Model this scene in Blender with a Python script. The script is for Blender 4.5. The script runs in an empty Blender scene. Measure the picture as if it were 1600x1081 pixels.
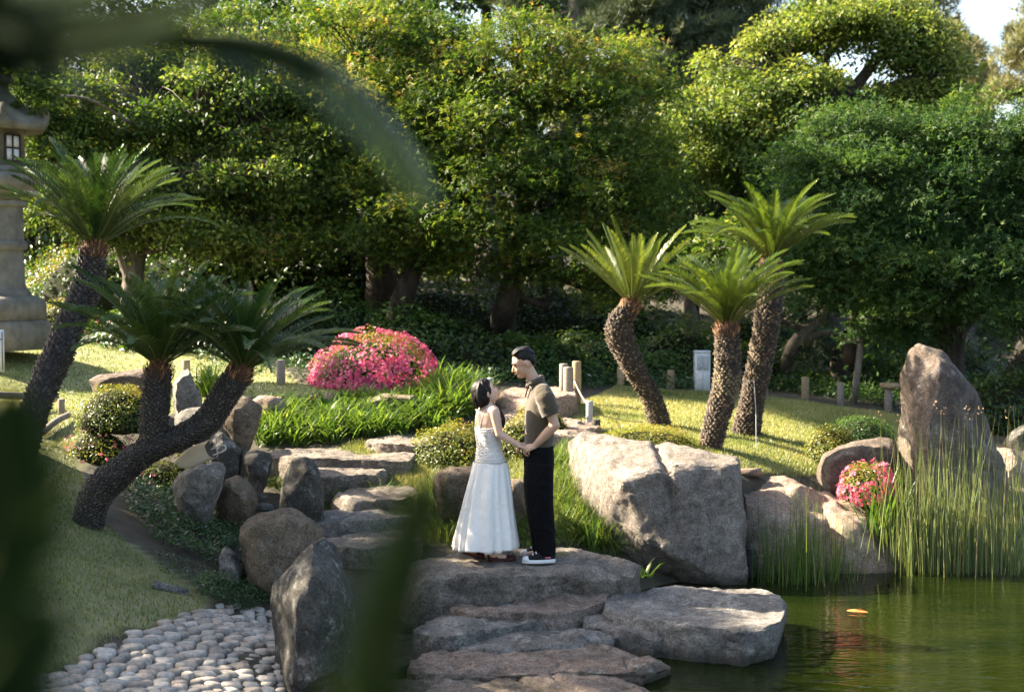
import bpy, bmesh, math, random
import numpy as np
from mathutils import Vector, Matrix, noise as mnoise
R = math.radians
SC = bpy.context.scene
COL = SC.collection
rng = np.random.default_rng(7)
random.seed(7)

# ------------------------------------------------------------ camera, world, sun, exposure
F = 50 / 36 * 1600            # focal length in photograph pixels
CZ = 2.75                     # lens height above the pond
PITCH = math.atan(120.5 / F)
cam_d = bpy.data.cameras.new('camera')
cam = bpy.data.objects.new('camera', cam_d)
COL.objects.link(cam)
cam_d.lens = 50
cam_d.sensor_width = 36
cam_d.clip_start = 0.05
cam_d.clip_end = 2000
cam.location = (0, 0, CZ)
cam.rotation_euler = (R(90) - PITCH, 0, 0)
cam_d.dof.use_dof = True
cam_d.dof.focus_distance = 11.3
cam_d.dof.aperture_fstop = 2.4
SC.camera = cam

SUN_AZ = (-0.945, 0.33)        # horizontal direction towards the sun
SUN_EL = R(34)
world = bpy.data.worlds.new('World')
SC.world = world
world.use_nodes = True
wn = world.node_tree.nodes
wl = world.node_tree.links
bg = wn.get('Background') or wn.new('ShaderNodeBackground')
sky = wn.new('ShaderNodeTexSky')
sky.sky_type = 'NISHITA'
sky.sun_disc = False
sky.sun_elevation = SUN_EL
sky.sun_rotation = math.atan2(SUN_AZ[0], SUN_AZ[1])
sky.air_density = 1.0
sky.dust_density = 3.0
sky.ozone_density = 0.2
wl.new(sky.outputs[0], bg.inputs[0])
bg.inputs[1].default_value = 0.074
sun_d = bpy.data.lights.new('sun', 'SUN')
sun = bpy.data.objects.new('sun', sun_d)
COL.objects.link(sun)
sun_d.energy = 5.0
sun_d.angle = R(0.55)
sun_d.color = (1.0, 0.87, 0.68)
_s = Vector((SUN_AZ[0] * math.cos(SUN_EL), SUN_AZ[1] * math.cos(SUN_EL), math.sin(SUN_EL)))
sun.rotation_euler = _s.to_track_quat('Z', 'Y').to_euler()
SC.view_settings.view_transform = 'Standard'
SC.view_settings.look = 'None'
SC.view_settings.exposure = 2.7
SC.view_settings.gamma = 1.0
SC.view_settings.use_curve_mapping = False
SC.render.engine = 'CYCLES'
SC.cycles.max_bounces = 6
SC.cycles.diffuse_bounces = 3
SC.cycles.glossy_bounces = 2
SC.cycles.transmission_bounces = 4
SC.cycles.transparent_max_bounces = 4

# ------------------------------------------------------------ geometry of the view: where a seen point stands
cp, sp_ = math.cos(PITCH), math.sin(PITCH)
def ray(px, py):
    u = (px - 800) / F
    v = (540.5 - py) / F
    return np.array([u, cp + v * sp_, -sp_ + v * cp])
def P(px, py, Y):
    d = ray(px, py)
    return np.array([0, 0, CZ]) + d * (Y / d[1])
def G(px, py, z):
    d = ray(px, py)
    return np.array([0, 0, CZ]) + d * ((z - CZ) / d[2])
def proj(Pn):
    Pn = np.atleast_2d(Pn)
    x, y, z = Pn[:, 0], Pn[:, 1], Pn[:, 2] - CZ
    fw = y * cp - z * sp_
    up = y * sp_ + z * cp
    return np.stack([800 + F * x / fw, 540.5 - F * up / fw], 1)

# ------------------------------------------------------------ noise
def _h(i, j, k):
    n = np.sin(i * 127.1 + j * 311.7 + k * 74.7) * 43758.5453
    return n - np.floor(n)
def vnoise(p):
    i = np.floor(p)
    f = p - i
    u = f * f * (3 - 2 * f)
    x, y, z = i[:, 0], i[:, 1], i[:, 2]
    r = 0
    for a in (0, 1):
        for b in (0, 1):
            for c in (0, 1):
                w = (u[:, 0] if a else 1 - u[:, 0]) * (u[:, 1] if b else 1 - u[:, 1]) * (u[:, 2] if c else 1 - u[:, 2])
                r = r + w * _h(x + a, y + b, z + c)
    return r * 2 - 1
def fbm(p, o=4, s=1.0, g=0.5):
    r, a = 0, 1.0
    p = p * s
    for k in range(o):
        r = r + a * vnoise(p + 17.3 * k)
        p = p * 2.03
        a *= g
    return r

# ------------------------------------------------------------ object helpers
def mesh_np(name, V, Fs, mat=None, smooth=False, rnd=None):
    """Fs: list of int arrays (N,3) or (N,4)"""
    if not isinstance(Fs, (list, tuple)):
        Fs = [Fs]
    Fs = [f for f in Fs if len(f)]
    me = bpy.data.meshes.new(name)
    V = np.ascontiguousarray(V, dtype=np.float32)
    me.vertices.add(len(V))
    me.vertices.foreach_set('co', V.ravel())
    loops = np.concatenate([np.asarray(f, dtype=np.int32).ravel() for f in Fs])
    tot = np.concatenate([np.full(len(f), f.shape[1], dtype=np.int32) for f in Fs])
    st = np.concatenate([[0], np.cumsum(tot)[:-1]]).astype(np.int32)
    me.loops.add(len(loops))
    me.loops.foreach_set('vertex_index', loops)
    me.polygons.add(len(tot))
    me.polygons.foreach_set('loop_start', st)
    me.polygons.foreach_set('loop_total', tot)
    if smooth:
        me.polygons.foreach_set('use_smooth', np.ones(len(tot), dtype=bool))
    me.update(calc_edges=True)
    if rnd is not None:
        at = me.attributes.new('rnd', 'FLOAT', 'POINT')
        at.data.foreach_set('value', np.ascontiguousarray(rnd, dtype=np.float32))
    if mat:
        me.materials.append(mat)
    return me
def link(name, me, parent=None, loc=None):
    o = bpy.data.objects.new(name, me)
    COL.objects.link(o)
    if parent is not None:
        o.parent = parent
    if loc is not None:
        o.location = loc
    return o
def tag(o, label, cat, group=None, kind=None):
    o['label'] = label
    o['category'] = cat
    if group:
        o['group'] = group
    if kind:
        o['kind'] = kind
    return o
def struct(o, label=None):
    o['kind'] = 'structure'
    if label:
        o['label'] = label
    return o
def thing(name, label, cat, loc=(0, 0, 0), group=None, kind=None):
    o = bpy.data.objects.new(name, None)
    COL.objects.link(o)
    o.empty_display_size = 0.1
    o.location = [float(v) for v in loc]
    return tag(o, label, cat, group, kind)
def part(name, V, Fs, mat, parent, smooth=False, rnd=None, kind=None, label=None):
    """V in world coordinates; parent is an Empty that is only moved (a part of a part sits at its parent's origin)"""
    l = np.array(parent.location)
    q = parent.parent
    while q is not None:
        l = l + np.array(q.location)
        q = q.parent
    o = link(name, mesh_np(name, np.asarray(V) - l, Fs, mat, smooth, rnd), parent)
    if kind:
        o['kind'] = kind
    if label:
        o['label'] = label
    return o
def solo(name, V, Fs, mat, loc, label, cat, smooth=False, rnd=None, group=None, kind=None):
    """a thing that is one mesh, V in world coordinates"""
    o = link(name, mesh_np(name, np.asarray(V) - np.array(loc), Fs, mat, smooth, rnd), None, [float(v) for v in loc])
    return tag(o, label, cat, group, kind)
class Buf:
    def __init__(s):
        s.V, s.F3, s.F4, s.r, s.n = [], [], [], [], 0
    def add(s, V, Fs, rnd=0.5):
        V = np.asarray(V, dtype=float)
        if not isinstance(Fs, (list, tuple)):
            Fs = [Fs]
        for f in Fs:
            f = np.asarray(f)
            if len(f) == 0:
                continue
            (s.F3 if f.shape[1] == 3 else s.F4).append(f + s.n)
        s.V.append(V)
        s.r.append(np.full(len(V), rnd) if np.isscalar(rnd) else np.asarray(rnd))
        s.n += len(V)
        return s
    def get(s):
        Fs = []
        if s.F3:
            Fs.append(np.concatenate(s.F3))
        if s.F4:
            Fs.append(np.concatenate(s.F4))
        return np.concatenate(s.V), Fs
    def rnd(s):
        return np.concatenate(s.r)
    def part(s, name, mat, parent, smooth=False, **k):
        V, Fs = s.get()
        return part(name, V, Fs, mat, parent, smooth, s.rnd(), **k)
    def solo(s, name, mat, loc, label, cat, smooth=False, **k):
        V, Fs = s.get()
        return solo(name, V, Fs, mat, loc, label, cat, smooth, s.rnd(), **k)
def norm(a):
    a = np.asarray(a, dtype=float)
    return a / np.maximum(np.linalg.norm(a, axis=-1, keepdims=True), 1e-9)

def tube(pts, rad, sides=8, cap=True, wob=0.0):
    pts = np.asarray(pts, dtype=float)
    n = len(pts)
    rad = np.broadcast_to(np.asarray(rad, dtype=float), (n,))
    T = norm(np.gradient(pts, axis=0))
    ref = np.array([0, 1.0, 0]) if abs(T[:, 1]).max() < 0.9 else np.array([1.0, 0, 0])
    U = norm(np.cross(ref, T))
    W = np.cross(T, U)
    a = np.linspace(0, 2 * np.pi, sides, endpoint=False)
    r = rad[:, None] * (1 + (wob * rng.uniform(-1, 1, (n, sides)) if wob else 0))
    V = pts[:, None, :] + r[..., None] * (np.cos(a)[None, :, None] * U[:, None, :] + np.sin(a)[None, :, None] * W[:, None, :])
    V = V.reshape(-1, 3)
    i = np.arange(n - 1)[:, None] * sides
    j = np.arange(sides)[None, :]
    k = (np.arange(sides)[None, :] + 1) % sides
    Q = np.stack([i + j, i + k, i + sides + k, i + sides + j], -1).reshape(-1, 4)
    Fs = [Q]
    if cap:
        c0 = len(V)
        V = np.concatenate([V, pts[:1], pts[-1:]])
        jj = np.arange(sides)
        kk = (jj + 1) % sides
        Fs.append(np.concatenate([np.stack([np.full(sides, c0), kk, jj], 1), np.stack([np.full(sides, c0 + 1), (n - 1) * sides + jj, (n - 1) * sides + kk], 1)]))
    return V, Fs
def spline(pts, n):
    """Catmull-Rom through rows of pts (any number of columns)"""
    p = np.asarray(pts, dtype=float)
    p = np.concatenate([[2 * p[0] - p[1]], p, [2 * p[-1] - p[-2]]])
    m = len(p) - 3
    out = []
    for t in np.linspace(0, m - 1e-6, n):
        i = int(t)
        f = t - i
        a, b, c, d = p[i], p[i + 1], p[i + 2], p[i + 3]
        out.append(0.5 * ((2 * b) + (-a + c) * f + (2 * a - 5 * b + 4 * c - d) * f * f + (-a + 3 * b - 3 * c + d) * f ** 3))
    return np.array(out)
def box(c, s, rz=0.0, bev=0.0):
    """axis box; returns V, [quads]; bevelled vertically when bev"""
    hx, hy, hz = s[0] / 2, s[1] / 2, s[2] / 2
    if bev:
        V, Q = [], []
        ring = []
        for (x, y) in ((-1, -1), (1, -1), (1, 1), (-1, 1)):
            if x * y > 0:
                ring += [(x * (hx - 0), y * (hy - bev)), (x * (hx - bev), y * hy)] if x > 0 else [(x * hx, y * (hy - bev)), (x * (hx - bev), y * hy)]
            else:
                ring += [(x * (hx - bev), y * hy), (x * hx, y * (hy - bev))]
        # order by angle
        ring.sort(key=lambda q: math.atan2(q[1], q[0]))
        for z, k in ((-hz, 1 - bev / hx), (-hz + bev, 1), (hz - bev, 1), (hz, 1 - bev / hx)):
            for (x, y) in ring:
                V.append((x * k, y * (1 if k == 1 else 1 - bev / hy), z))
        V = np.array(V)
        n = 8
        for l in range(3):
            for j in range(n):
                Q.append((l * n + j, l * n + (j + 1) % n, (l + 1) * n + (j + 1) % n, (l + 1) * n + j))
        T = []
        for j in range(1, n - 1):
            T.append((0, j + 1, j))
            T.append((3 * n, 3 * n + j, 3 * n + j + 1))
        Fs = [np.array(Q), np.array(T)]
    else:
        V = np.array([(x, y, z) for x in (-hx, hx) for y in (-hy, hy) for z in (-hz, hz)])
        Fs = [np.array([(0, 1, 3, 2), (4, 6, 7, 5), (0, 4, 5, 1), (2, 3, 7, 6), (0, 2, 6, 4), (1, 5, 7, 3)])]
    if rz:
        c_, s_ = math.cos(rz), math.sin(rz)
        V = V @ np.array([[c_, s_, 0], [-s_, c_, 0], [0, 0, 1]])
    return V + np.array(c), Fs
def lathe(prof, c, sides=24, rot=0.0, flute=None):
    """prof rows (radius, z)"""
    prof = np.asarray(prof, dtype=float)
    a = np.linspace(0, 2 * np.pi, sides, endpoint=False) + rot
    V = np.stack([prof[:, 0:1] * np.cos(a), prof[:, 0:1] * np.sin(a), np.repeat(prof[:, 1:2], sides, 1)], -1).reshape(-1, 3) + np.array(c)
    n = len(prof)
    i = np.arange(n - 1)[:, None] * sides
    j = np.arange(sides)[None, :]
    k = (j + 1) % sides
    Q = np.stack([i + j, i + k, i + sides + k, i + sides + j], -1).reshape(-1, 4)
    c0 = len(V)
    V = np.concatenate([V, [np.array(c) + (0, 0, prof[0, 1]), np.array(c) + (0, 0, prof[-1, 1])]])
    jj = np.arange(sides)
    kk = (jj + 1) % sides
    T = np.concatenate([np.stack([np.full(sides, c0), kk, jj], 1), np.stack([np.full(sides, c0 + 1), (n - 1) * sides + jj, (n - 1) * sides + kk], 1)])
    return V, [Q, T]

# ------------------------------------------------------------ materials
def newmat(name):
    m = bpy.data.materials.new(name)
    m.use_nodes = True
    nt = m.node_tree
    b = nt.nodes['Principled BSDF']
    return m, nt.nodes, nt.links, b
def ramp(n, stops):
    r = n.new('ShaderNodeValToRGB')
    e = r.color_ramp.elements
    while len(e) < len(stops):
        e.new(0.5)
    for i, (p, c) in enumerate(stops):
        e[i].position = p
        e[i].color = (*c, 1) if len(c) == 3 else c
    return r
def mixc(n, l, fac, a, b, mode='MIX'):
    x = n.new('ShaderNodeMix')
    x.data_type = 'RGBA'
    x.blend_type = mode
    for s, v in ((x.inputs[0], fac), (x.inputs[6], a), (x.inputs[7], b)):
        if hasattr(v, 'is_linked') or hasattr(v, 'links'):
            l.new(v, s)
        else:
            s.default_value = v if isinstance(v, float) else (*v, 1)
    return x.outputs[2]
def noise_n(n, l, vec, scale, detail=4, rough=0.55, dist=0.0):
    t = n.new('ShaderNodeTexNoise')
    t.inputs['Scale'].default_value = scale
    t.inputs['Detail'].default_value = detail
    t.inputs['Roughness'].default_value = rough
    t.inputs['Distortion'].default_value = dist
    if vec is not None:
        l.new(vec, t.inputs['Vector'])
    return t.outputs['Fac']
def bump(n, l, h, bsdf, strength=0.5, dist=0.02, prev=None):
    b = n.new('ShaderNodeBump')
    b.inputs['Strength'].default_value = strength
    b.inputs['Distance'].default_value = dist
    l.new(h, b.inputs['Height'])
    if prev is not None:
        l.new(prev, b.inputs['Normal'])
    if bsdf is not None:
        l.new(b.outputs[0], bsdf.inputs['Normal'])
    return b.outputs[0]
def leafmat(name, stops, trans=0.4, rough=0.45, spec=0.35, tmul=(1.35, 1.25, 0.6)):
    m, n, l, b = newmat(name)
    a = n.new('ShaderNodeAttribute')
    a.attribute_name = 'rnd'
    r = ramp(n, stops)
    l.new(a.outputs['Fac'], r.inputs[0])
    l.new(r.outputs[0], b.inputs['Base Color'])
    b.inputs['Roughness'].default_value = rough
    b.inputs['Specular IOR Level'].default_value = spec
    t = n.new('ShaderNodeBsdfTranslucent')
    tc = mixc(n, l, 1.0, r.outputs[0], tmul, 'MULTIPLY')
    l.new(tc, t.inputs[0])
    mx = n.new('ShaderNodeMixShader')
    mx.inputs[0].default_value = trans
    l.new(b.outputs[0], mx.inputs[1])
    l.new(t.outputs[0], mx.inputs[2])
    l.new(mx.outputs[0], n['Material Output'].inputs[0])
    return m
def rockmat(name, c1, c2, lichen=0.25, moss=0.0, lc=(0.42, 0.40, 0.35), scale=1.0, bs=0.6, dark=(0.07, 0.065, 0.055), wet=True):
    m, n, l, b = newmat(name)
    g = n.new('ShaderNodeNewGeometry')
    p = g.outputs['Position']
    r = ramp(n, [(0.32, c1), (0.68, c2)])
    l.new(noise_n(n, l, p, 2.6 * scale, 9, 0.65, 0.4), r.inputs[0])
    col = r.outputs[0]
    dk = ramp(n, [(0.50, (0, 0, 0)), (0.66, (1, 1, 1))])
    l.new(noise_n(n, l, p, 1.7 * scale, 8, 0.7, 0.8), dk.inputs[0])
    mul = n.new('ShaderNodeMath'); mul.operation = 'MULTIPLY'; mul.inputs[1].default_value = 0.62
    l.new(dk.outputs[0], mul.inputs[0])
    col = mixc(n, l, mul.outputs[0], col, dark)
    li = ramp(n, [(0.60 - lichen * 0.2, (0, 0, 0)), (0.68 - lichen * 0.2, (1, 1, 1))])
    l.new(noise_n(n, l, p, 7.0 * scale, 9, 0.75, 0.3), li.inputs[0])
    mul = n.new('ShaderNodeMath'); mul.operation = 'MULTIPLY'; mul.inputs[1].default_value = min(0.8, lichen * 2)
    l.new(li.outputs[0], mul.inputs[0])
    col = mixc(n, l, mul.outputs[0], col, lc)
    sp = ramp(n, [(0.36, (0.34, 0.34, 0.34)), (0.5, (1, 1, 1)), (0.66, (1.5, 1.45, 1.4))])
    l.new(noise_n(n, l, p, 60, 4, 0.85), sp.inputs[0])
    s2 = ramp(n, [(0.38, (0.50, 0.48, 0.45)), (0.56, (1.05, 1.05, 1.05))])
    l.new(noise_n(n, l, p, 14, 9, 0.8, 0.5), s2.inputs[0])
    col = mixc(n, l, 0.9, col, s2.outputs[0], 'MULTIPLY')
    col = mixc(n, l, 0.85, col, sp.outputs[0], 'MULTIPLY')
    if moss:
        mo = ramp(n, [(0.62 - moss * 0.3, (0, 0, 0)), (0.72 - moss * 0.3, (1, 1, 1))])
        l.new(noise_n(n, l, p, 4.0, 8, 0.75, 0.5), mo.inputs[0])
        mul = n.new('ShaderNodeMath'); mul.operation = 'MULTIPLY'; mul.inputs[1].default_value = 0.75
        l.new(mo.outputs[0], mul.inputs[0])
        col = mixc(n, l, mul.outputs[0], col, (0.075, 0.085, 0.02))
    if wet:
        sx = n.new('ShaderNodeSeparateXYZ')
        l.new(p, sx.inputs[0])
        ad = n.new('ShaderNodeMath'); ad.operation = 'MULTIPLY_ADD'
        l.new(noise_n(n, l, p, 3.5, 5), ad.inputs[0])
        ad.inputs[1].default_value = -0.16
        l.new(sx.outputs[2], ad.inputs[2])
        mr = n.new('ShaderNodeMapRange')
        l.new(ad.outputs[0], mr.inputs[0])
        mr.inputs[1].default_value = -0.07
        mr.inputs[2].default_value = 0.03
        mr.inputs[3].default_value = 0.75
        mr.inputs[4].default_value = 0.0
        col = mixc(n, l, mr.outputs[0], col, (0.035, 0.033, 0.018))
    l.new(col, b.inputs['Base Color'])
    b.inputs['Roughness'].default_value = 0.88
    b.inputs['Specular IOR Level'].default_value = 0.25
    h1 = noise_n(n, l, p, 8 * scale, 10, 0.78)
    nb = bump(n, l, h1, None, min(1, bs * 1.3), 0.09)
    bump(n, l, noise_n(n, l, p, 55, 6, 0.8), b, min(1, bs * 1.2), 0.02, nb)
    return m
def plain(name, c, rough=0.7, spec=0.3, var=0.25, scale=14, bumpk=0.25, metal=0.0):
    m, n, l, b = newmat(name)
    tc = n.new('ShaderNodeTexCoord')
    f = noise_n(n, l, tc.outputs['Object'], scale, 6, 0.65)
    r = ramp(n, [(0.3, tuple(v * (1 - var) for v in c)), (0.7, tuple(min(1, v * (1 + var)) for v in c))])
    l.new(f, r.inputs[0])
    l.new(r.outputs[0], b.inputs['Base Color'])
    b.inputs['Roughness'].default_value = rough
    b.inputs['Specular IOR Level'].default_value = spec
    b.inputs['Metallic'].default_value = metal
    if bumpk:
        bump(n, l, noise_n(n, l, tc.outputs['Object'], scale * 4, 5, 0.7), b, bumpk, 0.005)
    return m
def barkmat(name, c1, c2, sx=9, sz=2.2):
    m, n, l, b = newmat(name)
    g = n.new('ShaderNodeNewGeometry')
    mp = n.new('ShaderNodeMapping')
    mp.inputs['Scale'].default_value = (sx, sx, sz)
    l.new(g.outputs['Position'], mp.inputs[0])
    f = noise_n(n, l, mp.outputs[0], 1.5, 8, 0.7, 0.6)
    r = ramp(n, [(0.35, c1), (0.65, c2)])
    l.new(f, r.inputs[0])
    l.new(r.outputs[0], b.inputs['Base Color'])
    b.inputs['Roughness'].default_value = 0.92
    bump(n, l, f, b, 0.9, 0.05)
    return m
# ------------------------------------------------------------ the lie of the land
CP = []
def c_px(px, py, z):
    g = G(px, py, z)
    CP.append((g[0], g[1], z))
def c_w(x, y, z):
    CP.append((x, y, z))
for a in [(300, 1000, .30), (120, 1060, .34), (450, 1010, .27), (400, 965, .31), (300, 1081, .28), (250, 945, .37), (200, 900, .50), (100, 900, .64),
          (250, 850, .52), (0, 900, .80), (130, 825, .70), (0, 780, .95), (60, 700, 1.05), (0, 640, 1.30), (100, 620, 1.25), (60, 560, 1.60), (200, 540, 1.68),
          (250, 600, 1.30), (350, 650, 1.13), (250, 700, .92), (300, 800, .60), (400, 850, .42), (440, 905, .32), (430, 780, .5), (330, 560, 1.56), (440, 580, 1.46),
          (550, 690, 1.0), (550, 640, 1.15), (575, 612, 1.30), (700, 645, 1.18),
          (950, 606, 1.14), (1080, 610, 1.08), (1200, 622, 1.0), (1400, 648, .82), (1035, 665, 1.0), (1105, 697, .91), (1165, 672, .94), (1250, 742, .72), (1300, 700, .77),
          (1150, 738, .84), (1000, 690, .97), (930, 650, 1.05), (1400, 700, .62), (1330, 745, .60)]:
    c_px(*a)
for a in [(-1.2, 12.2, .36), (-1.2, 12.8, .49), (-.9, 13.2, .62), (-1.3, 13.9, .74), (-1.6, 14.4, .85), (-.7, 15.1, .95), (.2, 15.4, .98), (.3, 17, 1.12), (-.3, 12.3, .36), (.3, 12.2, .38),
          (-.3, 13.6, .70), (.4, 13.4, .75), (-1.9, 12.3, .28),
          (-.3, 10.9, .05), (.6, 10.9, .02), (-1.5, 10.9, .0), (-1.6, 10, -.05), (-.5, 9.6, -.2), (-.5, 8.6, -.25), (.5, 9.8, -.3),
          (3, 12, -.5), (5, 12, -.5), (3, 9, -.6), (1.3, 9.3, -.5), (1.5, 7, -.6), (6, 9, -.6), (8, 12, -.5), (6, 6, -.6), (1.6, 11.6, -.4), (3, 5, -.5),
          (1.1, 12.9, .35), (2.2, 13.0, .05), (3.2, 13.2, .0), (4.4, 13.5, .02), (6, 13.8, .15), (8, 14.2, .3), (5.5, 16.5, .5), (7, 19, .7),
          (-8, 12, 1.2), (-8, 17, 1.75), (-6, 9, .9), (-5, 7, .8), (-2, 7, .35), (0, 4, .9), (-3, 3, 1.1), (3, 2, .6),
          (-7, 20, 1.75), (-3, 20, 1.5), (0, 20.5, 1.25), (2, 21.5, 1.0), (5, 21.5, .85), (8, 22, .8),
          (-8, 24, 2.0), (-3, 24, 1.9), (1, 24, 1.65), (4, 26, 1.25), (8, 26, 1.1), (-8, 30, 2.4), (0, 30, 2.3), (6, 32, 1.7), (12, 30, 1.5),
          (-18, 10, 1.6), (-18, 25, 2.3), (18, 20, 1.0), (18, 8, .2), (-18, 45, 2.6), (0, 45, 2.8), (18, 45, 2.4), (12, 2, -.2), (-12, 0, 1.4), (0, 0, 1.1)]:
    c_w(*a)
CP = np.array(CP)
def _phi(r2):
    return r2 * np.log(np.maximum(r2, 1e-9)) * 0.5
def _tps():
    n = len(CP)
    xy = CP[:, :2]
    d2 = ((xy[:, None] - xy[None]) ** 2).sum(-1)
    K = _phi(d2) + np.eye(n) * 0.35
    Pm = np.concatenate([np.ones((n, 1)), xy], 1)
    A = np.zeros((n + 3, n + 3))
    A[:n, :n] = K
    A[:n, n:] = Pm
    A[n:, :n] = Pm.T
    return np.linalg.solve(A, np.concatenate([CP[:, 2], np.zeros(3)]))
TW = _tps()
def H(x, y):
    x = np.clip(np.atleast_1d(np.asarray(x, dtype=float)), -19, 19)
    y = np.clip(np.atleast_1d(np.asarray(y, dtype=float)), -1, 46)
    sh = x.shape
    x = x.ravel(); y = y.ravel()
    out = np.empty(len(x))
    for i in range(0, len(x), 20000):
        xs, ys = x[i:i + 20000], y[i:i + 20000]
        d2 = (xs[:, None] - CP[None, :, 0]) ** 2 + (ys[:, None] - CP[None, :, 1]) ** 2
        out[i:i + 20000] = _phi(d2) @ TW[:-3] + TW[-3] + TW[-2] * xs + TW[-1] * ys
    return np.clip(out, -.75, 3.1).reshape(sh)
def T(px, py, y0=7.0):
    """where the sight line through a pixel meets the ground"""
    d = ray(px, py)
    t = np.arange(y0, 60, 0.02)
    q = np.array([0, 0, CZ]) + d[None] * (t / d[1])[:, None]
    hit = q[:, 2] < H(q[:, 0], q[:, 1])
    k = int(np.argmax(hit)) if hit.any() else len(t) - 1
    return q[k]
def gz(x, y):
    return float(H(x, y)[0])

# ground sheet
xs = np.concatenate([[-900, -400, -150, -60, -30, -20], np.arange(-15, -9, .5), np.arange(-9, 9.01, .075), np.arange(9.5, 15.1, .5), [20, 30, 60, 150, 400, 900]])
ys = np.concatenate([[-900, -300, -100, -30, -10], np.arange(-4, 6.5, .5), np.arange(6.5, 24, .075), np.arange(24, 34, .3), np.arange(34, 46, 1.0), [50, 60, 90, 150, 300, 600, 1500]])
X, Yg = np.meshgrid(xs, ys)
Zt = H(X.ravel(), Yg.ravel())
XY3 = np.stack([X.ravel(), Yg.ravel(), np.zeros(X.size)], 1)
Zt = Zt + 0.03 * fbm(XY3, 3, 1.3)
near = (np.abs(XY3[:, 0]) < 19) & (XY3[:, 1] < 46)
Zt = np.where(near, Zt, np.maximum(Zt, .4))
V = np.stack([XY3[:, 0], XY3[:, 1], Zt], 1)
nx, ny = len(xs), len(ys)
i = np.arange(ny - 1)[:, None] * nx + np.arange(nx - 1)[None]
Q = np.stack([i, i + 1, i + nx + 1, i + nx], -1).reshape(-1, 4)
# which ground is lawn (1), bare or planted earth (0)
def inpoly(p, poly):
    x, y = p[:, 0], p[:, 1]
    r = np.zeros(len(x), dtype=bool)
    n = len(poly)
    for a in range(n):
        x1, y1 = poly[a]
        x2, y2 = poly[(a + 1) % n]
        c = ((y1 > y) != (y2 > y)) & (x < (x2 - x1) * (y - y1) / ((y2 - y1) or 1e-9) + x1)
        r ^= c
    return r
def toworld(poly, z=None):
    return [tuple(T(*q)[:2]) for q in poly]
LAWN_R = toworld([(890, 640), (960, 607), (1080, 612), (1200, 620), (1300, 634), (1420, 650)]) + [(5.3, 17.5), (4.6, 15.0)] + toworld([(1330, 745), (1240, 748), (1130, 735), (960, 715), (900, 690)])
LAWN_L = toworld([(0, 545), (120, 535), (250, 535), (400, 562), (470, 600), (560, 612), (560, 625), (400, 622), (330, 630), (230, 655), (110, 700), (150, 800), (200, 850), (270, 900), (330, 945), (230, 985), (130, 1030), (20, 1075)]) + [(-3.9, 7.2), (-9, 7), (-9, 18.5)]
LAWN_C = toworld([(560, 690), (650, 700), (660, 730), (720, 760), (720, 850), (650, 850), (560, 830), (500, 800), (500, 720)])
LAWN_D = toworld([(780, 700), (890, 690), (960, 850), (800, 850)])
COB = toworld([(330, 945), (440, 940), (450, 1081)]) + [(-1.3, 7.0), (-3.9, 7.0)] + toworld([(20, 1079), (130, 1030), (230, 985)])
wob = np.stack([fbm(XY3 + 5, 3, 2.0), fbm(XY3 + 11, 3, 2.0)], 1) * 0.09
pp = XY3[:, :2] + wob
lawn = (inpoly(pp, LAWN_R) | inpoly(pp, LAWN_L) | inpoly(pp, LAWN_C) | inpoly(pp, LAWN_D))
cob = inpoly(XY3[:, :2], COB)
att = np.where(lawn & ~cob, 1.0, 0.0)
att = np.where(inpoly(pp, LAWN_L) & (XY3[:, 1] < 14.5), att * .5, att)
att = np.where((Zt < 0.02), 0.0, att)

m_ground, n, l, b = newmat('ground_mat')
a_ = n.new('ShaderNodeAttribute'); a_.attribute_name = 'rnd'
g_ = n.new('ShaderNodeNewGeometry')
p_ = g_.outputs['Position']
r1 = ramp(n, [(0.30, (0.16, 0.19, 0.06)), (0.52, (0.31, 0.31, 0.13)), (0.74, (0.46, 0.41, 0.25))])
l.new(noise_n(n, l, p_, 2.2, 8, 0.7), r1.inputs[0])
r2 = ramp(n, [(0.32, (0.022, 0.020, 0.010)), (0.62, (0.060, 0.050, 0.032)), (0.75, (0.030, 0.042, 0.012))])
l.new(noise_n(n, l, p_, 5.0, 9, 0.7), r2.inputs[0])
c_ = mixc(n, l, a_.outputs['Fac'], r2.outputs[0], r1.outputs[0])
sx = n.new('ShaderNodeSeparateXYZ'); l.new(p_, sx.inputs[0])
mr = n.new('ShaderNodeMapRange'); l.new(sx.outputs[2], mr.inputs[0])
mr.inputs[1].default_value = -0.1; mr.inputs[2].default_value = 0.04; mr.inputs[3].default_value = 1.0; mr.inputs[4].default_value = 0.0
c_ = mixc(n, l, mr.outputs[0], c_, (0.045, 0.045, 0.018))
l.new(c_, b.inputs['Base Color'])
b.inputs['Roughness'].default_value = 0.95
bump(n, l, noise_n(n, l, p_, 30, 6, 0.75), b, 0.8, 0.02)
g_me = mesh_np('ground', V, Q, m_ground, True, att)
struct(link('ground', g_me), 'grassy garden ground sloping down to the pond')

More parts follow.
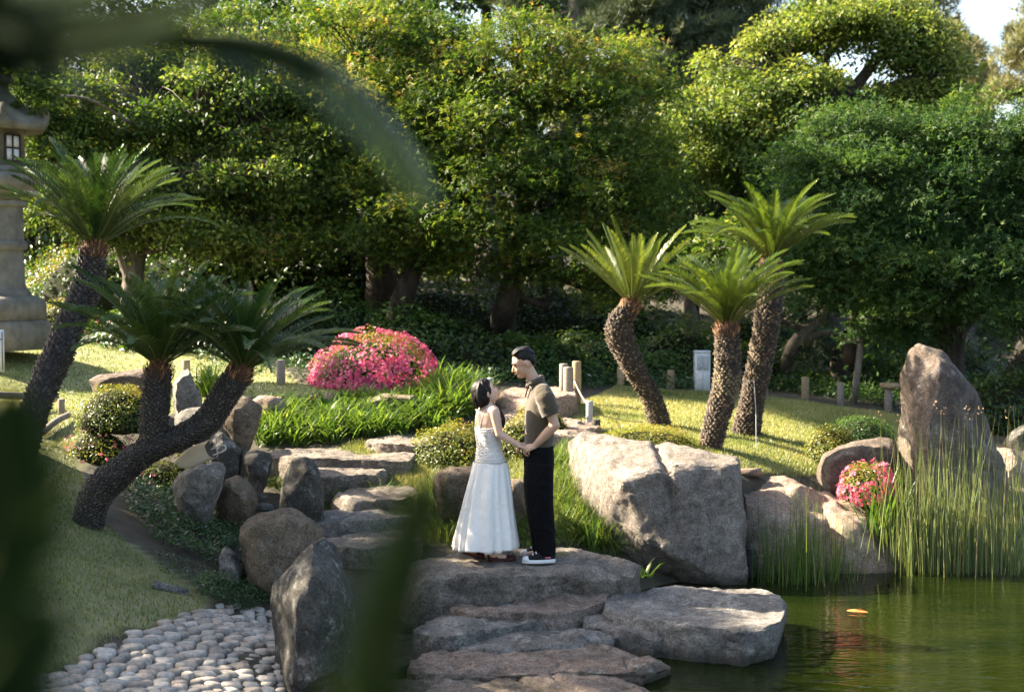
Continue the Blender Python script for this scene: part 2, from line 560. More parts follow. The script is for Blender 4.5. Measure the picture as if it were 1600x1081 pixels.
# pond water
m_water, n, l, b = newmat('pond_water_mat')
g_ = n.new('ShaderNodeNewGeometry')
mp = n.new('ShaderNodeMapping'); mp.inputs['Scale'].default_value = (1.0, 2.6, 1.0)
l.new(g_.outputs['Position'], mp.inputs[0])
rw = ramp(n, [(0.3, (0.003, 0.007, 0.0008)), (0.7, (0.010, 0.014, 0.0015))])
l.new(noise_n(n, l, mp.outputs[0], 0.8, 4), rw.inputs[0])
l.new(rw.outputs[0], b.inputs['Base Color'])
b.inputs['Roughness'].default_value = 0.035
b.inputs['IOR'].default_value = 1.33
h_ = noise_n(n, l, mp.outputs[0], 4.5, 3, 0.5, 0.6)
nb = bump(n, l, h_, None, 0.24, 0.03)
bump(n, l, noise_n(n, l, mp.outputs[0], 18, 2, 0.5, 0.3), b, 0.10, 0.008, nb)
wx = np.array([-2.2, 18.0]); wy = np.array([-4.0, 16.0])
Vw = np.array([(-2.2, -4, 0), (40, -4, 0), (40, 16, 0), (-2.2, 16, 0)], dtype=float)
struct(link('pond_water', mesh_np('pond_water', Vw, np.array([(0, 1, 2, 3)]), m_water)), 'murky green pond water rippling by the stepping stones')
# ------------------------------------------------------------ stones
M_GREY = rockmat('grey_granite', (0.17, 0.16, 0.145), (0.34, 0.315, 0.28), 0.34)
M_PINK = rockmat('pink_granite', (0.26, 0.185, 0.14), (0.42, 0.32, 0.25), 0.15, bs=0.5)
M_HERO = rockmat('pale_granite', (0.25, 0.215, 0.18), (0.46, 0.395, 0.335), 0.28, lc=(.50,.46,.41), dark=(0.10, 0.085, 0.07), bs=0.8)
M_BROWN = rockmat('brown_boulder', (0.16, 0.115, 0.075), (0.30, 0.24, 0.17), 0.20, moss=0.12)
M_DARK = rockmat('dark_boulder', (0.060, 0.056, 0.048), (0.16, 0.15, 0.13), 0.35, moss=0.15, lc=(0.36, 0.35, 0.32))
M_STEP = rockmat('weathered_slab', (0.19, 0.16, 0.13), (0.36, 0.31, 0.255), 0.25, moss=0.05)
M_TALL = rockmat('streaked_boulder', (0.10, 0.078, 0.062), (0.25, 0.195, 0.155), 0.22, dark=(0.06, 0.05, 0.042))
M_LAYER = rockmat('layered_slab', (0.20, 0.155, 0.12), (0.38, 0.29, 0.23), 0.22, dark=(0.09, 0.08, 0.065))

def rock_mesh(pts, edge=0.05, soft=2, amp=0.03, freq=2.5, fine=0.006, seed=0, facet=0.0, strata=0.0, cuts=0, cutd=(.82, .97), cutz=.8, crack=None):
    bm = bmesh.new()
    for p in pts:
        bm.verts.new([float(v) for v in p])
    r = bmesh.ops.convex_hull(bm, input=bm.verts)
    kill = [e for e in r['geom_interior'] if isinstance(e, bmesh.types.BMVert)] + [e for e in r['geom_unused'] if isinstance(e, bmesh.types.BMVert)]
    if kill:
        bmesh.ops.delete(bm, geom=list(set(kill)), context='VERTS')
    bmesh.ops.triangulate(bm, faces=bm.faces)
    for _ in range(7):
        es = [e for e in bm.edges if e.calc_length() > edge * 1.45]
        if not es:
            break
        bmesh.ops.subdivide_edges(bm, edges=es, cuts=1)
        bmesh.ops.triangulate(bm, faces=[f for f in bm.faces if len(f.verts) > 3])
    for _ in range(soft):
        bmesh.ops.smooth_vert(bm, verts=bm.verts, factor=0.5, use_axis_x=True, use_axis_y=True, use_axis_z=True)
    bm.normal_update()
    V = np.array([v.co[:] for v in bm.verts])
    N = np.array([v.normal[:] for v in bm.verts])
    Ft = np.array([[v.index for v in f.verts] for f in bm.faces])
    bm.free()
    s = seed * 9.7
    V = V + N * (amp * fbm(V + s, 3, freq))[:, None]
    if cuts:
        gg = np.random.default_rng(seed + 5)
        c = (V.max(0) + V.min(0)) / 2
        for _ in range(cuts):
            nd = norm(gg.normal(size=3) * (1, 1, cutz))
            h = (V - c) @ nd
            ex = h - h.max() * gg.uniform(*cutd)
            V = V - np.clip(ex, 0, None)[:, None] * nd * .95
    d = amp * .28 * fbm(V + s + 9, 3, freq * 3.5) + fine * fbm(V + s + 40, 3, freq * 9)
    if crack:
        x0, w, dp, zm, sl = crack
        dx = V[:, 0] - x0 - sl * (V[:, 2] - zm) - .04 * fbm(V + 3, 3, 3)
        d = d - dp * np.exp(-(dx / w) ** 2) * np.clip((V[:, 2] - zm) * 5, 0, 1)
    if facet:
        q = fbm(V + s + 80, 2, freq * 0.8)
        d = d + facet * (np.abs(q) - 0.35)
    if strata:
        q = V[:, 2] + 0.10 * V[:, 0] + 0.03 * fbm(V + s, 2, 2.0)
        w = np.abs(((q / 0.055) % 1.0) - 0.5) * 2
        d = d - strata * np.clip(1 - w * 4.5, 0, 1) * (0.4 + 0.6 * (vnoise(V * 3 + s) > -0.1))
    Vn = V + N * d[:, None]
    E = np.unique(np.sort(np.concatenate([Ft[:, [0, 1]], Ft[:, [1, 2]], Ft[:, [2, 0]]]), axis=1), axis=0)
    deg = np.bincount(E.ravel(), minlength=len(Vn)).astype(float)[:, None]
    for _ in range(8):
        fn = norm(np.cross(Vn[Ft[:, 1]] - Vn[Ft[:, 0]], Vn[Ft[:, 2]] - Vn[Ft[:, 0]]))
        bad_f = (fn * norm(N[Ft].sum(1))).sum(1) < .25
        if not bad_f.any():
            break
        bad = np.zeros(len(Vn), dtype=bool)
        bad[Ft[bad_f].ravel()] = True
        acc = np.zeros_like(Vn)
        np.add.at(acc, E[:, 0], Vn[E[:, 1]])
        np.add.at(acc, E[:, 1], Vn[E[:, 0]])
        Vn = np.where(bad[:, None], acc / deg, Vn)
    return Vn, Ft
_rs = [0]
def rock(name, pts, mat, label, cat='rock', sharp=30, **k):
    _rs[0] += 1
    k.setdefault('seed', _rs[0])
    k.setdefault('cuts', 20 if k.get('soft', 2) < 3 else 5)
    if name in ('stone_step', 'stepping_stone', 'platform_stone'):
        k['cuts'] = 22
        k['cutz'] = .9
        k['cutd'] = (.86, .985)
        k['amp'] = .030
        k['freq'] = 2.8
        k.setdefault('strata', .012)
        k['facet'] = .02
    k.setdefault('fine', 0.009)
    if k.get('soft', 2) == 2:
        k['soft'] = 1
    k['edge'] = k.get('edge', .05) * .72
    V, Ft = rock_mesh(pts, **k)
    c = V.mean(0)
    loc = (c[0], c[1], V[:, 2].min())
    o = solo(name, V, Ft, mat, loc, label, cat, smooth=True)
    o.data.set_sharp_from_angle(angle=R(sharp))
    return o
def outline(poly, Y, Tk, front=0.72, back=0.8):
    """a rock seen with this outline whose middle stands Y metres away and is Tk metres deep"""
    mid = [P(x, y, Y + Tk * 0.35) for x, y in poly]
    cx = sum(p[0] for p in poly) / len(poly)
    cy = sum(p[1] for p in poly) / len(poly)
    fr = [P(cx + (x - cx) * front, cy + (y - cy) * front + 4, Y) for x, y in poly]
    bk = [P(cx + (x - cx) * back, cy + (y - cy) * back, Y + Tk) for x, y in poly]
    lo = max(p[1] for p in poly)
    base = [P(x, y, Y + Tk * 0.3) - np.array([0, 0, 0.25]) for x, y in poly if y > lo - 0.25 * (lo - min(p[1] for p in poly))]
    return mid + fr + bk + base
def slab(poly, z, h, grow=0.02, tilt=0.0):
    """a flat stone whose upper face, z metres up, is seen with this outline"""
    top = np.array([G(x, y, z) for x, y in poly])
    c = top.mean(0)
    lo = c + (top - c) * (1 + grow)
    lo[:, 2] = z - h
    return list(top) + list(lo)

rock('platform_stone', slab([(610, 893), (650, 872), (720, 860), (860, 852), (960, 862), (1000, 872), (1004, 884), (960, 890), (850, 897), (740, 903), (640, 905)], .45, .55, -0.02), M_STEP,
     'broad flat stone platform under the standing couple', 'stone slab', amp=0.022, soft=2, freq=2.2, edge=0.045)
# stepping stones in front
rock('stepping_stone', slab([(910, 948), (945, 936), (985, 918), (1080, 914), (1180, 918), (1228, 930), (1241, 948), (1236, 962), (1180, 985), (1060, 975), (1000, 955), (960, 948)], .26, .42, -0.03), M_GREY,
     'big flat grey stepping stone in the pond, right of the platform', 'stepping stone', amp=0.02, soft=2, edge=0.045)
rock('stepping_stone', slab([(909, 962), (930, 948), (985, 950), (1040, 968), (1056, 985), (1020, 992), (950, 980), (912, 972)], .17, .35, -0.02), M_GREY,
     'low ledge stone against the left side of the big grey stepping stone', 'stepping stone', amp=0.018, soft=2, edge=0.045)
rock('stepping_stone', slab([(700, 945), (740, 922), (830, 916), (910, 916), (955, 930), (935, 945), (875, 958), (780, 956), (720, 955)], .27, .4, -0.02), M_LAYER,
     'pinkish flat stone just below the platform with a pale broken edge', 'stepping stone', amp=0.02, strata=0.01, edge=0.045)
rock('stepping_stone', slab([(640, 985), (700, 952), (790, 948), (870, 952), (884, 960), (860, 968), (800, 976), (740, 986), (680, 996)], .21, .35, -0.01), M_GREY,
     'narrow grey slab, second stone below the platform', 'stepping stone', amp=0.018, edge=0.045)
rock('stepping_stone', slab([(700, 1000), (716, 982), (800, 975), (900, 976), (950, 983), (958, 996), (900, 1008), (800, 1014), (720, 1014)], .14, .32, 0.0), M_GREY,
     'grey flat slab between the narrow slab and the layered slab', 'stepping stone', amp=0.02, edge=0.045)
rock('stepping_stone', slab([(640, 1030), (700, 1010), (850, 1003), (960, 1006), (1030, 1012), (1046, 1030), (1000, 1048), (860, 1046), (720, 1052), (640, 1056)], .115, .34, 0.02), M_LAYER,
     'long reddish layered slab at the water edge in the foreground', 'stepping stone', amp=0.018, strata=0.028, edge=0.04)
rock('stepping_stone', slab([(520, 1075), (640, 1052), (760, 1048), (900, 1048), (1000, 1052), (1040, 1066), (1030, 1085), (900, 1100), (700, 1110), (520, 1110)], .09, .32, 0.02), M_LAYER,
     'nearest layered brown slab cut off by the bottom of the view', 'stepping stone', amp=0.02, strata=0.028, edge=0.04)
rock('stream_stone', slab([(545, 930), (600, 905), (660, 905), (720, 925), (700, 950), (640, 975), (560, 980)], .10, .3, 0.0), M_DARK,
     'dark wet stone below the left end of the platform', amp=0.03, edge=0.05)
rock('stream_stone', slab([(540, 1000), (600, 980), (680, 985), (690, 1010), (620, 1045), (545, 1050)], .05, .3, 0.0), M_DARK,
     'low dark stone in the stream left of the grey flat slab', amp=0.03, edge=0.05)

# the big pale boulder
hp = [P(885, 690, 13.5), P(903, 674, 13.5), P(960, 678, 13.9), P(1040, 700, 13.9), P(1060, 706, 13.9), P(940, 728, 12.55), P(972, 752, 12.3), P(985, 744, 12.33), P(1040, 722, 12.5), P(1052, 742, 12.32), P(1062, 728, 12.4),
      P(1150, 716, 12.5), P(1158, 722, 12.4), P(1150, 712, 13.5), P(1163, 800, 12.3), P(1164, 912, 12.3), P(1160, 935, 12.3), P(952, 800, 12.42), P(1000, 842, 12.25), P(1060, 868, 12.15), P(1100, 860, 12.2),
      P(945, 852, 12.7), P(930, 838, 12.9), P(893, 770, 13.2), P(885, 740, 13.5), P(1000, 890, 12.6), P(960, 870, 12.9), P(1170, 900, 13.5), P(900, 850, 13.9), P(1020, 940, 12.7), P(1100, 945, 12.45)]
rock('boulder', hp, M_HERO, 'biggest pale angular boulder beside the couple, sunlit on its top and left side', 'boulder', amp=0.035, freq=2.2, soft=2, edge=0.05, fine=0.008, facet=0.03, cuts=8, cutd=(.94, .995), crack=(P(1052, 760, 12.4)[0], .035, .07, .45, -.12))
rock('rock', outline([(1160, 850), (1175, 845), (1187, 870), (1185, 905), (1160, 915)], 12.5, .5), M_DARK, 'small dark rock wedged at the right foot of the big pale boulder', amp=0.03)
# sloping bank of rock right of it
rock('boulder', [P(1150, 736, 13.9), P(1240, 742, 13.6), P(1310, 764, 13.6), P(1340, 800, 13.4), P(1345, 860, 13.0), P(1300, 900, 12.7), P(1190, 905, 12.6), P(1165, 860, 12.7), P(1165, 790, 13.0), P(1250, 800, 13.0), P(1160, 760, 13.3), P(1300, 950, 12.8), P(1160, 950, 12.8), P(1250, 760, 14.3)], M_PINK,
     'broad sloping brown rock between the big pale boulder and the reeds', 'boulder', amp=0.06, freq=2.0, facet=0.08, soft=1)
rock('boulder', [P(1262, 756, 14.0), P(1330, 770, 13.6), P(1362, 790, 13.4), P(1392, 850, 13.1), P(1412, 905, 12.9), P(1340, 905, 12.6), P(1290, 880, 12.7), P(1290, 800, 13.2), P(1330, 830, 12.9), P(1412, 950, 13.0), P(1300, 950, 12.7), P(1350, 790, 14.2)], M_PINK,
     'slanting pinkish rock running down into the pond left of the tall reeds', 'boulder', amp=0.06, freq=2.0, facet=0.08, soft=1)
rock('boulder', outline([(1273, 735), (1280, 712), (1310, 694), (1350, 684), (1390, 685), (1412, 700), (1412, 760), (1330, 778), (1285, 768)], 13.8, .9), M_TALL, 'smooth rounded brown boulder behind the small pink azalea', 'boulder', amp=0.03, soft=6, freq=1.5)
rock('standing_stone', [P(1410, 620, 14.1), P(1419, 552, 14.1), P(1437, 539, 14.0), P(1472, 548, 14.1), P(1430, 545, 14.5), P(1480, 560, 14.5), P(1445, 570, 13.75), P(1475, 560, 13.8), P(1510, 598, 14.0), P(1530, 640, 14.0), P(1556, 700, 14.1), P(1578, 770, 14.1), P(1592, 840, 14.1), P(1595, 900, 14.1),
      P(1450, 650, 13.5), P(1455, 760, 13.4), P(1500, 640, 13.6), P(1560, 800, 13.5), P(1560, 910, 13.4), P(1440, 900, 13.4), P(1408, 700, 14.0), P(1404, 800, 14.0), P(1400, 900, 14.0), P(1410, 620, 14.6), P(1420, 850, 14.9), P(1580, 850, 14.9), P(1520, 620, 14.6), P(1450, 940, 13.5), P(1580, 940, 13.8)], M_TALL,
     'tall pointed standing boulder rising behind the reeds at right', 'standing stone', amp=0.05, freq=1.6, facet=0.05, soft=3)
rock('rock', outline([(1548, 712), (1556, 696), (1580, 705), (1600, 730), (1640, 760), (1640, 800), (1560, 800)], 15.2, .9), M_PINK, 'pinkish rock at the right border beside the tall standing boulder', amp=0.04)
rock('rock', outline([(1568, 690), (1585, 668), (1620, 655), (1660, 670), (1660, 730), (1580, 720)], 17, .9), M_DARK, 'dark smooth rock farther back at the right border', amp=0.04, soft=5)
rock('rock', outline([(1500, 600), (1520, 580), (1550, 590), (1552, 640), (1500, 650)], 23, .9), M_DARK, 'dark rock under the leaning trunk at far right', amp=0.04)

# left group
rock('standing_stone', [P(425, 912, 9.15), P(436, 903, 9.0), P(452, 906, 8.9), P(462, 895, 8.85), P(478, 868, 8.85), P(492, 842, 8.9), P(505, 837, 9.0), P(522, 848, 9.0), P(505, 842, 9.3), P(545, 905, 8.9), P(566, 950, 8.9), P(575, 1010, 8.9), P(572, 1060, 8.85),
      P(432, 1000, 9.1), P(438, 1062, 9.0), P(448, 1066, 8.5), P(500, 1068, 8.45), P(555, 1066, 8.55), P(458, 960, 8.55), P(480, 900, 8.6), P(530, 920, 8.65), P(430, 930, 9.5), P(560, 940, 9.4), P(460, 1100, 8.6), P(560, 1100, 8.7), P(440, 1090, 9.3)], M_DARK,
     'jagged dark standing stone at the right edge of the cobbled path', 'standing stone', amp=0.03, freq=2.4, facet=0.03, soft=2)
rock('boulder', outline([(375, 850), (378, 818), (400, 802), (450, 799), (500, 806), (512, 830), (500, 862), (470, 905), (430, 925), (400, 900)], 10.6, .8), M_BROWN, 'rounded brown mossy boulder just behind the jagged dark standing stone', 'boulder', amp=0.04, facet=0.03)
rock('rock', outline([(340, 880), (342, 855), (352, 849), (368, 862), (380, 895), (376, 912), (348, 910)], 10.8, .3), M_GREY, 'small pale pointed rock among the ground cover', amp=0.01, soft=2)
rock('rock', outline([(268, 760), (276, 740), (300, 724), (345, 719), (352, 735), (345, 765), (322, 790), (285, 785)], 11.8, .6), M_GREY, 'grey angular rock under the paper bag', amp=0.025, soft=1)
rock('rock', outline([(335, 785), (352, 750), (375, 742), (392, 758), (405, 780), (385, 795), (345, 797)], 12.2, .5), M_BROWN, 'low wedge shaped rock right of the rock with the bag', amp=0.02, soft=1)
rock('rock', outline([(322, 700), (340, 672), (358, 668), (372, 700), (378, 750), (350, 775), (330, 760)], 12.9, .5), M_DARK, 'dark upright rock behind the paper bag', amp=0.03)
rock('boulder', outline([(345, 660), (362, 622), (400, 614), (412, 622), (398, 660), (388, 705), (376, 740), (350, 740)], 13.3, .6), M_BROWN, 'brown upright rock left of the daylily bed', 'boulder', amp=0.03)
rock('rock', outline([(272, 640), (268, 600), (276, 570), (296, 566), (308, 600), (318, 640), (312, 690), (275, 690)], 14.2, .5), M_GREY, 'grey upright rock behind the fork of the double cycad', amp=0.03)
rock('rock', outline([(272, 648), (290, 638), (330, 634), (338, 655), (320, 672), (280, 672)], 13.4, .4), M_GREY, 'small grey rock seen between the two stems of the double cycad', amp=0.02)
rock('rock', outline([(133, 594), (150, 585), (200, 582), (240, 574), (262, 580), (268, 604), (220, 606), (150, 602)], 15.2, .5), M_TALL, 'long low rock lying on the left lawn behind the round shrub', amp=0.02, soft=4)
rock('rock', outline([(438, 780), (445, 740), (458, 716), (478, 710), (495, 724), (508, 760), (505, 800), (445, 800)], 12.3, .5), M_DARK, 'rounded upright rock standing in the dry stream beside the steps', amp=0.02, soft=5)
rock('rock', outline([(370, 728), (374, 708), (400, 702), (425, 706), (420, 740), (398, 765), (378, 752)], 12.8, .6), M_DARK, 'mottled rock at the left end of the long stone step', amp=0.02)
rock('rock', outline([(673, 752), (680, 738), (705, 730), (745, 730), (780, 745), (785, 775), (735, 788), (685, 780)], 12.3, .6), M_BROWN, 'brown boulder behind the white dress', amp=0.02, soft=5)
rock('rock', outline([(786, 752), (800, 744), (822, 750), (828, 785), (800, 792)], 12.4, .4), M_BROWN, 'small knobbly rock seen between the couple', amp=0.04)
rock('rock', outline([(458, 630), (470, 618), (520, 614), (556, 620), (560, 634), (500, 640)], 15.9, .5), M_PINK, 'flat pale rock in front of the pink azalea', amp=0.02)
rock('rock', outline([(390, 628), (400, 616), (440, 622), (450, 640), (400, 642)], 15.4, .4), M_PINK, 'little pale rock behind the daylilies at their left end', amp=0.02)
rock('rock', outline([(565, 622), (600, 614), (650, 616), (660, 632), (600, 636)], 15.6, .4), M_BROWN, 'flat brown rock half hidden by daylilies under the azalea', amp=0.02)
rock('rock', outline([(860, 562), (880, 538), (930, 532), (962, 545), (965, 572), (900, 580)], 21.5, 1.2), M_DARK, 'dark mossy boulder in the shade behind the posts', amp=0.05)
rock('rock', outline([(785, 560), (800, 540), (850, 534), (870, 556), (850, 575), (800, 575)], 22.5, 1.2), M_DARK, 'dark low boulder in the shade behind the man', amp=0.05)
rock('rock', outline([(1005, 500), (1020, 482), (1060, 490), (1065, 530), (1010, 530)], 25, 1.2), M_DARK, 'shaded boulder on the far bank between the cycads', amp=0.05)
rock('rock', outline([(1258, 592), (1262, 572), (1285, 568), (1300, 585), (1290, 600), (1262, 602)], 23, .8), M_TALL, 'brown garden rock under the low pine beyond the right lawn', amp=0.04)

# steps climbing behind the platform
def step(poly, z, h, label, m=M_STEP, **k):
    rock('stone_step', slab(poly, z, h, 0.01), m, label, 'stone step', amp=0.018, edge=0.05, **k)
step([(500, 842), (560, 833), (650, 831), (664, 843), (640, 852), (520, 854)], .45, .3, 'lowest stone step, left of the platform')
step([(392, 806), (430, 797), (560, 794), (660, 788), (700, 790), (690, 803), (600, 812), (480, 815), (400, 815)], .56, .3, 'second stone step from the bottom, long with a rippled edge', M_GREY)
step([(515, 770), (560, 760), (645, 759), (656, 768), (630, 776), (535, 779)], .69, .3, 'third stone step from the bottom, short and grassy')
step([(470, 740), (490, 731), (570, 728), (603, 733), (600, 742), (500, 746)], .80, .3, 'fourth stone step from the bottom, the smallest')
step([(395, 712), (430, 704), (560, 700), (650, 700), (660, 708), (640, 718), (560, 716), (440, 718)], .90, .3, 'long fifth stone step in front of the daylilies')
step([(565, 690), (600, 679), (650, 676), (690, 680), (690, 692), (640, 694)], 1.0, .2, 'sixth stone step, partly under the yellow shrub')
step([(770, 668), (790, 655), (860, 650), (935, 652), (940, 668), (880, 680), (800, 680)], 1.08, .25, 'broad pinkish stone step right behind the man', M_PINK)
step([(765, 645), (780, 636), (850, 634), (860, 642), (840, 652), (790, 654)], 1.14, .2, 'stone step just right of the woman head', M_PINK)
step([(775, 614), (800, 606), (870, 603), (900, 606), (905, 616), (860, 622), (790, 622)], 1.30, .28, 'topmost pale stone step below the wooden posts', M_PINK)
# dry stream pebbles and small stones left of the steps
bf = Buf()
for k in range(46):
    x, y = random.uniform(345, 520), random.uniform(770, 812)
    q = T(x, y)
    s = random.uniform(.035, .10)
    V_, F_ = rock_mesh([q + np.array([math.cos(a) * s * random.uniform(.8, 1.5), math.sin(a) * s * random.uniform(.7, 1), dz]) for a in np.linspace(0, 6.28, 7)[:-1] for dz in (-.03, s * .4)], edge=0.04, soft=2, amp=0.008, seed=k)
    bf.add(V_, F_)
V_, F_ = bf.get()
solo('stream_pebbles', V_, F_, M_GREY, T(430, 790), 'scattered small stones of the dry stream beside the steps', 'pebbles', smooth=True, kind='stuff')

# cobbled path: every cobble a piece of the path
m_cob, n, l, b = newmat('cobble_mat')
oi = n.new('ShaderNodeObjectInfo')
rc = ramp(n, [(0.0, (0.20, 0.175, 0.145)), (0.35, (0.33, 0.30, 0.255)), (0.6, (0.44, 0.40, 0.345)), (0.8, (0.36, 0.29, 0.225)), (1.0, (0.27, 0.26, 0.235))])
l.new(oi.outputs['Random'], rc.inputs[0])
g_ = n.new('ShaderNodeNewGeometry')
rr = ramp(n, [(0.35, (0.55, 0.53, 0.50)), (0.6, (1.05, 1.05, 1.05))])
l.new(noise_n(n, l, g_.outputs['Position'], 28, 8, 0.75), rr.inputs[0])
l.new(mixc(n, l, 1.0, rc.outputs[0], rr.outputs[0], 'MULTIPLY'), b.inputs['Base Color'])
b.inputs['Roughness'].default_value = 0.8
bump(n, l, noise_n(n, l, g_.outputs['Position'], 60, 6, 0.75), b, 0.6, 0.008)
cobs = []
for k in range(9):
    a = np.linspace(0, 2 * np.pi, 9)[:-1]
    rr_ = 1 + rng.uniform(-.20, .12, 8)
    prof = [(1.0, -.75), (1.02, .05), (.86, .44), (.50, .56)]
    V_ = [(rr_[j] * pr * math.cos(a[j]), rr_[j] * pr * math.sin(a[j]), z) for pr, z in prof for j in range(8)] + [(0, 0, .70)]
    F4 = [(r0 * 8 + j, r0 * 8 + (j + 1) % 8, r0 * 8 + 8 + (j + 1) % 8, r0 * 8 + 8 + j) for r0 in range(3) for j in range(8)]
    F3 = [(24 + j, 24 + (j + 1) % 8, 32) for j in range(8)]
    cobs.append(mesh_np('cobble', np.array(V_), [np.array(F3), np.array(F4)], m_cob, True))
path = bpy.data.objects.new('cobbled_path', None)
COL.objects.link(path)
path.location = (-2.6, 8.6, .3)
struct(path, 'path of rounded grey cobbles at lower left')
spots = []
row = 0
y = 6.9
while y < 10.6:
    x = -4.6 + random.uniform(0, .1)
    while x < -1.0:
        w = random.choice((.075, .09, .11, .125, .145)) * random.uniform(.9, 1.1)
        q = (x + w / 2, y + random.uniform(-.014, .014) + .05 * math.sin(x * 1.3))
        if inpoly(np.array([q]), COB)[0]:
            spots.append((q[0], q[1], w, random.uniform(.074, .092)))
        x += w * .97
    y += .080
inv = []
for s in spots:
    pj = proj([s[0], s[1], .3])[0]
    inv.append((0 if (-5 < pj[0] < 1000 and pj[1] < 1090) else 1, s[1]))
order = sorted(range(len(spots)), key=lambda k: inv[k])
nin = sum(1 for v in inv if v[0] == 0)
print('cobbles', len(spots), 'in view', nin)
far = Buf()
for c_, k in enumerate(order):
    x, y, w, d = spots[k]
    z = gz(x, y) + random.uniform(.0, .014)
    if c_ < 300 and inv[k][0] == 0:
        o = bpy.data.objects.new('cobble', cobs[k % 9])
        COL.objects.link(o)
        o.parent = path
        o.location = (x + 2.6, y - 8.6, z - .3)
        o.scale = (w * .56, d * .62, .030 + random.uniform(0, .014))
        o.rotation_euler = (random.uniform(-.1, .1), random.uniform(-.1, .1), random.uniform(-.35, .35))
    else:
        me = cobs[k % 9]
        V_ = np.array([v.co[:] for v in me.vertices]) * (w * .52, d * .55, .055) + (x, y, z)
        far.add(V_, [np.array([p.vertices[:] for p in me.polygons if len(p.vertices) == 3]), np.array([p.vertices[:] for p in me.polygons if len(p.vertices) == 4])])
if far.n:
    far.part('cobbles', m_cob, path, True, kind='stuff')
# ------------------------------------------------------------ leaves, blades and crowns
L_RHOMB = (np.array([(0, 0, 0), (.45, .24, .05), (1, 0, -.04), (.45, -.24, .05)]), np.array([(0, 1, 2), (0, 2, 3)]))
def _star():
    V, Fc = [], []
    for k, (a, L) in enumerate(((0, 1), (55, .85), (-55, .85))):
        c, s = math.cos(R(a)), math.sin(R(a))
        for x, y, z in ((0, 0, 0), (.5, .14, .04), (1, 0, -.10), (.5, -.14, .04)):
            V.append(((x * c - y * s) * L, (x * s + y * c) * L, z + k * .01))
        Fc += [(4 * k, 4 * k + 1, 4 * k + 2), (4 * k, 4 * k + 2, 4 * k + 3)]
    return np.array(V), np.array(Fc)
L_STAR = _star()
def _tuft():
    V, Fc = [], []
    r = np.random.default_rng(3)
    for k in range(9):
        d = norm(np.array([r.normal() * .75, r.normal() * .75, .25 + abs(r.normal()) * .8]))
        s = norm(np.cross(d, (0.3, 0.2, 1))) * .035
        V += [s, -s, d * r.uniform(.75, 1.1)]
        Fc.append((3 * k, 3 * k + 1, 3 * k + 2))
    return np.array(V), np.array(Fc)
L_TUFT = _tuft()
def _flower():
    V = [(0, 0, 0)]
    Fc = []
    for k in range(5):
        a = k * 2 * math.pi / 5
        for da, r_, z in ((-.5, .62, .22), (0, 1.0, .30), (.5, .62, .22)):
            V.append((math.cos(a + da) * r_, math.sin(a + da) * r_, z))
        Fc += [(0, 1 + 3 * k, 2 + 3 * k), (0, 2 + 3 * k, 3 + 3 * k)]
    return np.array(V), np.array(Fc)
L_FLOWER = _flower()
def scatter(tpl, pos, nrm, size, rnd, g=None, tang=None):
    """copies of a small leaf at pos facing nrm"""
    g = g or rng
    V0, F0 = tpl
    N = len(pos)
    nrm = norm(nrm)
    t = g.normal(size=(N, 3)) if tang is None else tang + g.normal(size=(N, 3)) * .45
    t = norm(t - (t * nrm).sum(1, keepdims=True) * nrm)
    b = np.cross(nrm, t)
    size = np.broadcast_to(size, (N,))
    V = pos[:, None] + size[:, None, None] * (V0[None, :, 0:1] * t[:, None] + V0[None, :, 1:2] * b[:, None] + V0[None, :, 2:3] * nrm[:, None])
    Fc = F0[None] + (np.arange(N) * len(V0))[:, None, None]
    return V.reshape(-1, 3), Fc.reshape(-1, F0.shape[1]), np.repeat(rnd, len(V0))
def sphere_dirs(n, g=None):
    g = g or rng
    return norm(g.normal(size=(n, 3)))
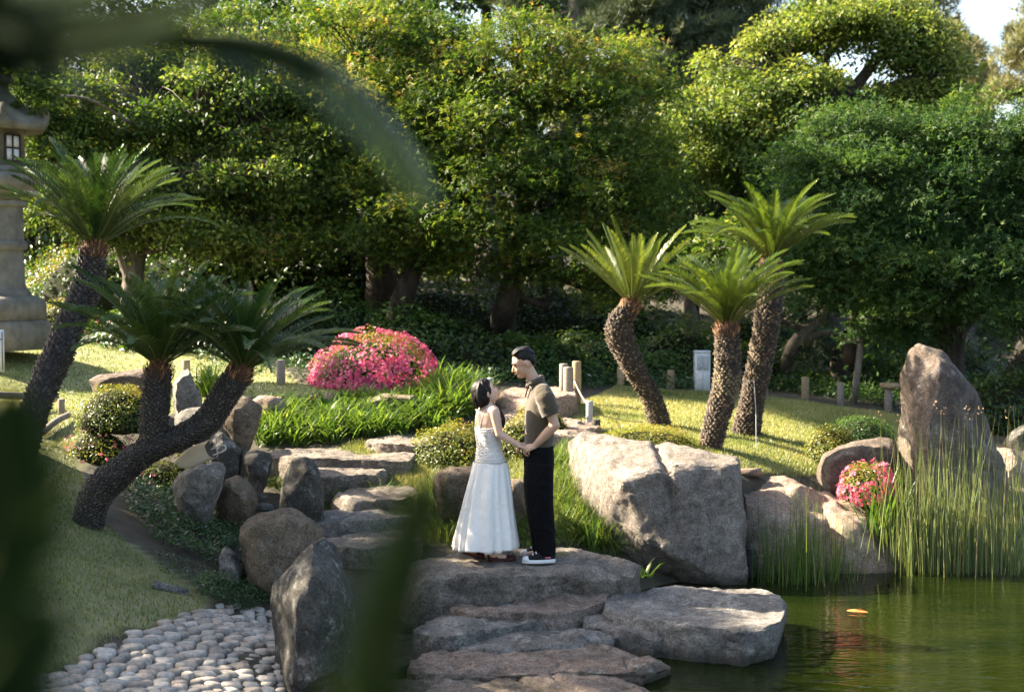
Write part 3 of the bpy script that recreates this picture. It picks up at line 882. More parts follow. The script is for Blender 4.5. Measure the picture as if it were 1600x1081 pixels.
def crown(blobs, n, size, tpl, flat=.55, spr=.34, per=34, seed=1, tip=.5, droop=.35, inner=.5, up=.9, bias=0.0):
    """blobs: rows (x,y,z,rx,ry,rz). Sprays of leaves in layers through each blob"""
    g = np.random.default_rng(seed)
    B = np.array(blobs, dtype=float)
    w = (B[:, 3] * B[:, 5] + B[:, 3] * B[:, 4] + B[:, 4] * B[:, 5])
    w = w / w.sum()
    VV, FF, RR, off = [], [], [], 0
    cents = []
    for bl, wi in zip(B, w):
        m = max(3, int(n * wi / per))
        K = int(np.clip(m / 6, 2, 12))
        sd_ = sphere_dirs(K, g)
        sd_[:, 1] = np.where((sd_[:, 1] > .2) & (g.random(K) < .5), -sd_[:, 1], sd_[:, 1])
        sc_ = bl[:3] + sd_ * bl[3:6] * g.uniform(.45, 1.08, (K, 1))
        sr_ = bl[3:6] * g.uniform(.24, .52, (K, 1)) * np.array([1.15, 1, .48])
        shue = g.normal(size=K) * .07
        kk = g.integers(0, K, m)
        d = sphere_dirs(m, g)
        low = (d[:, 2] < -.15) & (g.random(m) < .7)
        d[low, 2] *= -.8
        rad = np.clip(1 - np.abs(g.normal(size=m)) * inner * .45, .1, 1.1)
        rad = np.where(g.random(m) < .10, g.uniform(1.1, 1.8, m), rad)
        lump = 1 + .18 * g.normal(size=m)
        c = sc_[kk] + d * sr_[kk] * (rad * lump)[:, None]
        cents.append(c)
        dd = norm(c - bl[:3])
        sn = norm(d * .55 + np.array([0, 0, up]) + g.normal(size=(m, 3)) * .35)
        t1 = norm(np.cross(sn, sphere_dirs(m, g)))
        t2 = np.cross(sn, t1)
        k = per
        rr = np.sqrt(g.random((m, k))) * spr * g.uniform(.45, 1.3, (m, 1))
        aa = g.random((m, k)) * 2 * np.pi
        pos = c[:, None] + t1[:, None] * (rr * np.cos(aa))[..., None] + t2[:, None] * (rr * np.sin(aa) * .75)[..., None] \
            + sn[:, None] * (g.normal(size=(m, k)) * spr * .13 * (1.6 - flat) - droop * rr ** 2 / spr)[..., None]
        pn = sn[:, None] + g.normal(size=(m, k, 3)) * .62
        tg = norm(pos - c[:, None])
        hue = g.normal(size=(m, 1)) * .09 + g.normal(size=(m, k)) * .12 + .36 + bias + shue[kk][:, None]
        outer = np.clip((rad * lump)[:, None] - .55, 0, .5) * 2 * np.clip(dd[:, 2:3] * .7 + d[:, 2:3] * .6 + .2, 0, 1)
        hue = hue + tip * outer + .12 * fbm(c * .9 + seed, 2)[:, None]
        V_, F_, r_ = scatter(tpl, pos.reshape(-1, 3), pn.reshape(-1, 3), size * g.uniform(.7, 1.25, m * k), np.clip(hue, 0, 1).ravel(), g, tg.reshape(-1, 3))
        VV.append(V_); FF.append(F_ + off); RR.append(r_)
        off += len(V_)
    return np.concatenate(VV), np.concatenate(FF), np.concatenate(RR), cents
def blades(pos, L, w, az, th0, th1, segs=4, rnd=None, fold=0.0):
    """arching grass blades; th0 start angle from vertical, th1 added bend"""
    N = len(pos)
    L, w, az, th0, th1 = [np.broadcast_to(v, (N,)).astype(float) for v in (L, w, az, th0, th1)]
    t = np.linspace(0, 1, segs + 1)
    th = th0[:, None] + th1[:, None] * (t[None, :-1] + .5 / segs) ** 1.3
    ds = (L / segs)[:, None]
    hx = np.concatenate([np.zeros((N, 1)), np.cumsum(np.sin(th) * ds, 1)], 1)
    hz = np.concatenate([np.zeros((N, 1)), np.cumsum(np.cos(th) * ds, 1)], 1)
    ca, sa = np.cos(az)[:, None], np.sin(az)[:, None]
    C = np.stack([hx * ca, hx * sa, hz], -1) + pos[:, None]
    prof = np.clip(np.minimum(1, (1 - t) * 1.9), .04, 1) * np.minimum(1, .6 + t * 2)
    side = np.stack([-sa + 0 * hx, ca + 0 * hx, 0 * hx], -1)
    Wd = (w[:, None] * prof[None] * .5)[..., None]
    A, Bv = C + side * Wd, C - side * Wd
    V = np.stack([A, Bv], 2).reshape(-1, 3)
    base = (np.arange(N) * 2 * (segs + 1))[:, None]
    s = np.arange(segs)[None] * 2
    Q = np.stack([base + s, base + s + 1, base + s + 3, base + s + 2], -1).reshape(-1, 4)
    if rnd is None:
        rnd = rng.random(N)
    return V, Q, np.repeat(rnd, 2 * (segs + 1))

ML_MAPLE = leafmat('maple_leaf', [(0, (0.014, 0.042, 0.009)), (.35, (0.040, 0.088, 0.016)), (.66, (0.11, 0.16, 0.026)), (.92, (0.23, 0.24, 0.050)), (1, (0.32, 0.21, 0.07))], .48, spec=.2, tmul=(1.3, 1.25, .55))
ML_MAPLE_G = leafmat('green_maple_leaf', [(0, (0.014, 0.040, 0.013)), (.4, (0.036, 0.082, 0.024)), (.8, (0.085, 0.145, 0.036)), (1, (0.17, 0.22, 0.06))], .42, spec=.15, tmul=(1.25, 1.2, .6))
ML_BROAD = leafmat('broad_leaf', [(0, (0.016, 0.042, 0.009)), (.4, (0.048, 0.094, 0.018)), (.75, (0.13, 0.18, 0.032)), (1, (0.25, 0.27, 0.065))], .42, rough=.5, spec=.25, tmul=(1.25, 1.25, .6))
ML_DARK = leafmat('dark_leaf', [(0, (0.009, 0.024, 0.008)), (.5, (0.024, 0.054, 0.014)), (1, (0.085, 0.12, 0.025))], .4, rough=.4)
ML_PINE = leafmat('pine_needle', [(0, (0.022, 0.044, 0.026)), (.5, (0.055, 0.085, 0.045)), (1, (0.15, 0.165, 0.08))], .25, rough=.5)
ML_PINE_Y = leafmat('pale_conifer_needle', [(0, (0.10, 0.12, 0.055)), (.5, (0.19, 0.19, 0.085)), (1, (0.32, 0.28, 0.14))], .3)
ML_SHRUB = leafmat('shrub_leaf', [(0, (0.030, 0.068, 0.012)), (.35, (0.085, 0.13, 0.018)), (.7, (0.24, 0.24, 0.035)), (1, (0.36, 0.19, 0.055))], .4, rough=.4)
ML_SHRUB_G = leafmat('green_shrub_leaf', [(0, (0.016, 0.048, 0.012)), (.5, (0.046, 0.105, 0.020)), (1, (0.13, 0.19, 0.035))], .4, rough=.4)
ML_GROUND = leafmat('ground_cover_leaf', [(0, (0.015, 0.042, 0.013)), (.5, (0.038, 0.088, 0.026)), (.9, (0.085, 0.14, 0.04)), (1, (0.30, 0.30, 0.26))], .3)
ML_FLOWER = leafmat('azalea_petal', [(0, (0.40, 0.03, 0.10)), (.4, (0.62, 0.09, 0.22)), (1, (0.80, 0.34, 0.42))], .3, rough=.6, spec=.1, tmul=(1.1, .9, .9))
ML_FLOWER_R = leafmat('red_azalea_petal', [(0, (0.50, 0.03, 0.10)), (1, (0.76, 0.24, 0.32))], .3, rough=.6, spec=.1, tmul=(1.1, .9, 1.0))
ML_GRASS = leafmat('grass_blade', [(0, (0.040, 0.090, 0.014)), (.5, (0.095, 0.16, 0.030)), (1, (0.24, 0.25, 0.09))], .45)
ML_LAWN = leafmat('lawn_blade', [(0, (0.075, 0.12, 0.026)), (.45, (0.24, 0.26, 0.085)), (.8, (0.38, 0.36, 0.17)), (1, (0.46, 0.41, 0.25))], .35)
ML_LILY = leafmat('daylily_blade', [(0, (0.035, 0.085, 0.014)), (.5, (0.075, 0.145, 0.024)), (1, (0.19, 0.24, 0.06))], .48, rough=.4)
ML_REED = leafmat('reed_stem', [(0, (0.075, 0.11, 0.035)), (.5, (0.14, 0.18, 0.065)), (.85, (0.23, 0.24, 0.10)), (1, (0.32, 0.26, 0.14))], .3)
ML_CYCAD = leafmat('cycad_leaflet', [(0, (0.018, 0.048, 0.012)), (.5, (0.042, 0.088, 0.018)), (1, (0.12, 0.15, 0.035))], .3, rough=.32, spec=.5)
ML_CYCAD_L = leafmat('sun_toned_cycad_leaflet', [(0, (0.028, 0.060, 0.010)), (.5, (0.068, 0.11, 0.016)), (1, (0.17, 0.19, 0.04))], .40, rough=.28, spec=.6)  # lighter copy of the cycad leaflet, sunlight put into the colour
ML_ARCH = leafmat('dim_toned_cycad_leaflet', [(0, (0.012, 0.026, 0.012)), (.5, (0.024, 0.046, 0.022)), (1, (0.07, 0.09, 0.05))], .25, rough=.4, spec=.4)  # darker grey-green copy of the cycad leaflet, dimness painted into its colour
ML_NEAR = leafmat('shade_toned_cycad_leaflet', [(0, (0.006, 0.014, 0.004)), (.5, (0.011, 0.022, 0.006)), (1, (0.03, 0.04, 0.012))], .15, rough=.85, spec=.03)  # near-black copy for the fronds at the lens, shade put into the colour
MB_DARK = barkmat('dark_bark', (0.020, 0.016, 0.012), (0.075, 0.058, 0.044))
MB_TWIG = barkmat('pale_twig_bark', (0.055, 0.045, 0.035), (0.22, 0.185, 0.145))
MB_GREY = barkmat('grey_bark', (0.07, 0.058, 0.045), (0.19, 0.155, 0.12))
M_CORE = plain('inner_twigs', (0.018, 0.020, 0.009), 0.95, .1, .4, 9)

def wob_path(a, b, n=5, k=.12, sag=0.0, g=None):
    g = g or rng
    a, b = np.array(a, dtype=float), np.array(b, dtype=float)
    L = np.linalg.norm(b - a)
    t = np.linspace(0, 1, n)[:, None]
    p = a + (b - a) * t + g.normal(size=(n, 3)) * k * L * np.sin(t * np.pi) * .5
    p[:, 2] += sag * L * np.sin(t[:, 0] * np.pi)
    return spline(p, n * 3)
def tree(name, label, trunks, blobs, leaf, mat, n, size, bark=MB_DARK, group=None, seed=1, limb_r=.05, twigs=2, crown_kw={}, loc=None, cat='tree', fork=None):
    """trunks: list of (points, r0, r1); blobs rows of crown masses in world coordinates"""
    g = np.random.default_rng(seed)
    base = np.array(trunks[0][0][0]) if loc is None else np.array(loc)
    t = thing(name, label, cat, base, group)
    bf = Buf()
    ends = []
    for pts, r0, r1 in trunks:
        p = spline(np.array(pts), 6 * len(pts))
        rad = np.linspace(r0, r1, len(p))
        rad[:2] *= (1.35, 1.15)
        bf.add(*tube(p, rad, 10, wob=.06))
        ends.append(p)
    bf.part('trunk', bark, t, True)
    allp = np.concatenate([e[len(e) // 3:] for e in ends])
    V_, F_, r_, cents = crown(blobs, n, size, leaf, seed=seed, **crown_kw)
    lb = Buf()
    for bl, c in zip(np.array(blobs), cents):
        ctr = bl[:3] - (0, 0, bl[5] * .35)
        k = np.argmin(((allp - ctr) ** 2).sum(1) + np.maximum(0, allp[:, 2] - ctr[2]) * 3)
        p = wob_path(allp[k], ctr, 5, .16, .05, g)
        lb.add(*tube(p, np.linspace(limb_r, limb_r * .45, len(p)), 6, False))
        for q in c[g.permutation(len(c))[:int(len(c) * .25 * twigs)]]:
            j = g.integers(len(p) // 2, len(p))
            pp_ = wob_path(p[j], q, 3, .14, .06, g)
            lb.add(*tube(pp_[::2], np.linspace(limb_r * .32, limb_r * .08, len(pp_[::2])), 3, False))
    lb.part('branches', bark, t, True)
    part('crown', V_, F_, mat, t, rnd=r_)
    return t
def blobs_px(rows):
    """rows (px, py, Y, rx_px, rz_px, ry_m) -> world blobs"""
    out = []
    for px, py, Y, rx, rz, ry in rows:
        c = P(px, py, Y)
        out.append((c[0], c[1], c[2], rx * Y / F, ry, rz * Y / F))
    return out

# ------------------------------------------------------------ trees
tree('camphor_tree', 'bright green broadleaf tree with bare twigs showing at left, behind the lantern',
     [([T(205, 520), P(205, 470, 21.5), P(215, 400, 21.5), P(240, 320, 21.5), P(300, 230, 21.3)], .20, .08), ([P(208, 440, 21.5), P(185, 380, 21.4), P(160, 300, 21.2), P(120, 200, 21)], .12, .05)],
     blobs_px([(120, 190, 21, 75, 70, 1.0), (230, 150, 21.4, 100, 75, 1.2), (340, 170, 21.2, 100, 80, 1.2), (440, 190, 21.4, 90, 80, 1.2), (180, 270, 21, 110, 60, 1.2), (300, 280, 20.6, 120, 60, 1.2), (420, 290, 20.8, 110, 65, 1.2),
               (500, 260, 21.2, 80, 70, 1.0), (120, 330, 21, 80, 55, 1), (260, 360, 20.8, 120, 45, 1.1), (400, 370, 20.8, 110, 50, 1.1), (60, 150, 21, 50, 60, .9), (330, 100, 22, 120, 50, 1.2)]),
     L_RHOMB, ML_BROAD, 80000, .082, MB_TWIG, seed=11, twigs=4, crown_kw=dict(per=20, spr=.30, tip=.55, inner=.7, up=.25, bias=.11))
tree('broadleaf_tree', 'taller dark green tree in the second row at upper left',
     [([T(300, 480), P(300, 420, 28), P(310, 200, 28), P(330, 0, 28)], .25, .12)],
     blobs_px([(60, 30, 27, 130, 70, 1.6), (200, 10, 27, 130, 80, 1.6), (340, 40, 28, 110, 60, 1.5), (480, 20, 28, 110, 70, 1.5), (120, 110, 27, 130, 70, 1.4), (560, 70, 28, 90, 70, 1.4), (400, -40, 28, 150, 50, 1.5), (640, 10, 28, 80, 60, 1.2)]),
     L_RHOMB, ML_BROAD, 30000, .12, seed=12, crown_kw=dict(per=26, spr=.42, inner=.6))
tree('maple_tree', 'yellow green maple with thick upright trunk, left of the middle',
     [([T(593, 520), P(596, 440, 21.5), P(590, 340, 21.5), P(560, 240, 21.6), P(540, 140, 21.6)], .27, .12), ([P(592, 350, 21.5), P(640, 250, 21.6), P(680, 160, 21.6)], .14, .06)],
     blobs_px([(560, 60, 21.5, 110, 45, 1.1), (650, 90, 21.5, 90, 45, 1.1), (500, 110, 21.4, 90, 50, 1.1), (600, 150, 21.1, 130, 50, 1.2), (480, 190, 21.2, 90, 50, 1.0), (560, 230, 20.8, 120, 45, 1.1), (650, 200, 21, 90, 50, 1.1),
               (460, 270, 21.2, 90, 45, 1.0), (560, 310, 20.7, 120, 40, 1.1), (640, 290, 20.7, 100, 45, 1.0), (520, 370, 20.8, 120, 40, 1.0), (420, 340, 21.2, 80, 45, .9), (620, 370, 20.6, 100, 30, 1.0), (690, 50, 21.8, 60, 40, .9), (620, 20, 22, 90, 40, 1.0)]),
     L_STAR, ML_MAPLE, 38000, .070, seed=13, crown_kw=dict(per=30, spr=.42, tip=.50, droop=.45, inner=.5, bias=.01))
tree('maple_tree', 'largest spreading maple at centre with orange tinted top leaves',
     [([T(614, 520), P(628, 470, 20.8), P(650, 410, 20.8), P(690, 360, 20.9), P(760, 280, 21)], .19, .10), ([T(783, 540), P(790, 480, 20.9), P(810, 410, 20.9), P(820, 300, 21), P(830, 180, 21)], .22, .09)],
     blobs_px([(800, 60, 20.8, 85, 38, 1.0), (870, 85, 20.6, 80, 40, 1.0), (740, 110, 20.8, 90, 45, 1.1), (960, 95, 20.6, 65, 35, .9), (840, 140, 20.4, 120, 45, 1.2), (690, 160, 20.8, 80, 40, 1.0), (960, 150, 20.6, 85, 45, 1.0),
               (760, 205, 20.3, 120, 40, 1.2), (890, 215, 20.2, 110, 42, 1.1), (680, 250, 20.4, 90, 38, 1.0), (990, 230, 20.6, 60, 50, .9), (800, 275, 20, 130, 38, 1.2), (910, 290, 20, 110, 40, 1.1), (700, 320, 19.8, 90, 30, 1.0), (1000, 310, 20.4, 70, 50, .9),
               (780, 345, 20.2, 120, 36, 1.1), (900, 365, 20.2, 120, 38, 1.1), (1010, 380, 20.6, 70, 45, .9), (680, 380, 20.6, 90, 35, .9), (820, 410, 20.6, 90, 26, .9), (960, 440, 21, 90, 32, .9)]),
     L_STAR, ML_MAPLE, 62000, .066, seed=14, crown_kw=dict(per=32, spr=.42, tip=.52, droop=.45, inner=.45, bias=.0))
tree('dark_tree', 'slim dark tree in the deep shade left of the thick maple trunk',
     [([T(515, 528), P(517, 470, 22.5), P(515, 380, 22.5), P(510, 300, 22.5)], .15, .10), ([T(484, 515), P(482, 450, 23), P(476, 380, 23)], .10, .07)],
     blobs_px([(470, 380, 22.5, 100, 40, 1.1), (540, 400, 23, 90, 40, 1.1), (380, 400, 23, 90, 40, 1.0), (430, 440, 23.5, 90, 35, 1.0)]),
     L_RHOMB, ML_DARK, 9000, .12, seed=15, crown_kw=dict(per=26, spr=.4))
tree('pine_tree', 'shaded blue green pine behind the middle, its rough trunk catching a patch of sun',
     [([P(850, 500, 29.5), P(852, 430, 29.5), P(860, 330, 30.0), P(880, 200, 30.5), P(900, 60, 30.5), P(905, -60, 30.5)], .42, .18), ([P(900, 150, 30.5), P(1010, 60, 30.5), P(1090, -20, 30.5)], .12, .05)],
     blobs_px([(960, 20, 30.5, 90, 45, 1.3), (1060, 40, 30.5, 100, 50, 1.4), (1150, 20, 30.5, 80, 50, 1.2), (1050, 120, 30.1, 90, 45, 1.3), (1120, 100, 30.1, 80, 45, 1.2), (1030, 190, 30.0, 80, 40, 1.1), (1110, 180, 29.7, 80, 45, 1.1), (1060, 260, 29.7, 80, 40, 1.1),
               (1140, 250, 29.5, 70, 40, 1.0), (1080, 330, 29.5, 60, 35, .9), (860, 10, 31.5, 70, 45, 1.1), (1180, 90, 30.5, 60, 40, .9), (1060, -50, 30.5, 160, 50, 1.2), (1200, 210, 29.5, 50, 35, .8), (1170, 320, 29.5, 40, 30, .7)]),
     L_TUFT, ML_PINE, 30000, .24, MB_GREY, seed=16, twigs=1.5, crown_kw=dict(per=20, spr=.55, tip=.5, droop=.1, inner=.6, bias=.12))
tree('camphor_tree', 'large round topped tree with crooked limbs against the sky, upper right',
     [([T(1300, 560), P(1300, 400, 26.5), P(1305, 260, 26.5), P(1310, 165, 26.5), P(1305, 110, 26.5)], .30, .14), ([P(1310, 170, 26.5), P(1345, 125, 26.4), P(1385, 75, 26.4), P(1420, 55, 26.4)], .13, .06),
      ([P(1306, 160, 26.4), P(1290, 100, 26.4), P(1310, 60, 26.4)], .10, .05), ([P(1305, 200, 26.4), P(1360, 150, 26.2), P(1430, 120, 26.2)], .12, .06)],
     blobs_px([(1330, 40, 26.5, 110, 30, 1.3), (1240, 60, 26.5, 80, 38, 1.2), (1410, 70, 26.5, 70, 45, 1.2), (1180, 100, 26.3, 70, 45, 1.2), (1450, 120, 26.5, 50, 50, 1.0), (1230, 140, 26.1, 90, 40, 1.2), (1140, 160, 26.1, 80, 40, 1.2),
               (1220, 200, 26, 100, 38, 1.2), (1110, 210, 26, 70, 35, 1.1), (1320, 250, 26.2, 100, 30, 1.1), (1420, 160, 26.6, 80, 30, 1.0), (1180, 250, 26, 90, 35, 1.0), (1290, 18, 27, 60, 20, 1.0), (1390, 25, 27, 50, 22, .9)]),
     L_RHOMB, ML_BROAD, 70000, .092, seed=17, limb_r=.07, twigs=1.5, crown_kw=dict(per=24, spr=.36, tip=.75, inner=.35, droop=.4, bias=.12))
tree('maple_tree', 'broad deep green maple filling the right side behind the standing stone',
     [([T(1490, 640), P(1488, 570, 20), P(1495, 510, 20), P(1510, 430, 20), P(1540, 330, 20)], .20, .09), ([P(1488, 560, 20), P(1470, 500, 20), P(1440, 400, 20), P(1400, 300, 20)], .13, .06), ([P(1490, 530, 20), P(1540, 470, 20), P(1600, 430, 20)], .11, .05),
      ([T(1545, 640), P(1580, 590, 19.8), P(1620, 540, 19.8), P(1680, 460, 20)], .17, .08)],
     blobs_px([(1300, 200, 20.6, 85, 38, 1.0), (1400, 210, 20.6, 100, 42, 1.1), (1510, 200, 20.6, 100, 45, 1.1), (1600, 200, 20.6, 90, 45, 1.1), (1260, 250, 20.3, 60, 45, .9), (1350, 265, 20, 100, 40, 1.1), (1460, 270, 20, 110, 42, 1.1), (1570, 275, 20, 100, 45, 1.1),
               (1280, 320, 20, 80, 42, 1.0), (1390, 335, 19.6, 110, 40, 1.1), (1500, 345, 19.6, 110, 40, 1.1), (1600, 350, 19.6, 90, 42, 1.0), (1300, 390, 19.8, 80, 40, 1.0), (1420, 405, 19.3, 100, 36, 1.0), (1530, 410, 19.2, 90, 36, 1.0), (1610, 420, 19, 70, 36, .9),
               (1330, 450, 19.8, 80, 32, .9), (1440, 470, 19.5, 80, 28, .9), (1560, 470, 19, 70, 28, .8), (1250, 400, 20.4, 50, 40, .8), (1640, 270, 20, 70, 60, 1.0), (1620, 500, 19, 60, 26, .8), (1390, 505, 20, 70, 22, .8)]),
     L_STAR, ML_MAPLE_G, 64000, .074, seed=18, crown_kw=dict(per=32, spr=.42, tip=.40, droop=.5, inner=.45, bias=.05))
tree('conifer', 'thin pale conifer with open branches against the sky, second from the right border',
     [([T(1505, 560), P(1502, 300, 42), P(1498, 20, 42)], .22, .04)],
     blobs_px([(1498, 45, 42, 22, 18, .8), (1500, 80, 42, 36, 20, .9), (1520, 115, 42, 40, 20, 1.0), (1490, 130, 42, 45, 22, 1.0), (1500, 160, 42, 55, 22, 1.0)]), L_TUFT, ML_PINE_Y, 1500, .34, seed=19, crown_kw=dict(per=10, spr=.6, inner=.9))
tree('conifer', 'pale conifer at the upper right border of the picture',
     [([T(1610, 560), P(1612, 300, 38), P(1612, 0, 38)], .22, .05)],
     blobs_px([(1600, 60, 38, 30, 26, .8), (1612, 100, 38, 45, 26, .9), (1600, 140, 38, 42, 22, 1.0), (1625, 30, 38, 26, 26, .8)]), L_TUFT, ML_PINE_Y, 1600, .32, seed=20, crown_kw=dict(per=10, spr=.55, inner=.9))
tree('conifer', 'bushy pale conifer rising behind the round topped tree',
     [([T(1440, 560), P(1440, 300, 40), P(1436, -20, 40)], .25, .08)],
     blobs_px([(1400, 10, 40, 50, 26, 1.0), (1450, 40, 40, 45, 30, 1.0), (1470, 90, 40, 40, 35, 1.0), (1440, -20, 40, 50, 30, 1.0), (1460, 140, 40, 50, 30, 1.0)]), L_TUFT, ML_PINE_Y, 1500, .30, seed=21, crown_kw=dict(per=12, spr=.55, inner=.8))
tree('tall_tree', 'dark feathery tree seen against the sky gap above the middle maple',
     [([T(760, 480), P(760, 200, 33), P(760, 0, 33)], .25, .1)],
     blobs_px([(690, 60, 33, 60, 30, 1.2), (700, -10, 33, 70, 30, 1.2), (780, -15, 33, 80, 22, 1.2), (640, 90, 33, 60, 40, 1.2), (700, 100, 33, 70, 30, 1.2)]), L_RHOMB, ML_DARK, 5500, .2, seed=22, crown_kw=dict(per=18, spr=.6))
# low pine with horizontal limbs right of the right cycads
tree('low_pine', 'low crooked garden pine with horizontal limbs beyond the right lawn',
     [([T(1225, 600), P(1235, 550, 22), P(1255, 520, 22), P(1280, 500, 22.2), P(1300, 470, 22.4)], .12, .06), ([P(1245, 535, 22), P(1290, 520, 22), P(1335, 530, 22)], .07, .03), ([P(1260, 515, 22), P(1220, 500, 22), P(1195, 470, 22)], .06, .03)],
     blobs_px([(1240, 470, 22.3, 60, 22, .8), (1200, 440, 22.6, 50, 30, .8), (1260, 545, 22.6, 50, 12, .7)]), L_TUFT, ML_PINE, 1600, .15, MB_GREY, seed=23, crown_kw=dict(per=16, spr=.3, droop=.1))
tree('forked_tree', 'dark leaning tree with a forked stem behind the sign post',
     [([T(1320, 605), P(1310, 560, 22.5), P(1340, 500, 22.5), P(1370, 440, 22.5)], .15, .09), ([P(1314, 565, 22.5), P(1350, 535, 22.4), P(1380, 490, 22.5)], .10, .06)],
     blobs_px([(1340, 450, 22.6, 70, 28, .9), (1385, 470, 22.8, 55, 24, .8)]), L_RHOMB, ML_BROAD, 3200, .09, seed=27, crown_kw=dict(per=20))
tree('twisted_tree', 'pale twisted trunk standing between the right cycads in shade',
     [([T(1075, 560), P(1080, 500, 24), P(1078, 470, 24), P(1090, 410, 24), P(1115, 365, 24)], .14, .05), ([P(1078, 470, 24), P(1060, 430, 24.4), P(1072, 385, 24.4)], .07, .04)],
     blobs_px([(1100, 400, 24.2, 90, 35, .9), (1150, 350, 24.4, 70, 35, .9)]), L_RHOMB, ML_BROAD, 6500, .11, MB_GREY, seed=24, crown_kw=dict(per=20))
# second row filling the depth of the grove
k = 30
for lab, tx, ty, Y, bl in [
    ('shaded tree deep behind the lantern at far left', 40, 460, 27, [(0, 330, 27, 120, 60, 1.5), (60, 250, 27, 110, 60, 1.5), (0, 200, 27, 110, 70, 1.5), (100, 400, 27, 110, 45, 1.3), (-60, 100, 27, 110, 70, 1.5)]),
    ('second row tree filling the gap behind the twiggy camphor', 330, 460, 29, [(250, 330, 29, 130, 60, 1.6), (380, 300, 29, 130, 60, 1.6), (300, 410, 29, 150, 50, 1.6), (450, 220, 29, 120, 70, 1.6), (180, 200, 29, 120, 70, 1.5)]),
    ('second row tree seen between the two big maple trunks', 700, 440, 31, [(560, 330, 31, 120, 60, 1.6), (680, 260, 31, 130, 60, 1.6), (640, 400, 31, 150, 45, 1.6), (780, 180, 31, 130, 70, 1.6), (760, 380, 31, 120, 50, 1.4)]),
    ('second row tree behind the shaded pine', 960, 440, 36, [(900, 330, 36, 120, 60, 1.6), (1000, 250, 36, 130, 60, 1.6), (960, 410, 36, 150, 45, 1.6), (1080, 200, 36, 120, 80, 1.6), (1120, 380, 36, 120, 50, 1.4), (960, 130, 36, 110, 80, 1.5)]),
    ('second row tree behind the round topped tree', 1240, 440, 32, [(1200, 330, 32, 120, 60, 1.6), (1300, 260, 32, 130, 50, 1.6), (1240, 420, 32, 150, 45, 1.6), (1390, 330, 32, 120, 60, 1.6), (1200, 240, 32, 100, 60, 1.4)]),
    ('second row tree behind the deep green maple at right', 1500, 460, 30, [(1450, 330, 30, 120, 60, 1.6), (1560, 260, 30, 130, 55, 1.6), (1500, 430, 30, 150, 50, 1.6), (1640, 330, 30, 120, 70, 1.6), (1380, 440, 30, 110, 45, 1.4)])]:
    tree('grove_tree', lab, [([T(tx, ty + 60), P(tx, ty, Y), P(tx + 10, ty - 150, Y), P(tx + 20, ty - 260, Y)], .22, .1)], blobs_px(bl), L_RHOMB, ML_BROAD if k in (32, 34) else ML_DARK, 9500, .19, seed=k, limb_r=.08, twigs=.6, crown_kw=dict(per=24, spr=.55, inner=.5, bias=.3 if k in (32, 34) else 0))  # two second row trees get brighter leaves, painting in sunlit foliage
    k += 1

# more of the same kinds in the gaps between the front crowns
tree('maple_tree', 'soft green maple filling the gap at top between the lantern side and the middle maple',
     [([T(430, 520), P(430, 450, 24.5), P(425, 330, 24.5), P(400, 180, 24.5)], .16, .07)],
     blobs_px([(380, 60, 24.5, 110, 45, 1.3), (470, 90, 24.5, 100, 50, 1.3), (400, 150, 24.3, 120, 55, 1.3), (330, 230, 24.3, 110, 60, 1.2), (470, 200, 24.3, 90, 60, 1.2), (400, 320, 24, 130, 50, 1.2), (560, 130, 24.5, 80, 60, 1.2)]),
     L_STAR, ML_MAPLE, 24000, .080, seed=61, crown_kw=dict(per=30, spr=.5, tip=.45, droop=.45, inner=.6, bias=-.03))
tree('maple_tree', 'dim green maple behind the curved cycad between the centre maple and the right maple',
     [([T(1080, 540), P(1085, 470, 26.5), P(1100, 350, 26.5)], .15, .08)],
     blobs_px([(1060, 330, 26.5, 90, 50, 1.2), (1150, 300, 26.5, 90, 55, 1.2), (1100, 400, 26.3, 100, 45, 1.2), (1190, 390, 26.3, 80, 50, 1.1), (1010, 420, 26.3, 70, 45, 1.1), (1040, 250, 27, 80, 50, 1.2)]),
     L_STAR, ML_MAPLE_G, 18000, .085, seed=64, crown_kw=dict(per=30, spr=.5, tip=.4, droop=.45, inner=.6))
# the far wood closing the view behind the second row
g_ = np.random.default_rng(77)
rows = []
for x_ in range(-150, 1800, 75):
    for y_ in (430, 360, 290, 220, 150):
        if x_ > 1440 and y_ < 230:
            continue
        if x_ > 1080 and y_ < 150 or (660 < x_ < 800 and y_ < 220):
            continue
        rows.append((x_ + g_.uniform(-25, 25), y_ + g_.uniform(-15, 15), 43 + g_.uniform(-2, 2), 70, 55, 1.5))
V_, F_, r_, _c = crown(blobs_px(rows), 30000, .42, L_RHOMB, seed=78, per=18, spr=.9, inner=.6)
solo('distant_wood', V_, F_, ML_DARK, P(800, 430, 43), 'dense dark foliage of the far wood seen through gaps between the trees', 'wood', False, r_, kind='stuff')
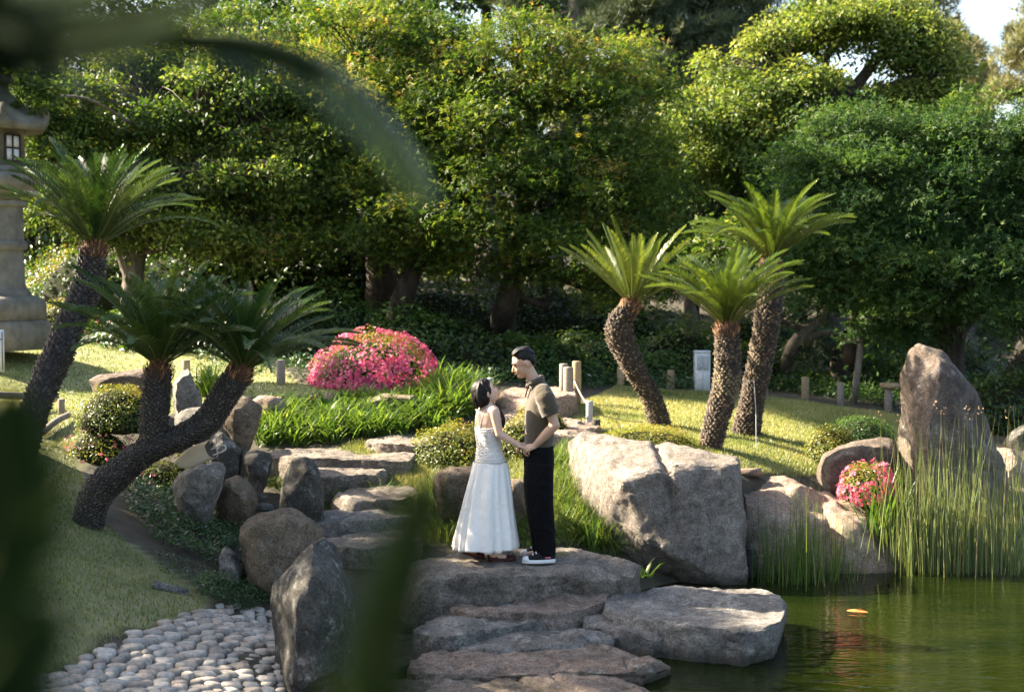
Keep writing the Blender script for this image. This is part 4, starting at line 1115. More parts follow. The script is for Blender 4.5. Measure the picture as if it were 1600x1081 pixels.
# ------------------------------------------------------------ cycads
def frond_mesh(L, bend, seed, mat, pairs=74, lw=.0105, ll=.15, vee=.42):
    g = np.random.default_rng(seed)
    n = 16
    t = np.linspace(0, 1, n)
    th = -bend * t ** 1.6                      # heading falls along the frond
    ds = L / (n - 1)
    x = np.concatenate([[0], np.cumsum(np.cos(th[:-1]) * ds)])
    z = np.concatenate([[0], np.cumsum(np.sin(th[:-1]) * ds)])
    yb = .04 * L * np.sin(t * 2.2) * g.uniform(-1, 1)
    C = np.stack([x, yb, z], 1)
    bf = Buf()
    V_, F_ = tube(C, np.linspace(.0085, .0025, n), 4, False)
    bf.add(V_, F_, 0.95)
    tt = np.repeat(np.linspace(.10, .995, pairs), 2) + g.normal(size=2 * pairs) * .002
    sd = np.tile([1.0, -1.0], pairs)
    tt = np.clip(tt, 0, .999)
    ii = tt * (n - 1)
    i0 = ii.astype(int); f_ = (ii - i0)[:, None]
    base = C[i0] * (1 - f_) + C[np.minimum(i0 + 1, n - 1)] * f_
    thh = -bend * tt ** 1.6
    fw = np.stack([np.cos(thh), 0 * thh, np.sin(thh)], 1)
    upv = np.stack([-np.sin(thh), 0 * thh, np.cos(thh)], 1)
    side = np.stack([0 * thh, sd, 0 * thh], 1)
    ang = np.interp(tt, [0, .5, 1], [R(80), R(58), R(25)])[:, None]
    dr = norm(side * np.sin(ang) + fw * np.cos(ang) + upv * vee + g.normal(size=(len(tt), 3)) * .05)
    ln = (ll * np.interp(tt, [.1, .25, .6, .88, 1], [.45, .85, 1, .72, .35]) * g.uniform(.92, 1.06, len(tt)))[:, None]
    wv = norm(np.cross(dr, np.cross(fw, dr))) * lw * .5
    p1 = base + dr * ln * .55
    p2 = base + dr * ln - upv * ln * .10
    V = np.stack([base - wv * .7, base + wv * .7, p1 + wv, p1 - wv, p2], 1).reshape(-1, 3)
    o = np.arange(len(tt)) * 5
    Q = np.stack([o, o + 1, o + 2, o + 3], 1)
    Tt = np.stack([o + 3, o + 2, o + 4], 1)
    r_ = np.clip(g.normal(.45, .15) + g.normal(size=len(tt)) * .10, 0, 1)
    bf.add(V, [Q, Tt], np.repeat(r_, 5))
    V, Fs = bf.get()
    return mesh_np('frond', V, Fs, mat, False, bf.rnd())
m_trunk, n, l, b = newmat('cycad_trunk')
a_ = n.new('ShaderNodeAttribute'); a_.attribute_name = 'rnd'
r1 = ramp(n, [(0, (0.018, 0.012, 0.006)), (.35, (0.052, 0.034, 0.018)), (.7, (0.150, 0.102, 0.060)), (1, (0.10, 0.12, 0.035))])
l.new(a_.outputs['Fac'], r1.inputs[0]); l.new(r1.outputs[0], b.inputs['Base Color'])
b.inputs['Roughness'].default_value = .85
m_trunk2, n, l, b = newmat('dark_cycad_trunk')
a_ = n.new('ShaderNodeAttribute'); a_.attribute_name = 'rnd'
r1 = ramp(n, [(0, (0.010, 0.007, 0.004)), (.4, (0.030, 0.021, 0.012)), (.8, (0.085, 0.068, 0.048)), (1, (0.14, 0.12, 0.09))])
l.new(a_.outputs['Fac'], r1.inputs[0]); l.new(r1.outputs[0], b.inputs['Base Color'])
b.inputs['Roughness'].default_value = .6
m_heart, n, l, b = newmat('cycad_crown_base')
a_ = n.new('ShaderNodeAttribute'); a_.attribute_name = 'rnd'
r1 = ramp(n, [(0, (0.05, 0.024, 0.012)), (.6, (0.14, 0.060, 0.025)), (1, (0.40, 0.20, 0.08))])
l.new(a_.outputs['Fac'], r1.inputs[0]); l.new(r1.outputs[0], b.inputs['Base Color'])
b.inputs['Roughness'].default_value = .9

def scaly_trunk(cyc, pts, rads, mat, sc=.045, label=None, proud=.55, g=None, top_heart=True, bump_=1.0, mossy=0.0):
    g = g or rng
    rads = np.array(rads) * .72
    p = spline(np.concatenate([np.array(pts), rads[:, None]], 1), 40)
    p[:, 3] *= 1 + .07 * fbm(p[:, :3] * 1.0, 2, 4.0)
    c, r = p[:, :3], p[:, 3]
    V_, F_ = tube(c, r * .96, 16)
    bf = Buf()
    bf.add(V_, F_, 0.12)
    seg = np.linalg.norm(np.diff(c, axis=0), axis=1)
    Ln = seg.sum()
    s_cum = np.concatenate([[0], np.cumsum(seg)])
    Tn = norm(np.gradient(c, axis=0))
    ref = np.array([0, 1.0, 0])
    U = norm(np.cross(ref, Tn)); W = np.cross(Tn, U)
    area = (2 * np.pi * r.mean()) * Ln
    N = int(area / (sc * sc * .62))
    s = (np.arange(N) + .5) / N * Ln
    a = np.arange(N) * 2.399963 + g.normal(size=N) * .05
    def at(arr):
        return np.stack([np.interp(s, s_cum, arr[:, k]) for k in range(3)], 1)
    cc, tt, uu, ww = at(c), norm(at(Tn)), norm(at(U)), norm(at(W))
    rr = np.interp(s, s_cum, r)
    nd = uu * np.cos(a)[:, None] + ww * np.sin(a)[:, None]
    sdv = np.cross(tt, nd)
    q = cc + nd * (rr * .95)[:, None]
    k = (sc * g.uniform(.75, 1.2, N))[:, None]
    tip = q + nd * k * proud * g.uniform(.5, 1.4, (N, 1)) + tt * k * .55 * g.uniform(.3, 1.3, (N, 1)) + sdv * k * g.normal(size=(N, 1)) * .12
    V = np.stack([q - sdv * k * .5, q - tt * k * .38, q + sdv * k * .5, q + tt * k * .5, tip - sdv * k * .2, tip + sdv * k * .2], 1).reshape(-1, 3)
    o = np.arange(N) * 6
    Fq = np.concatenate([np.stack([o + 1, o + 2, o + 5, o + 4], 1)])
    Ft = np.concatenate([np.stack([o, o + 1, o + 4], 1), np.stack([o + 2, o + 3, o + 5], 1), np.stack([o + 3, o, o + 4], 1), np.stack([o + 3, o + 4, o + 5], 1)])
    hue = np.clip(g.normal(size=N) * .28 + .45, 0, .9)
    if mossy:
        mk = fbm(q * 1.0, 2, 3.0) > (.9 - mossy)
        hue = np.where(mk, .97, hue)
    rr_ = np.stack([hue * .4, hue * .3, hue * .4, hue * .5, hue, hue], 1).ravel()
    bf.add(V, [Ft, Fq], rr_)
    o_ = bf.part('trunk', mat, cyc, False)
    if label:
        o_['label'] = label
    return c[-1], Tn[-1], r[-1]
def heart(cyc, top, dirn, r, g):
    """ring of reddish brown leaf bases under the fronds"""
    N = 130
    u = norm(np.cross(dirn, (0.1, 1, 0.2))); w = np.cross(dirn, u)
    a = g.random(N) * 2 * np.pi
    hgt = g.uniform(-.05, .09, N)
    rad = r * np.clip(1.12 - np.maximum(0, hgt) * 6, .2, 1.1)
    nd = u * np.cos(a)[:, None] + w * np.sin(a)[:, None]
    pos = top + nd * rad[:, None] + dirn * hgt[:, None]
    sd = np.cross(nd, dirn)
    wv = sd * .012
    tip = pos + (dirn * .040 + nd * .022) * g.uniform(.7, 1.5, (N, 1))
    lo = pos - dirn * .03
    V = np.stack([lo - wv, lo + wv, tip, pos + nd * .015], 1).reshape(-1, 3)
    o = np.arange(N) * 4
    Ft = np.concatenate([np.stack([o, o + 3, o + 2], 1), np.stack([o + 3, o + 1, o + 2], 1)])
    bf = Buf()
    bf.add(V, Ft, np.repeat(g.random(N), 4))
    cc = [top - dirn * .08, top, top + dirn * .07, top + dirn * .11]
    V_, F_ = tube(np.array(cc), [r * 1.02, r * 1.05, r * .6, r * .15], 12)
    bf.add(V_, F_, .25)
    bf.part('leaf_bases', m_heart, cyc)
def fronds(cyc, top, dirn, meshes, N, e_in, e_out, scale, g, r=.05, axis_lean=.5, hue=0):
    base = np.array(cyc.location)
    ax = norm(np.array([0, 0, 1]) * (1 - axis_lean) + dirn * axis_lean)
    q = Vector((0, 0, 1)).rotation_difference(Vector(ax))
    for k in range(N):
        f = (k + .5) / N
        el = R(e_in + (e_out - e_in) * f ** .9 + g.normal() * 3.5)
        az = k * 2.399963 + g.normal() * .12
        o = bpy.data.objects.new('frond', meshes[int(g.integers(len(meshes)))])
        COL.objects.link(o)
        o.parent = cyc
        M = q.to_matrix().to_4x4() @ Matrix.Rotation(az, 4, 'Z') @ Matrix.Rotation(-el, 4, 'Y') @ Matrix.Rotation(g.normal() * .15, 4, 'X')
        s = scale * g.uniform(.88, 1.08) * (0.80 + .2 * min(1, f * 2.5))
        o.matrix_local = Matrix.Translation(Vector((top - base) + dirn * .05 + np.array([math.cos(az), math.sin(az), 0]) * r * f)) @ M @ Matrix.Scale(s, 4)
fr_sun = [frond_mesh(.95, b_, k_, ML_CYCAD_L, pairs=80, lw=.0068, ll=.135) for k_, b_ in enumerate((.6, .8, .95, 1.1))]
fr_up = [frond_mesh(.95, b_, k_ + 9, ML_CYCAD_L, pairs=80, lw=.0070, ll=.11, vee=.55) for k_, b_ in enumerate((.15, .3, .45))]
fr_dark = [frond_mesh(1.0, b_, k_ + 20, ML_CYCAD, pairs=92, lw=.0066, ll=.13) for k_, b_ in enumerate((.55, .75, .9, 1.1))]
gc = np.random.default_rng(5)
def cycad(label, trunk_px, radii, mats, meshes, N, e_in, e_out, scale, sc=.045, group='cycads on the lawn', lean=.5, **k):
    b0 = T(*trunk_px[0][:2])
    Yb = b0[1]
    pts = [b0 - (0, 0, .12)] + [P(x, y, Yb + dy) for x, y, dy in trunk_px[1:]]
    cyc = thing('cycad', label, 'cycad', b0, group)
    top, dirn, r = scaly_trunk(cyc, pts, radii, mats, sc, g=gc, **k)
    heart(cyc, top, dirn, r, gc)
    fronds(cyc, top, dirn, meshes, N, e_in, e_out, scale, gc, axis_lean=lean)
    return cyc
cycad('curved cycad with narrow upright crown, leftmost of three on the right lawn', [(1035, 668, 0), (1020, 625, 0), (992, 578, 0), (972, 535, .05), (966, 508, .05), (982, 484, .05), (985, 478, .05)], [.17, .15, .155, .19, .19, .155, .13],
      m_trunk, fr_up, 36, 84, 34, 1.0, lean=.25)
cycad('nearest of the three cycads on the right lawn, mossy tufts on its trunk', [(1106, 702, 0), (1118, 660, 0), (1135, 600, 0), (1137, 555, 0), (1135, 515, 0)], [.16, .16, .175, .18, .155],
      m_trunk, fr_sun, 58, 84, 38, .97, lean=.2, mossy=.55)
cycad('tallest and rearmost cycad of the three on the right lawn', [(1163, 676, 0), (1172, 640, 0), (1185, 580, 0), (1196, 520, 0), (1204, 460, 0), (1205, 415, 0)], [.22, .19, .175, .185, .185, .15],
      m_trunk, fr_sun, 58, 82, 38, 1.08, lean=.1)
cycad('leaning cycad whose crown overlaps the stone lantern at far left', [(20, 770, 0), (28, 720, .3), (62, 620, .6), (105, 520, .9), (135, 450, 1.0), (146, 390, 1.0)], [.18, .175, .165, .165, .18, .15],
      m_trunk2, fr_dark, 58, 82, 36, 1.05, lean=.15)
# double headed cycad
b0 = T(133, 818)
cyc = thing('cycad', 'dark forked cycad with two crowns, in the shade at left above the cobbles', 'cycad', b0, 'cycads on the lawn')
Yb = b0[1]
pts = [b0 - (0, 0, .12), P(150, 775, Yb), P(190, 735, Yb), P(235, 701, Yb), P(285, 682, Yb + .05), P(326, 655, Yb + .1), P(350, 618, Yb + .1), P(376, 582, Yb + .1)]
t2, d2, r2 = scaly_trunk(cyc, pts, [.165, .170, .168, .150, .135, .145, .15, .13], m_trunk2, .030, g=gc, proud=.5)
pts = [P(238, 705, Yb), P(240, 670, Yb), P(244, 620, Yb), P(248, 578, Yb)]
t1, d1, r1_ = scaly_trunk(cyc, pts, [.15, .145, .15, .13], m_trunk2, .034, g=gc, proud=.6)
heart(cyc, t1, d1, r1_, gc)
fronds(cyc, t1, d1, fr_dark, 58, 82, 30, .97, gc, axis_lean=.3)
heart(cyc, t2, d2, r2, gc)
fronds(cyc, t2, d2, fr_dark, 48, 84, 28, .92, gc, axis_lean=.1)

# ------------------------------------------------------------ shrubs
def shrub(name, label, cat, c, rad, mat, n, size, seed, lumps=.12, flowers=None, tpl=L_RHOMB, loc=None, group=None, flat_bottom=.15, half=True):
    """c: centre of the base"""
    g = np.random.default_rng(seed)
    c = np.array(c, dtype=float); rad = np.array(rad, dtype=float)
    t = thing(name, label, cat, c, group)
    def shell(m, lo, hi):
        d = sphere_dirs(m, g)
        if half:
            d[:, 2] = np.abs(d[:, 2]) * 1.0 - flat_bottom * (g.random(m) < .3)
            d = norm(d)
        lump = 1 + lumps * fbm(d * 1.0 + seed, 3, 2.4)
        r = g.uniform(lo, hi, m) * lump
        return c + d * rad * r[:, None], d
    d = sphere_dirs(700, g)
    V_, F_ = rock_mesh(list(c + np.array([q if q[2] > -.2 else (q[0], q[1], -.2) for q in d[:160]]) * rad * .84), edge=max(.06, rad.max() * .12), soft=1, amp=.03 * rad.max(), seed=seed)
    part('twigs', V_, F_, M_CORE, t)
    pos, dd = shell(n, .82, 1.03)
    nr = norm(dd / rad * rad.mean() + np.array([0, 0, .5]) + g.normal(size=(n, 3)) * .55)
    hue = np.clip(.38 + g.normal(size=n) * .17 + .28 * np.clip(dd[:, 2], 0, 1) + .18 * fbm(pos, 2, 2.5), 0, 1)
    V_, F_, r_ = scatter(tpl, pos, nr, size * g.uniform(.7, 1.3, n), hue, g)
    part('foliage', V_, F_, mat, t, rnd=r_)
    if flowers:
        m, fs, fm, bias = flowers
        pos, dd = shell(m * 3, .99, 1.05)
        den = .55 * fbm(pos, 3, 4.5) + bias[0] * (1 - dd[:, 2]) + bias[1] + g.normal(size=m * 3) * .45
        keep = np.argsort(-den)[:m]
        pos, dd = pos[keep], dd[keep]
        V_, F_, r_ = scatter(L_FLOWER, pos, norm(dd + g.normal(size=(m, 3)) * .45), fs * g.uniform(.7, 1.2, m), np.clip(g.normal(.5, .25, m), 0, 1), g)
        part('blossoms', V_, F_, fm, t, rnd=r_, kind='stuff')
    return t
q = T(575, 614)
shrub('azalea_bush', 'large rounded azalea covered in bright pink blossom on the left lawn', 'azalea', q + (0, .75, -.08), (.86, .72, .80), ML_SHRUB, 9500, .030, 41, flowers=(7600, .022, ML_FLOWER, (1.0, .1)), lumps=.10)
q = T(1355, 775)
shrub('azalea_bush', 'small azalea with pink and red flowers at the water edge beside the reeds', 'azalea', (P(1357, 775, 13.35)), (.27, .27, .33), ML_SHRUB, 3200, .024, 42, flowers=(430, .028, ML_FLOWER_R, (.5, .1)), lumps=.16)
q = T(165, 690)
shrub('round_shrub', 'rounded yellow green clipped shrub behind the forked cycad', 'shrub', P(170, 668, 13.6) + (0, .3, 0), (.42, .42, .40), ML_SHRUB, 5200, .026, 43, lumps=.12)
shrub('azalea_bush', 'straggly azalea with a few red buds left of the forked cycad', 'azalea', T(150, 720) + (0, .1, 0), (.34, .3, .32), ML_SHRUB, 1900, .026, 44, flowers=(90, .018, ML_FLOWER_R, (.2, 0)), lumps=.3)
shrub('azalea_bush', 'reddish low azalea under the forked cycad behind the bag rock', 'azalea', T(240, 770) + (0, .3, 0), (.42, .3, .30), ML_SHRUB, 2200, .028, 45, flowers=(70, .018, ML_FLOWER_R, (.2, 0)), lumps=.3)
shrub('low_shrub', 'yellow and orange tinted low shrub between the steps and the woman', 'shrub', T(705, 735) + (0, .35, -.05), (.46, .40, .48), ML_SHRUB, 6500, .028, 46, lumps=.16)
shrub('low_shrub', 'yellow tinted shrub seen between the woman and the man', 'shrub', T(800, 735) + (.1, .55, 0), (.36, .35, .50), ML_SHRUB, 4200, .028, 47, lumps=.18)
shrub('low_shrub', 'reddish shrub just right of the man beside the big pale boulder', 'shrub', T(885, 725) + (-.10, .95, 0), (.20, .18, .46), ML_SHRUB, 2200, .028, 48, lumps=.2)
shrub('low_shrub', 'low spreading green shrub behind the big pale boulder below the cycads', 'shrub', P(1015, 712, 14.2), (.62, .5, .30), ML_SHRUB, 7000, .028, 49, lumps=.16)
shrub('round_shrub', 'small clipped shrub with yellow tips on the right lawn, in front of a larger one', 'shrub', P(1300, 716, 14.9), (.31, .3, .36), ML_SHRUB, 3800, .026, 50, lumps=.08)
shrub('round_shrub', 'low wide green shrub behind the clipped shrub on the right lawn', 'shrub', P(1345, 694, 15.9), (.42, .4, .32), ML_SHRUB_G, 4200, .028, 51, lumps=.08)
shrub('round_shrub', 'bright green rounded shrub in the shade right of the curved cycad', 'shrub', T(1018, 585) + (0, .5, -.3), (.35, .4, .62), ML_SHRUB_G, 4200, .04, 52, lumps=.12)
shrub('round_shrub', 'dark rounded shrub beyond the right lawn near the low pine', 'shrub', T(1228, 600) + (0, .5, -.1), (.42, .4, .50), ML_SHRUB_G, 3600, .04, 53, lumps=.12)
shrub('round_shrub', 'second dark shrub beyond the right lawn, by the sign post', 'shrub', T(1290, 606) + (0, .8, -.1), (.50, .4, .40), ML_SHRUB_G, 3600, .04, 54, lumps=.12)
shrub('clipped_hedge', 'clipped yellow green hedge catching the sun behind the cycad at far left', 'hedge', T(100, 500) + (0, .8, -.2), (1.2, .8, 1.35), ML_SHRUB, 11000, .05, 55, lumps=.07)
shrub('low_shrub', 'flowering dark shrub on the lawn edge between the left cycad crowns', 'shrub', T(150, 545) + (.2, .9, -.1), (.9, .5, .55), ML_SHRUB_G, 5200, .045, 56, flowers=(90, .03, ML_FLOWER_R, (.2, 0)), lumps=.2)
shrub('low_shrub', 'yellow green shrub beside the base of the stone lantern', 'shrub', T(85, 520) + (0, .4, 0), (.45, .4, .5), ML_SHRUB, 2600, .04, 57, lumps=.2)
# dark shrubbery beyond the lawns: separate bushes along the bank
dark = [(430, 560, 19.3, 1.0, .9), (500, 560, 20, 1.1, 1.1), (640, 570, 19.5, .9, .9), (720, 575, 19.5, .9, .8), (790, 590, 20, .9, .7), (850, 590, 20.5, .8, .7), (340, 545, 20, 1.1, .9), (260, 525, 20, 1.1, .9), (560, 530, 22.5, 1.2, 1.2),
        (680, 535, 22.5, 1.3, 1.1), (930, 590, 21.5, .9, .8), (1000, 600, 21.5, .8, .6), (830, 530, 23.5, 1.3, 1.1), (930, 525, 24, 1.3, 1.1), (1060, 590, 22.5, .9, .9), (1150, 600, 22.5, .9, .7), (1360, 620, 23, .9, .6), (1430, 630, 22, .8, .7),
        (1560, 650, 18.5, .8, .8), (1180, 560, 24.5, 1.1, 1.0), (1400, 560, 25, 1.1, .9), (1480, 590, 23, .9, .8), (1250, 540, 25.5, 1.0, .9), (1630, 640, 19, .9, .9), (400, 500, 23, 1.3, 1.2), (280, 470, 23, 1.4, 1.4), (160, 460, 23, 1.3, 1.5)]
where = ['behind the forked cycad', 'left of the azalea crown', 'right of the azalea', 'behind the daylilies', 'behind the woman head', 'behind the man head', 'at the top of the left lawn', 'between the left cycads', 'under the thick maple trunk',
         'between the two leaning trunks', 'behind the wooden posts', 'behind the curved cycad', 'under the rough pine trunk', 'under the pine, farther right', 'left of the white box', 'right of the white box', 'behind the sign post', 'behind the round log seat',
         'at the right border behind the tall stone', 'under the twisted trunk', 'under the low pine at its right', 'left of the tall standing stone', 'beyond the low pine', 'outermost at the right border', 'in deep shade under the slim dark tree', 'deep under the twiggy camphor', 'behind the clipped hedge']
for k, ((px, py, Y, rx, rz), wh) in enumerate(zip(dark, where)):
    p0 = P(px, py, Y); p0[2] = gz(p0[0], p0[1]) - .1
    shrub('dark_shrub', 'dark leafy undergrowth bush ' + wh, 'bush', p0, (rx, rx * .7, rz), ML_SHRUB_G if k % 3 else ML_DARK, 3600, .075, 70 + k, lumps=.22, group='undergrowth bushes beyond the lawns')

# ------------------------------------------------------------ grasses, daylilies, reeds
def clump(name, label, cat, centres, per, L, w, mat, seed, spread=.07, th=(.15, .7), bend=(.6, 1.8), segs=5, kind=None, gsub=0.0):
    g = np.random.default_rng(seed)
    c = np.repeat(np.array(centres), per, 0)
    N = len(c)
    pos = c + g.normal(size=(N, 3)) * (spread, spread, 0)
    pos[:, 2] = H(pos[:, 0], pos[:, 1]) - .02 if gsub == 0 else pos[:, 2]
    V, Q, r_ = blades(pos, g.uniform(L[0], L[1], N), g.uniform(w * .7, w * 1.2, N), g.random(N) * 2 * np.pi, g.uniform(th[0], th[1], N), g.uniform(bend[0], bend[1], N), segs, np.clip(g.normal(.5, .22, N), 0, 1))
    loc = np.array(centres).mean(0)
    return solo(name, V, Q, mat, loc, label, cat, False, r_, kind=kind)
def area_pts(poly, n, seed):
    g = np.random.default_rng(seed)
    pw = np.array(toworld(poly))
    lo, hi = pw.min(0), pw.max(0)
    out = []
    while len(out) < n:
        q = g.uniform(lo, hi, (n * 4, 2))
        q = q[inpoly(q, [tuple(v) for v in pw])]
        out += list(q)
    q = np.array(out[:n])
    return np.stack([q[:, 0], q[:, 1], H(q[:, 0], q[:, 1])], 1)
clump('daylily_bed', 'dense bed of arching bright green daylily leaves above the long step', 'daylilies', area_pts([(395, 694), (420, 645), (560, 632), (640, 630), (740, 622), (745, 640), (700, 672), (560, 690)], 210, 3), 26, (.26, .44), .021, ML_LILY, 91, .05, (.1, .6), (.9, 2.2), 6, 'stuff')
clump('daylily_clump', 'taller daylily clump rising right of the pink azalea', 'daylilies', area_pts([(660, 640), (690, 612), (738, 615), (740, 645), (690, 655)], 30, 4), 24, (.38, .60), .022, ML_LILY, 92, .06, (.1, .5), (.8, 1.9), 6, 'stuff')
clump('iris_clump', 'yellow green leafy clump behind the upright grey rock on the left lawn', 'daylilies', area_pts([(300, 625), (312, 600), (350, 600), (352, 628)], 9, 5), 28, (.30, .48), .018, ML_LILY, 93, .05, (.05, .5), (.6, 1.6), 5)
clump('grass_tuft', 'dark green mop of fine grass at the left end of the long step', 'grass clump', [T(440, 752), T(425, 748), T(455, 756), T(442, 765)], 150, (.22, .36), .006, ML_GRASS, 94, .05, (.2, .8), (1.0, 2.2), 5)
clump('grass_tuft', 'arching grass clump right of the rounded upright stream rock', 'grass clump', [T(540, 790), T(520, 780), T(565, 792), T(590, 785)], 150, (.25, .42), .006, ML_GRASS, 95, .07, (.2, .8), (1.0, 2.2), 5)
clump('grass_tuft', 'loose grass growing beside the lower steps, left of the woman', 'grass clump', area_pts([(640, 800), (660, 760), (710, 765), (720, 850), (650, 850)], 26, 6), 55, (.22, .42), .006, ML_GRASS, 96, .08, (.15, .8), (.8, 2.0), 5, 'stuff')
clump('grass_tuft', 'sunlit grass clump between the man and the big pale boulder', 'grass clump', area_pts([(868, 850), (870, 720), (888, 720), (900, 790), (935, 845), (960, 862), (900, 862)], 44, 7), 55, (.22, .46), .007, ML_GRASS, 97, .07, (.1, .8), (.7, 1.9), 5, 'stuff')
clump('grass_tuft', 'grass behind the platform between the white dress and the black trousers', 'grass clump', area_pts([(720, 856), (730, 800), (800, 790), (830, 800), (840, 856)], 34, 8), 55, (.22, .40), .007, ML_GRASS, 98, .08, (.15, .8), (.8, 2.0), 5, 'stuff')
clump('broad_leaf_clump', 'broad bladed iris leaves standing against the big pale boulder', 'iris clump', [P(925, 856, 12.3)], 8, (.35, .50), .022, ML_LILY, 99, .03, (.05, .4), (.1, .5), 5)
clump('small_fern', 'little fern growing at the right end of the platform', 'fern', [P(1010, 902, 11.6)], 26, (.12, .2), .018, ML_LILY, 100, .02, (.2, 1.0), (.4, 1.2), 4, gsub=1)
clump('grass_tuft', 'thin grass sprouting between the second and third steps', 'grass clump', area_pts([(540, 835), (560, 815), (640, 812), (640, 832)], 18, 9), 12, (.12, .26), .006, ML_GRASS, 101, .05, (.1, .6), (.5, 1.6), 4, 'stuff')
clump('grass_tuft', 'grass fringe under the long step and the small fourth step', 'grass clump', area_pts([(600, 760), (600, 735), (680, 722), (690, 750), (640, 762)], 50, 10), 26, (.06, .15), .006, ML_LAWN, 102, .06, (.1, .9), (.5, 1.6), 4, 'stuff')
def reeds(label, pts, n, L, seed, lean=.07, heads=10, w=.008, loc=None, mat=ML_REED):
    g = np.random.default_rng(seed)
    pts = np.array(pts)
    i = g.integers(0, len(pts), n)
    pos = pts[i] + g.normal(size=(n, 3)) * (.12, .10, 0)
    pos[:, 2] = -.15
    Ls = g.uniform(L[0], L[1], n) * (1 - .35 * (g.random(n) < .4)) + .1
    V, Q, r_ = blades(pos, Ls, g.uniform(w * .7, w * 1.25, n), g.random(n) * 2 * np.pi, np.abs(g.normal(size=n)) * lean, np.abs(g.normal(size=n)) * lean * 1.6, 4, np.clip(g.normal(.45, .25, n), 0, 1))
    loc = pts.mean(0)
    t = thing('reed_bed', label, 'reeds', loc)
    part('stems', V, Q, mat, t, rnd=r_, kind='stuff')
    tips = V.reshape(n, 5, 2, 3)[:, 4].mean(1)
    k = np.argsort(-tips[:, 2])[:heads * 3][::3]
    m_seed = bpy.data.materials.get('seed_heads') or plain('seed_heads', (.26, .17, .09), .9)
    for q in tips[k]:
        m = 7
        pp_ = q + g.normal(size=(m, 3)) * (.012, .012, .016) - (0, 0, .02)
        V_, F_, r2_ = scatter(L_RHOMB, pp_, sphere_dirs(m, g), .022, g.random(m), g)
        part('seed_head', V_, F_, m_seed, t)
    return t
rp = [P(x, 898, 12.75 + (k % 3) * .14) for k, x in enumerate(np.linspace(1400, 1590, 34))]
reeds('dense stand of tall green reeds in front of the tall standing stone', rp, 600, (.7, 1.6), 103, heads=16)
rp = [P(x, 905, 12.35 + (k % 3) * .12) for k, x in enumerate(np.linspace(1205, 1310, 20))]
reeds('thinner darker reeds in the water in front of the sloping brown rock', rp, 330, (.5, 1.0), 104, lean=.12, heads=2, w=.007, mat=ML_GRASS)
rp = [P(x, 880, 12.9) for x in np.linspace(1362, 1400, 6)]
clump('iris_clump', 'flat broad iris leaves between the small azalea and the tall reeds', 'iris clump', [P(x, 850, 13.0) for x in (1370, 1385, 1400)], 12, (.45, .8), .026, ML_LILY, 105, .06, (.05, .35), (.1, .6), 5, gsub=1)

# ground cover
def cover(name, label, poly, n, size, mat, seed, hgt=.10, lump=.08, tpl=L_RHOMB, Y=None):
    q = area_pts(poly, n, seed)
    g = np.random.default_rng(seed)
    q[:, 2] += np.abs(g.normal(size=n)) * hgt * .5 + lump * np.clip(fbm(q * (1, 1, 0), 2, 3.5) + .4, 0, 1.5)
    hue = np.clip(.42 + g.normal(size=n) * .2 + .2 * fbm(q, 2, 4.0), 0, .93)
    hue = np.where(g.random(n) < .015, 1.0, hue)
    V_, F_, r_ = scatter(tpl, q, np.array([0, -.15, 1.0]) + g.normal(size=(n, 3)) * .5, size * g.uniform(.6, 1.4, n), hue, g)
    loc = q.mean(0)
    return solo(name, V_, F_, mat, loc, label, 'ground cover', False, r_, kind='stuff')
cover('ground_cover', 'dark leafy ground cover below the forked cycad', [(190, 790), (230, 765), (330, 780), (380, 800), (380, 850), (350, 900), (300, 880), (240, 850)], 7000, .035, ML_GROUND, 111)
cover('ground_cover', 'mossy ground cover beside the cobbles at the foot of the jagged stone', [(300, 930), (340, 905), (420, 900), (430, 955), (380, 962), (320, 950)], 4200, .022, ML_GROUND, 112, .07)
cover('ground_cover', 'sparse plants on the bare earth between lawn and dry stream', [(240, 860), (340, 900), (330, 930), (250, 900)], 700, .024, ML_GROUND, 113, .04, .03)
cover('ground_cover', 'ferny green cover between the little pale rock and the brown boulder', [(375, 900), (380, 850), (420, 890), (430, 920), (400, 925)], 1800, .03, ML_GROUND, 114, .14)
cover('ground_cover', 'low grassy ground cover along the far edge of the right lawn', [(930, 604), (1000, 600), (1200, 612), (1400, 640), (1420, 600), (1200, 585), (940, 585)], 9000, .06, ML_SHRUB_G, 115, .18)
cover('ground_cover', 'shaded leafy cover on the bank at the far edge of the left lawn', [(200, 535), (460, 575), (560, 600), (740, 615), (800, 600), (760, 560), (500, 540), (260, 505)], 11000, .06, ML_GROUND, 116, .18)
cover('ground_cover', 'dark leafy strip behind the wooden posts and above the top step', [(280, 575), (440, 592), (470, 604), (560, 612), (700, 622), (780, 606), (960, 608), (1100, 613), (1100, 590), (900, 570), (640, 570), (420, 560)], 10000, .055, ML_GROUND, 118, .16)
cover('ground_cover', 'leafy floor of the grove under the big trees', [(0, 510), (500, 545), (900, 575), (1500, 640), (1600, 650), (1600, 520), (900, 480), (0, 450)], 14000, .10, ML_DARK, 117, .3)
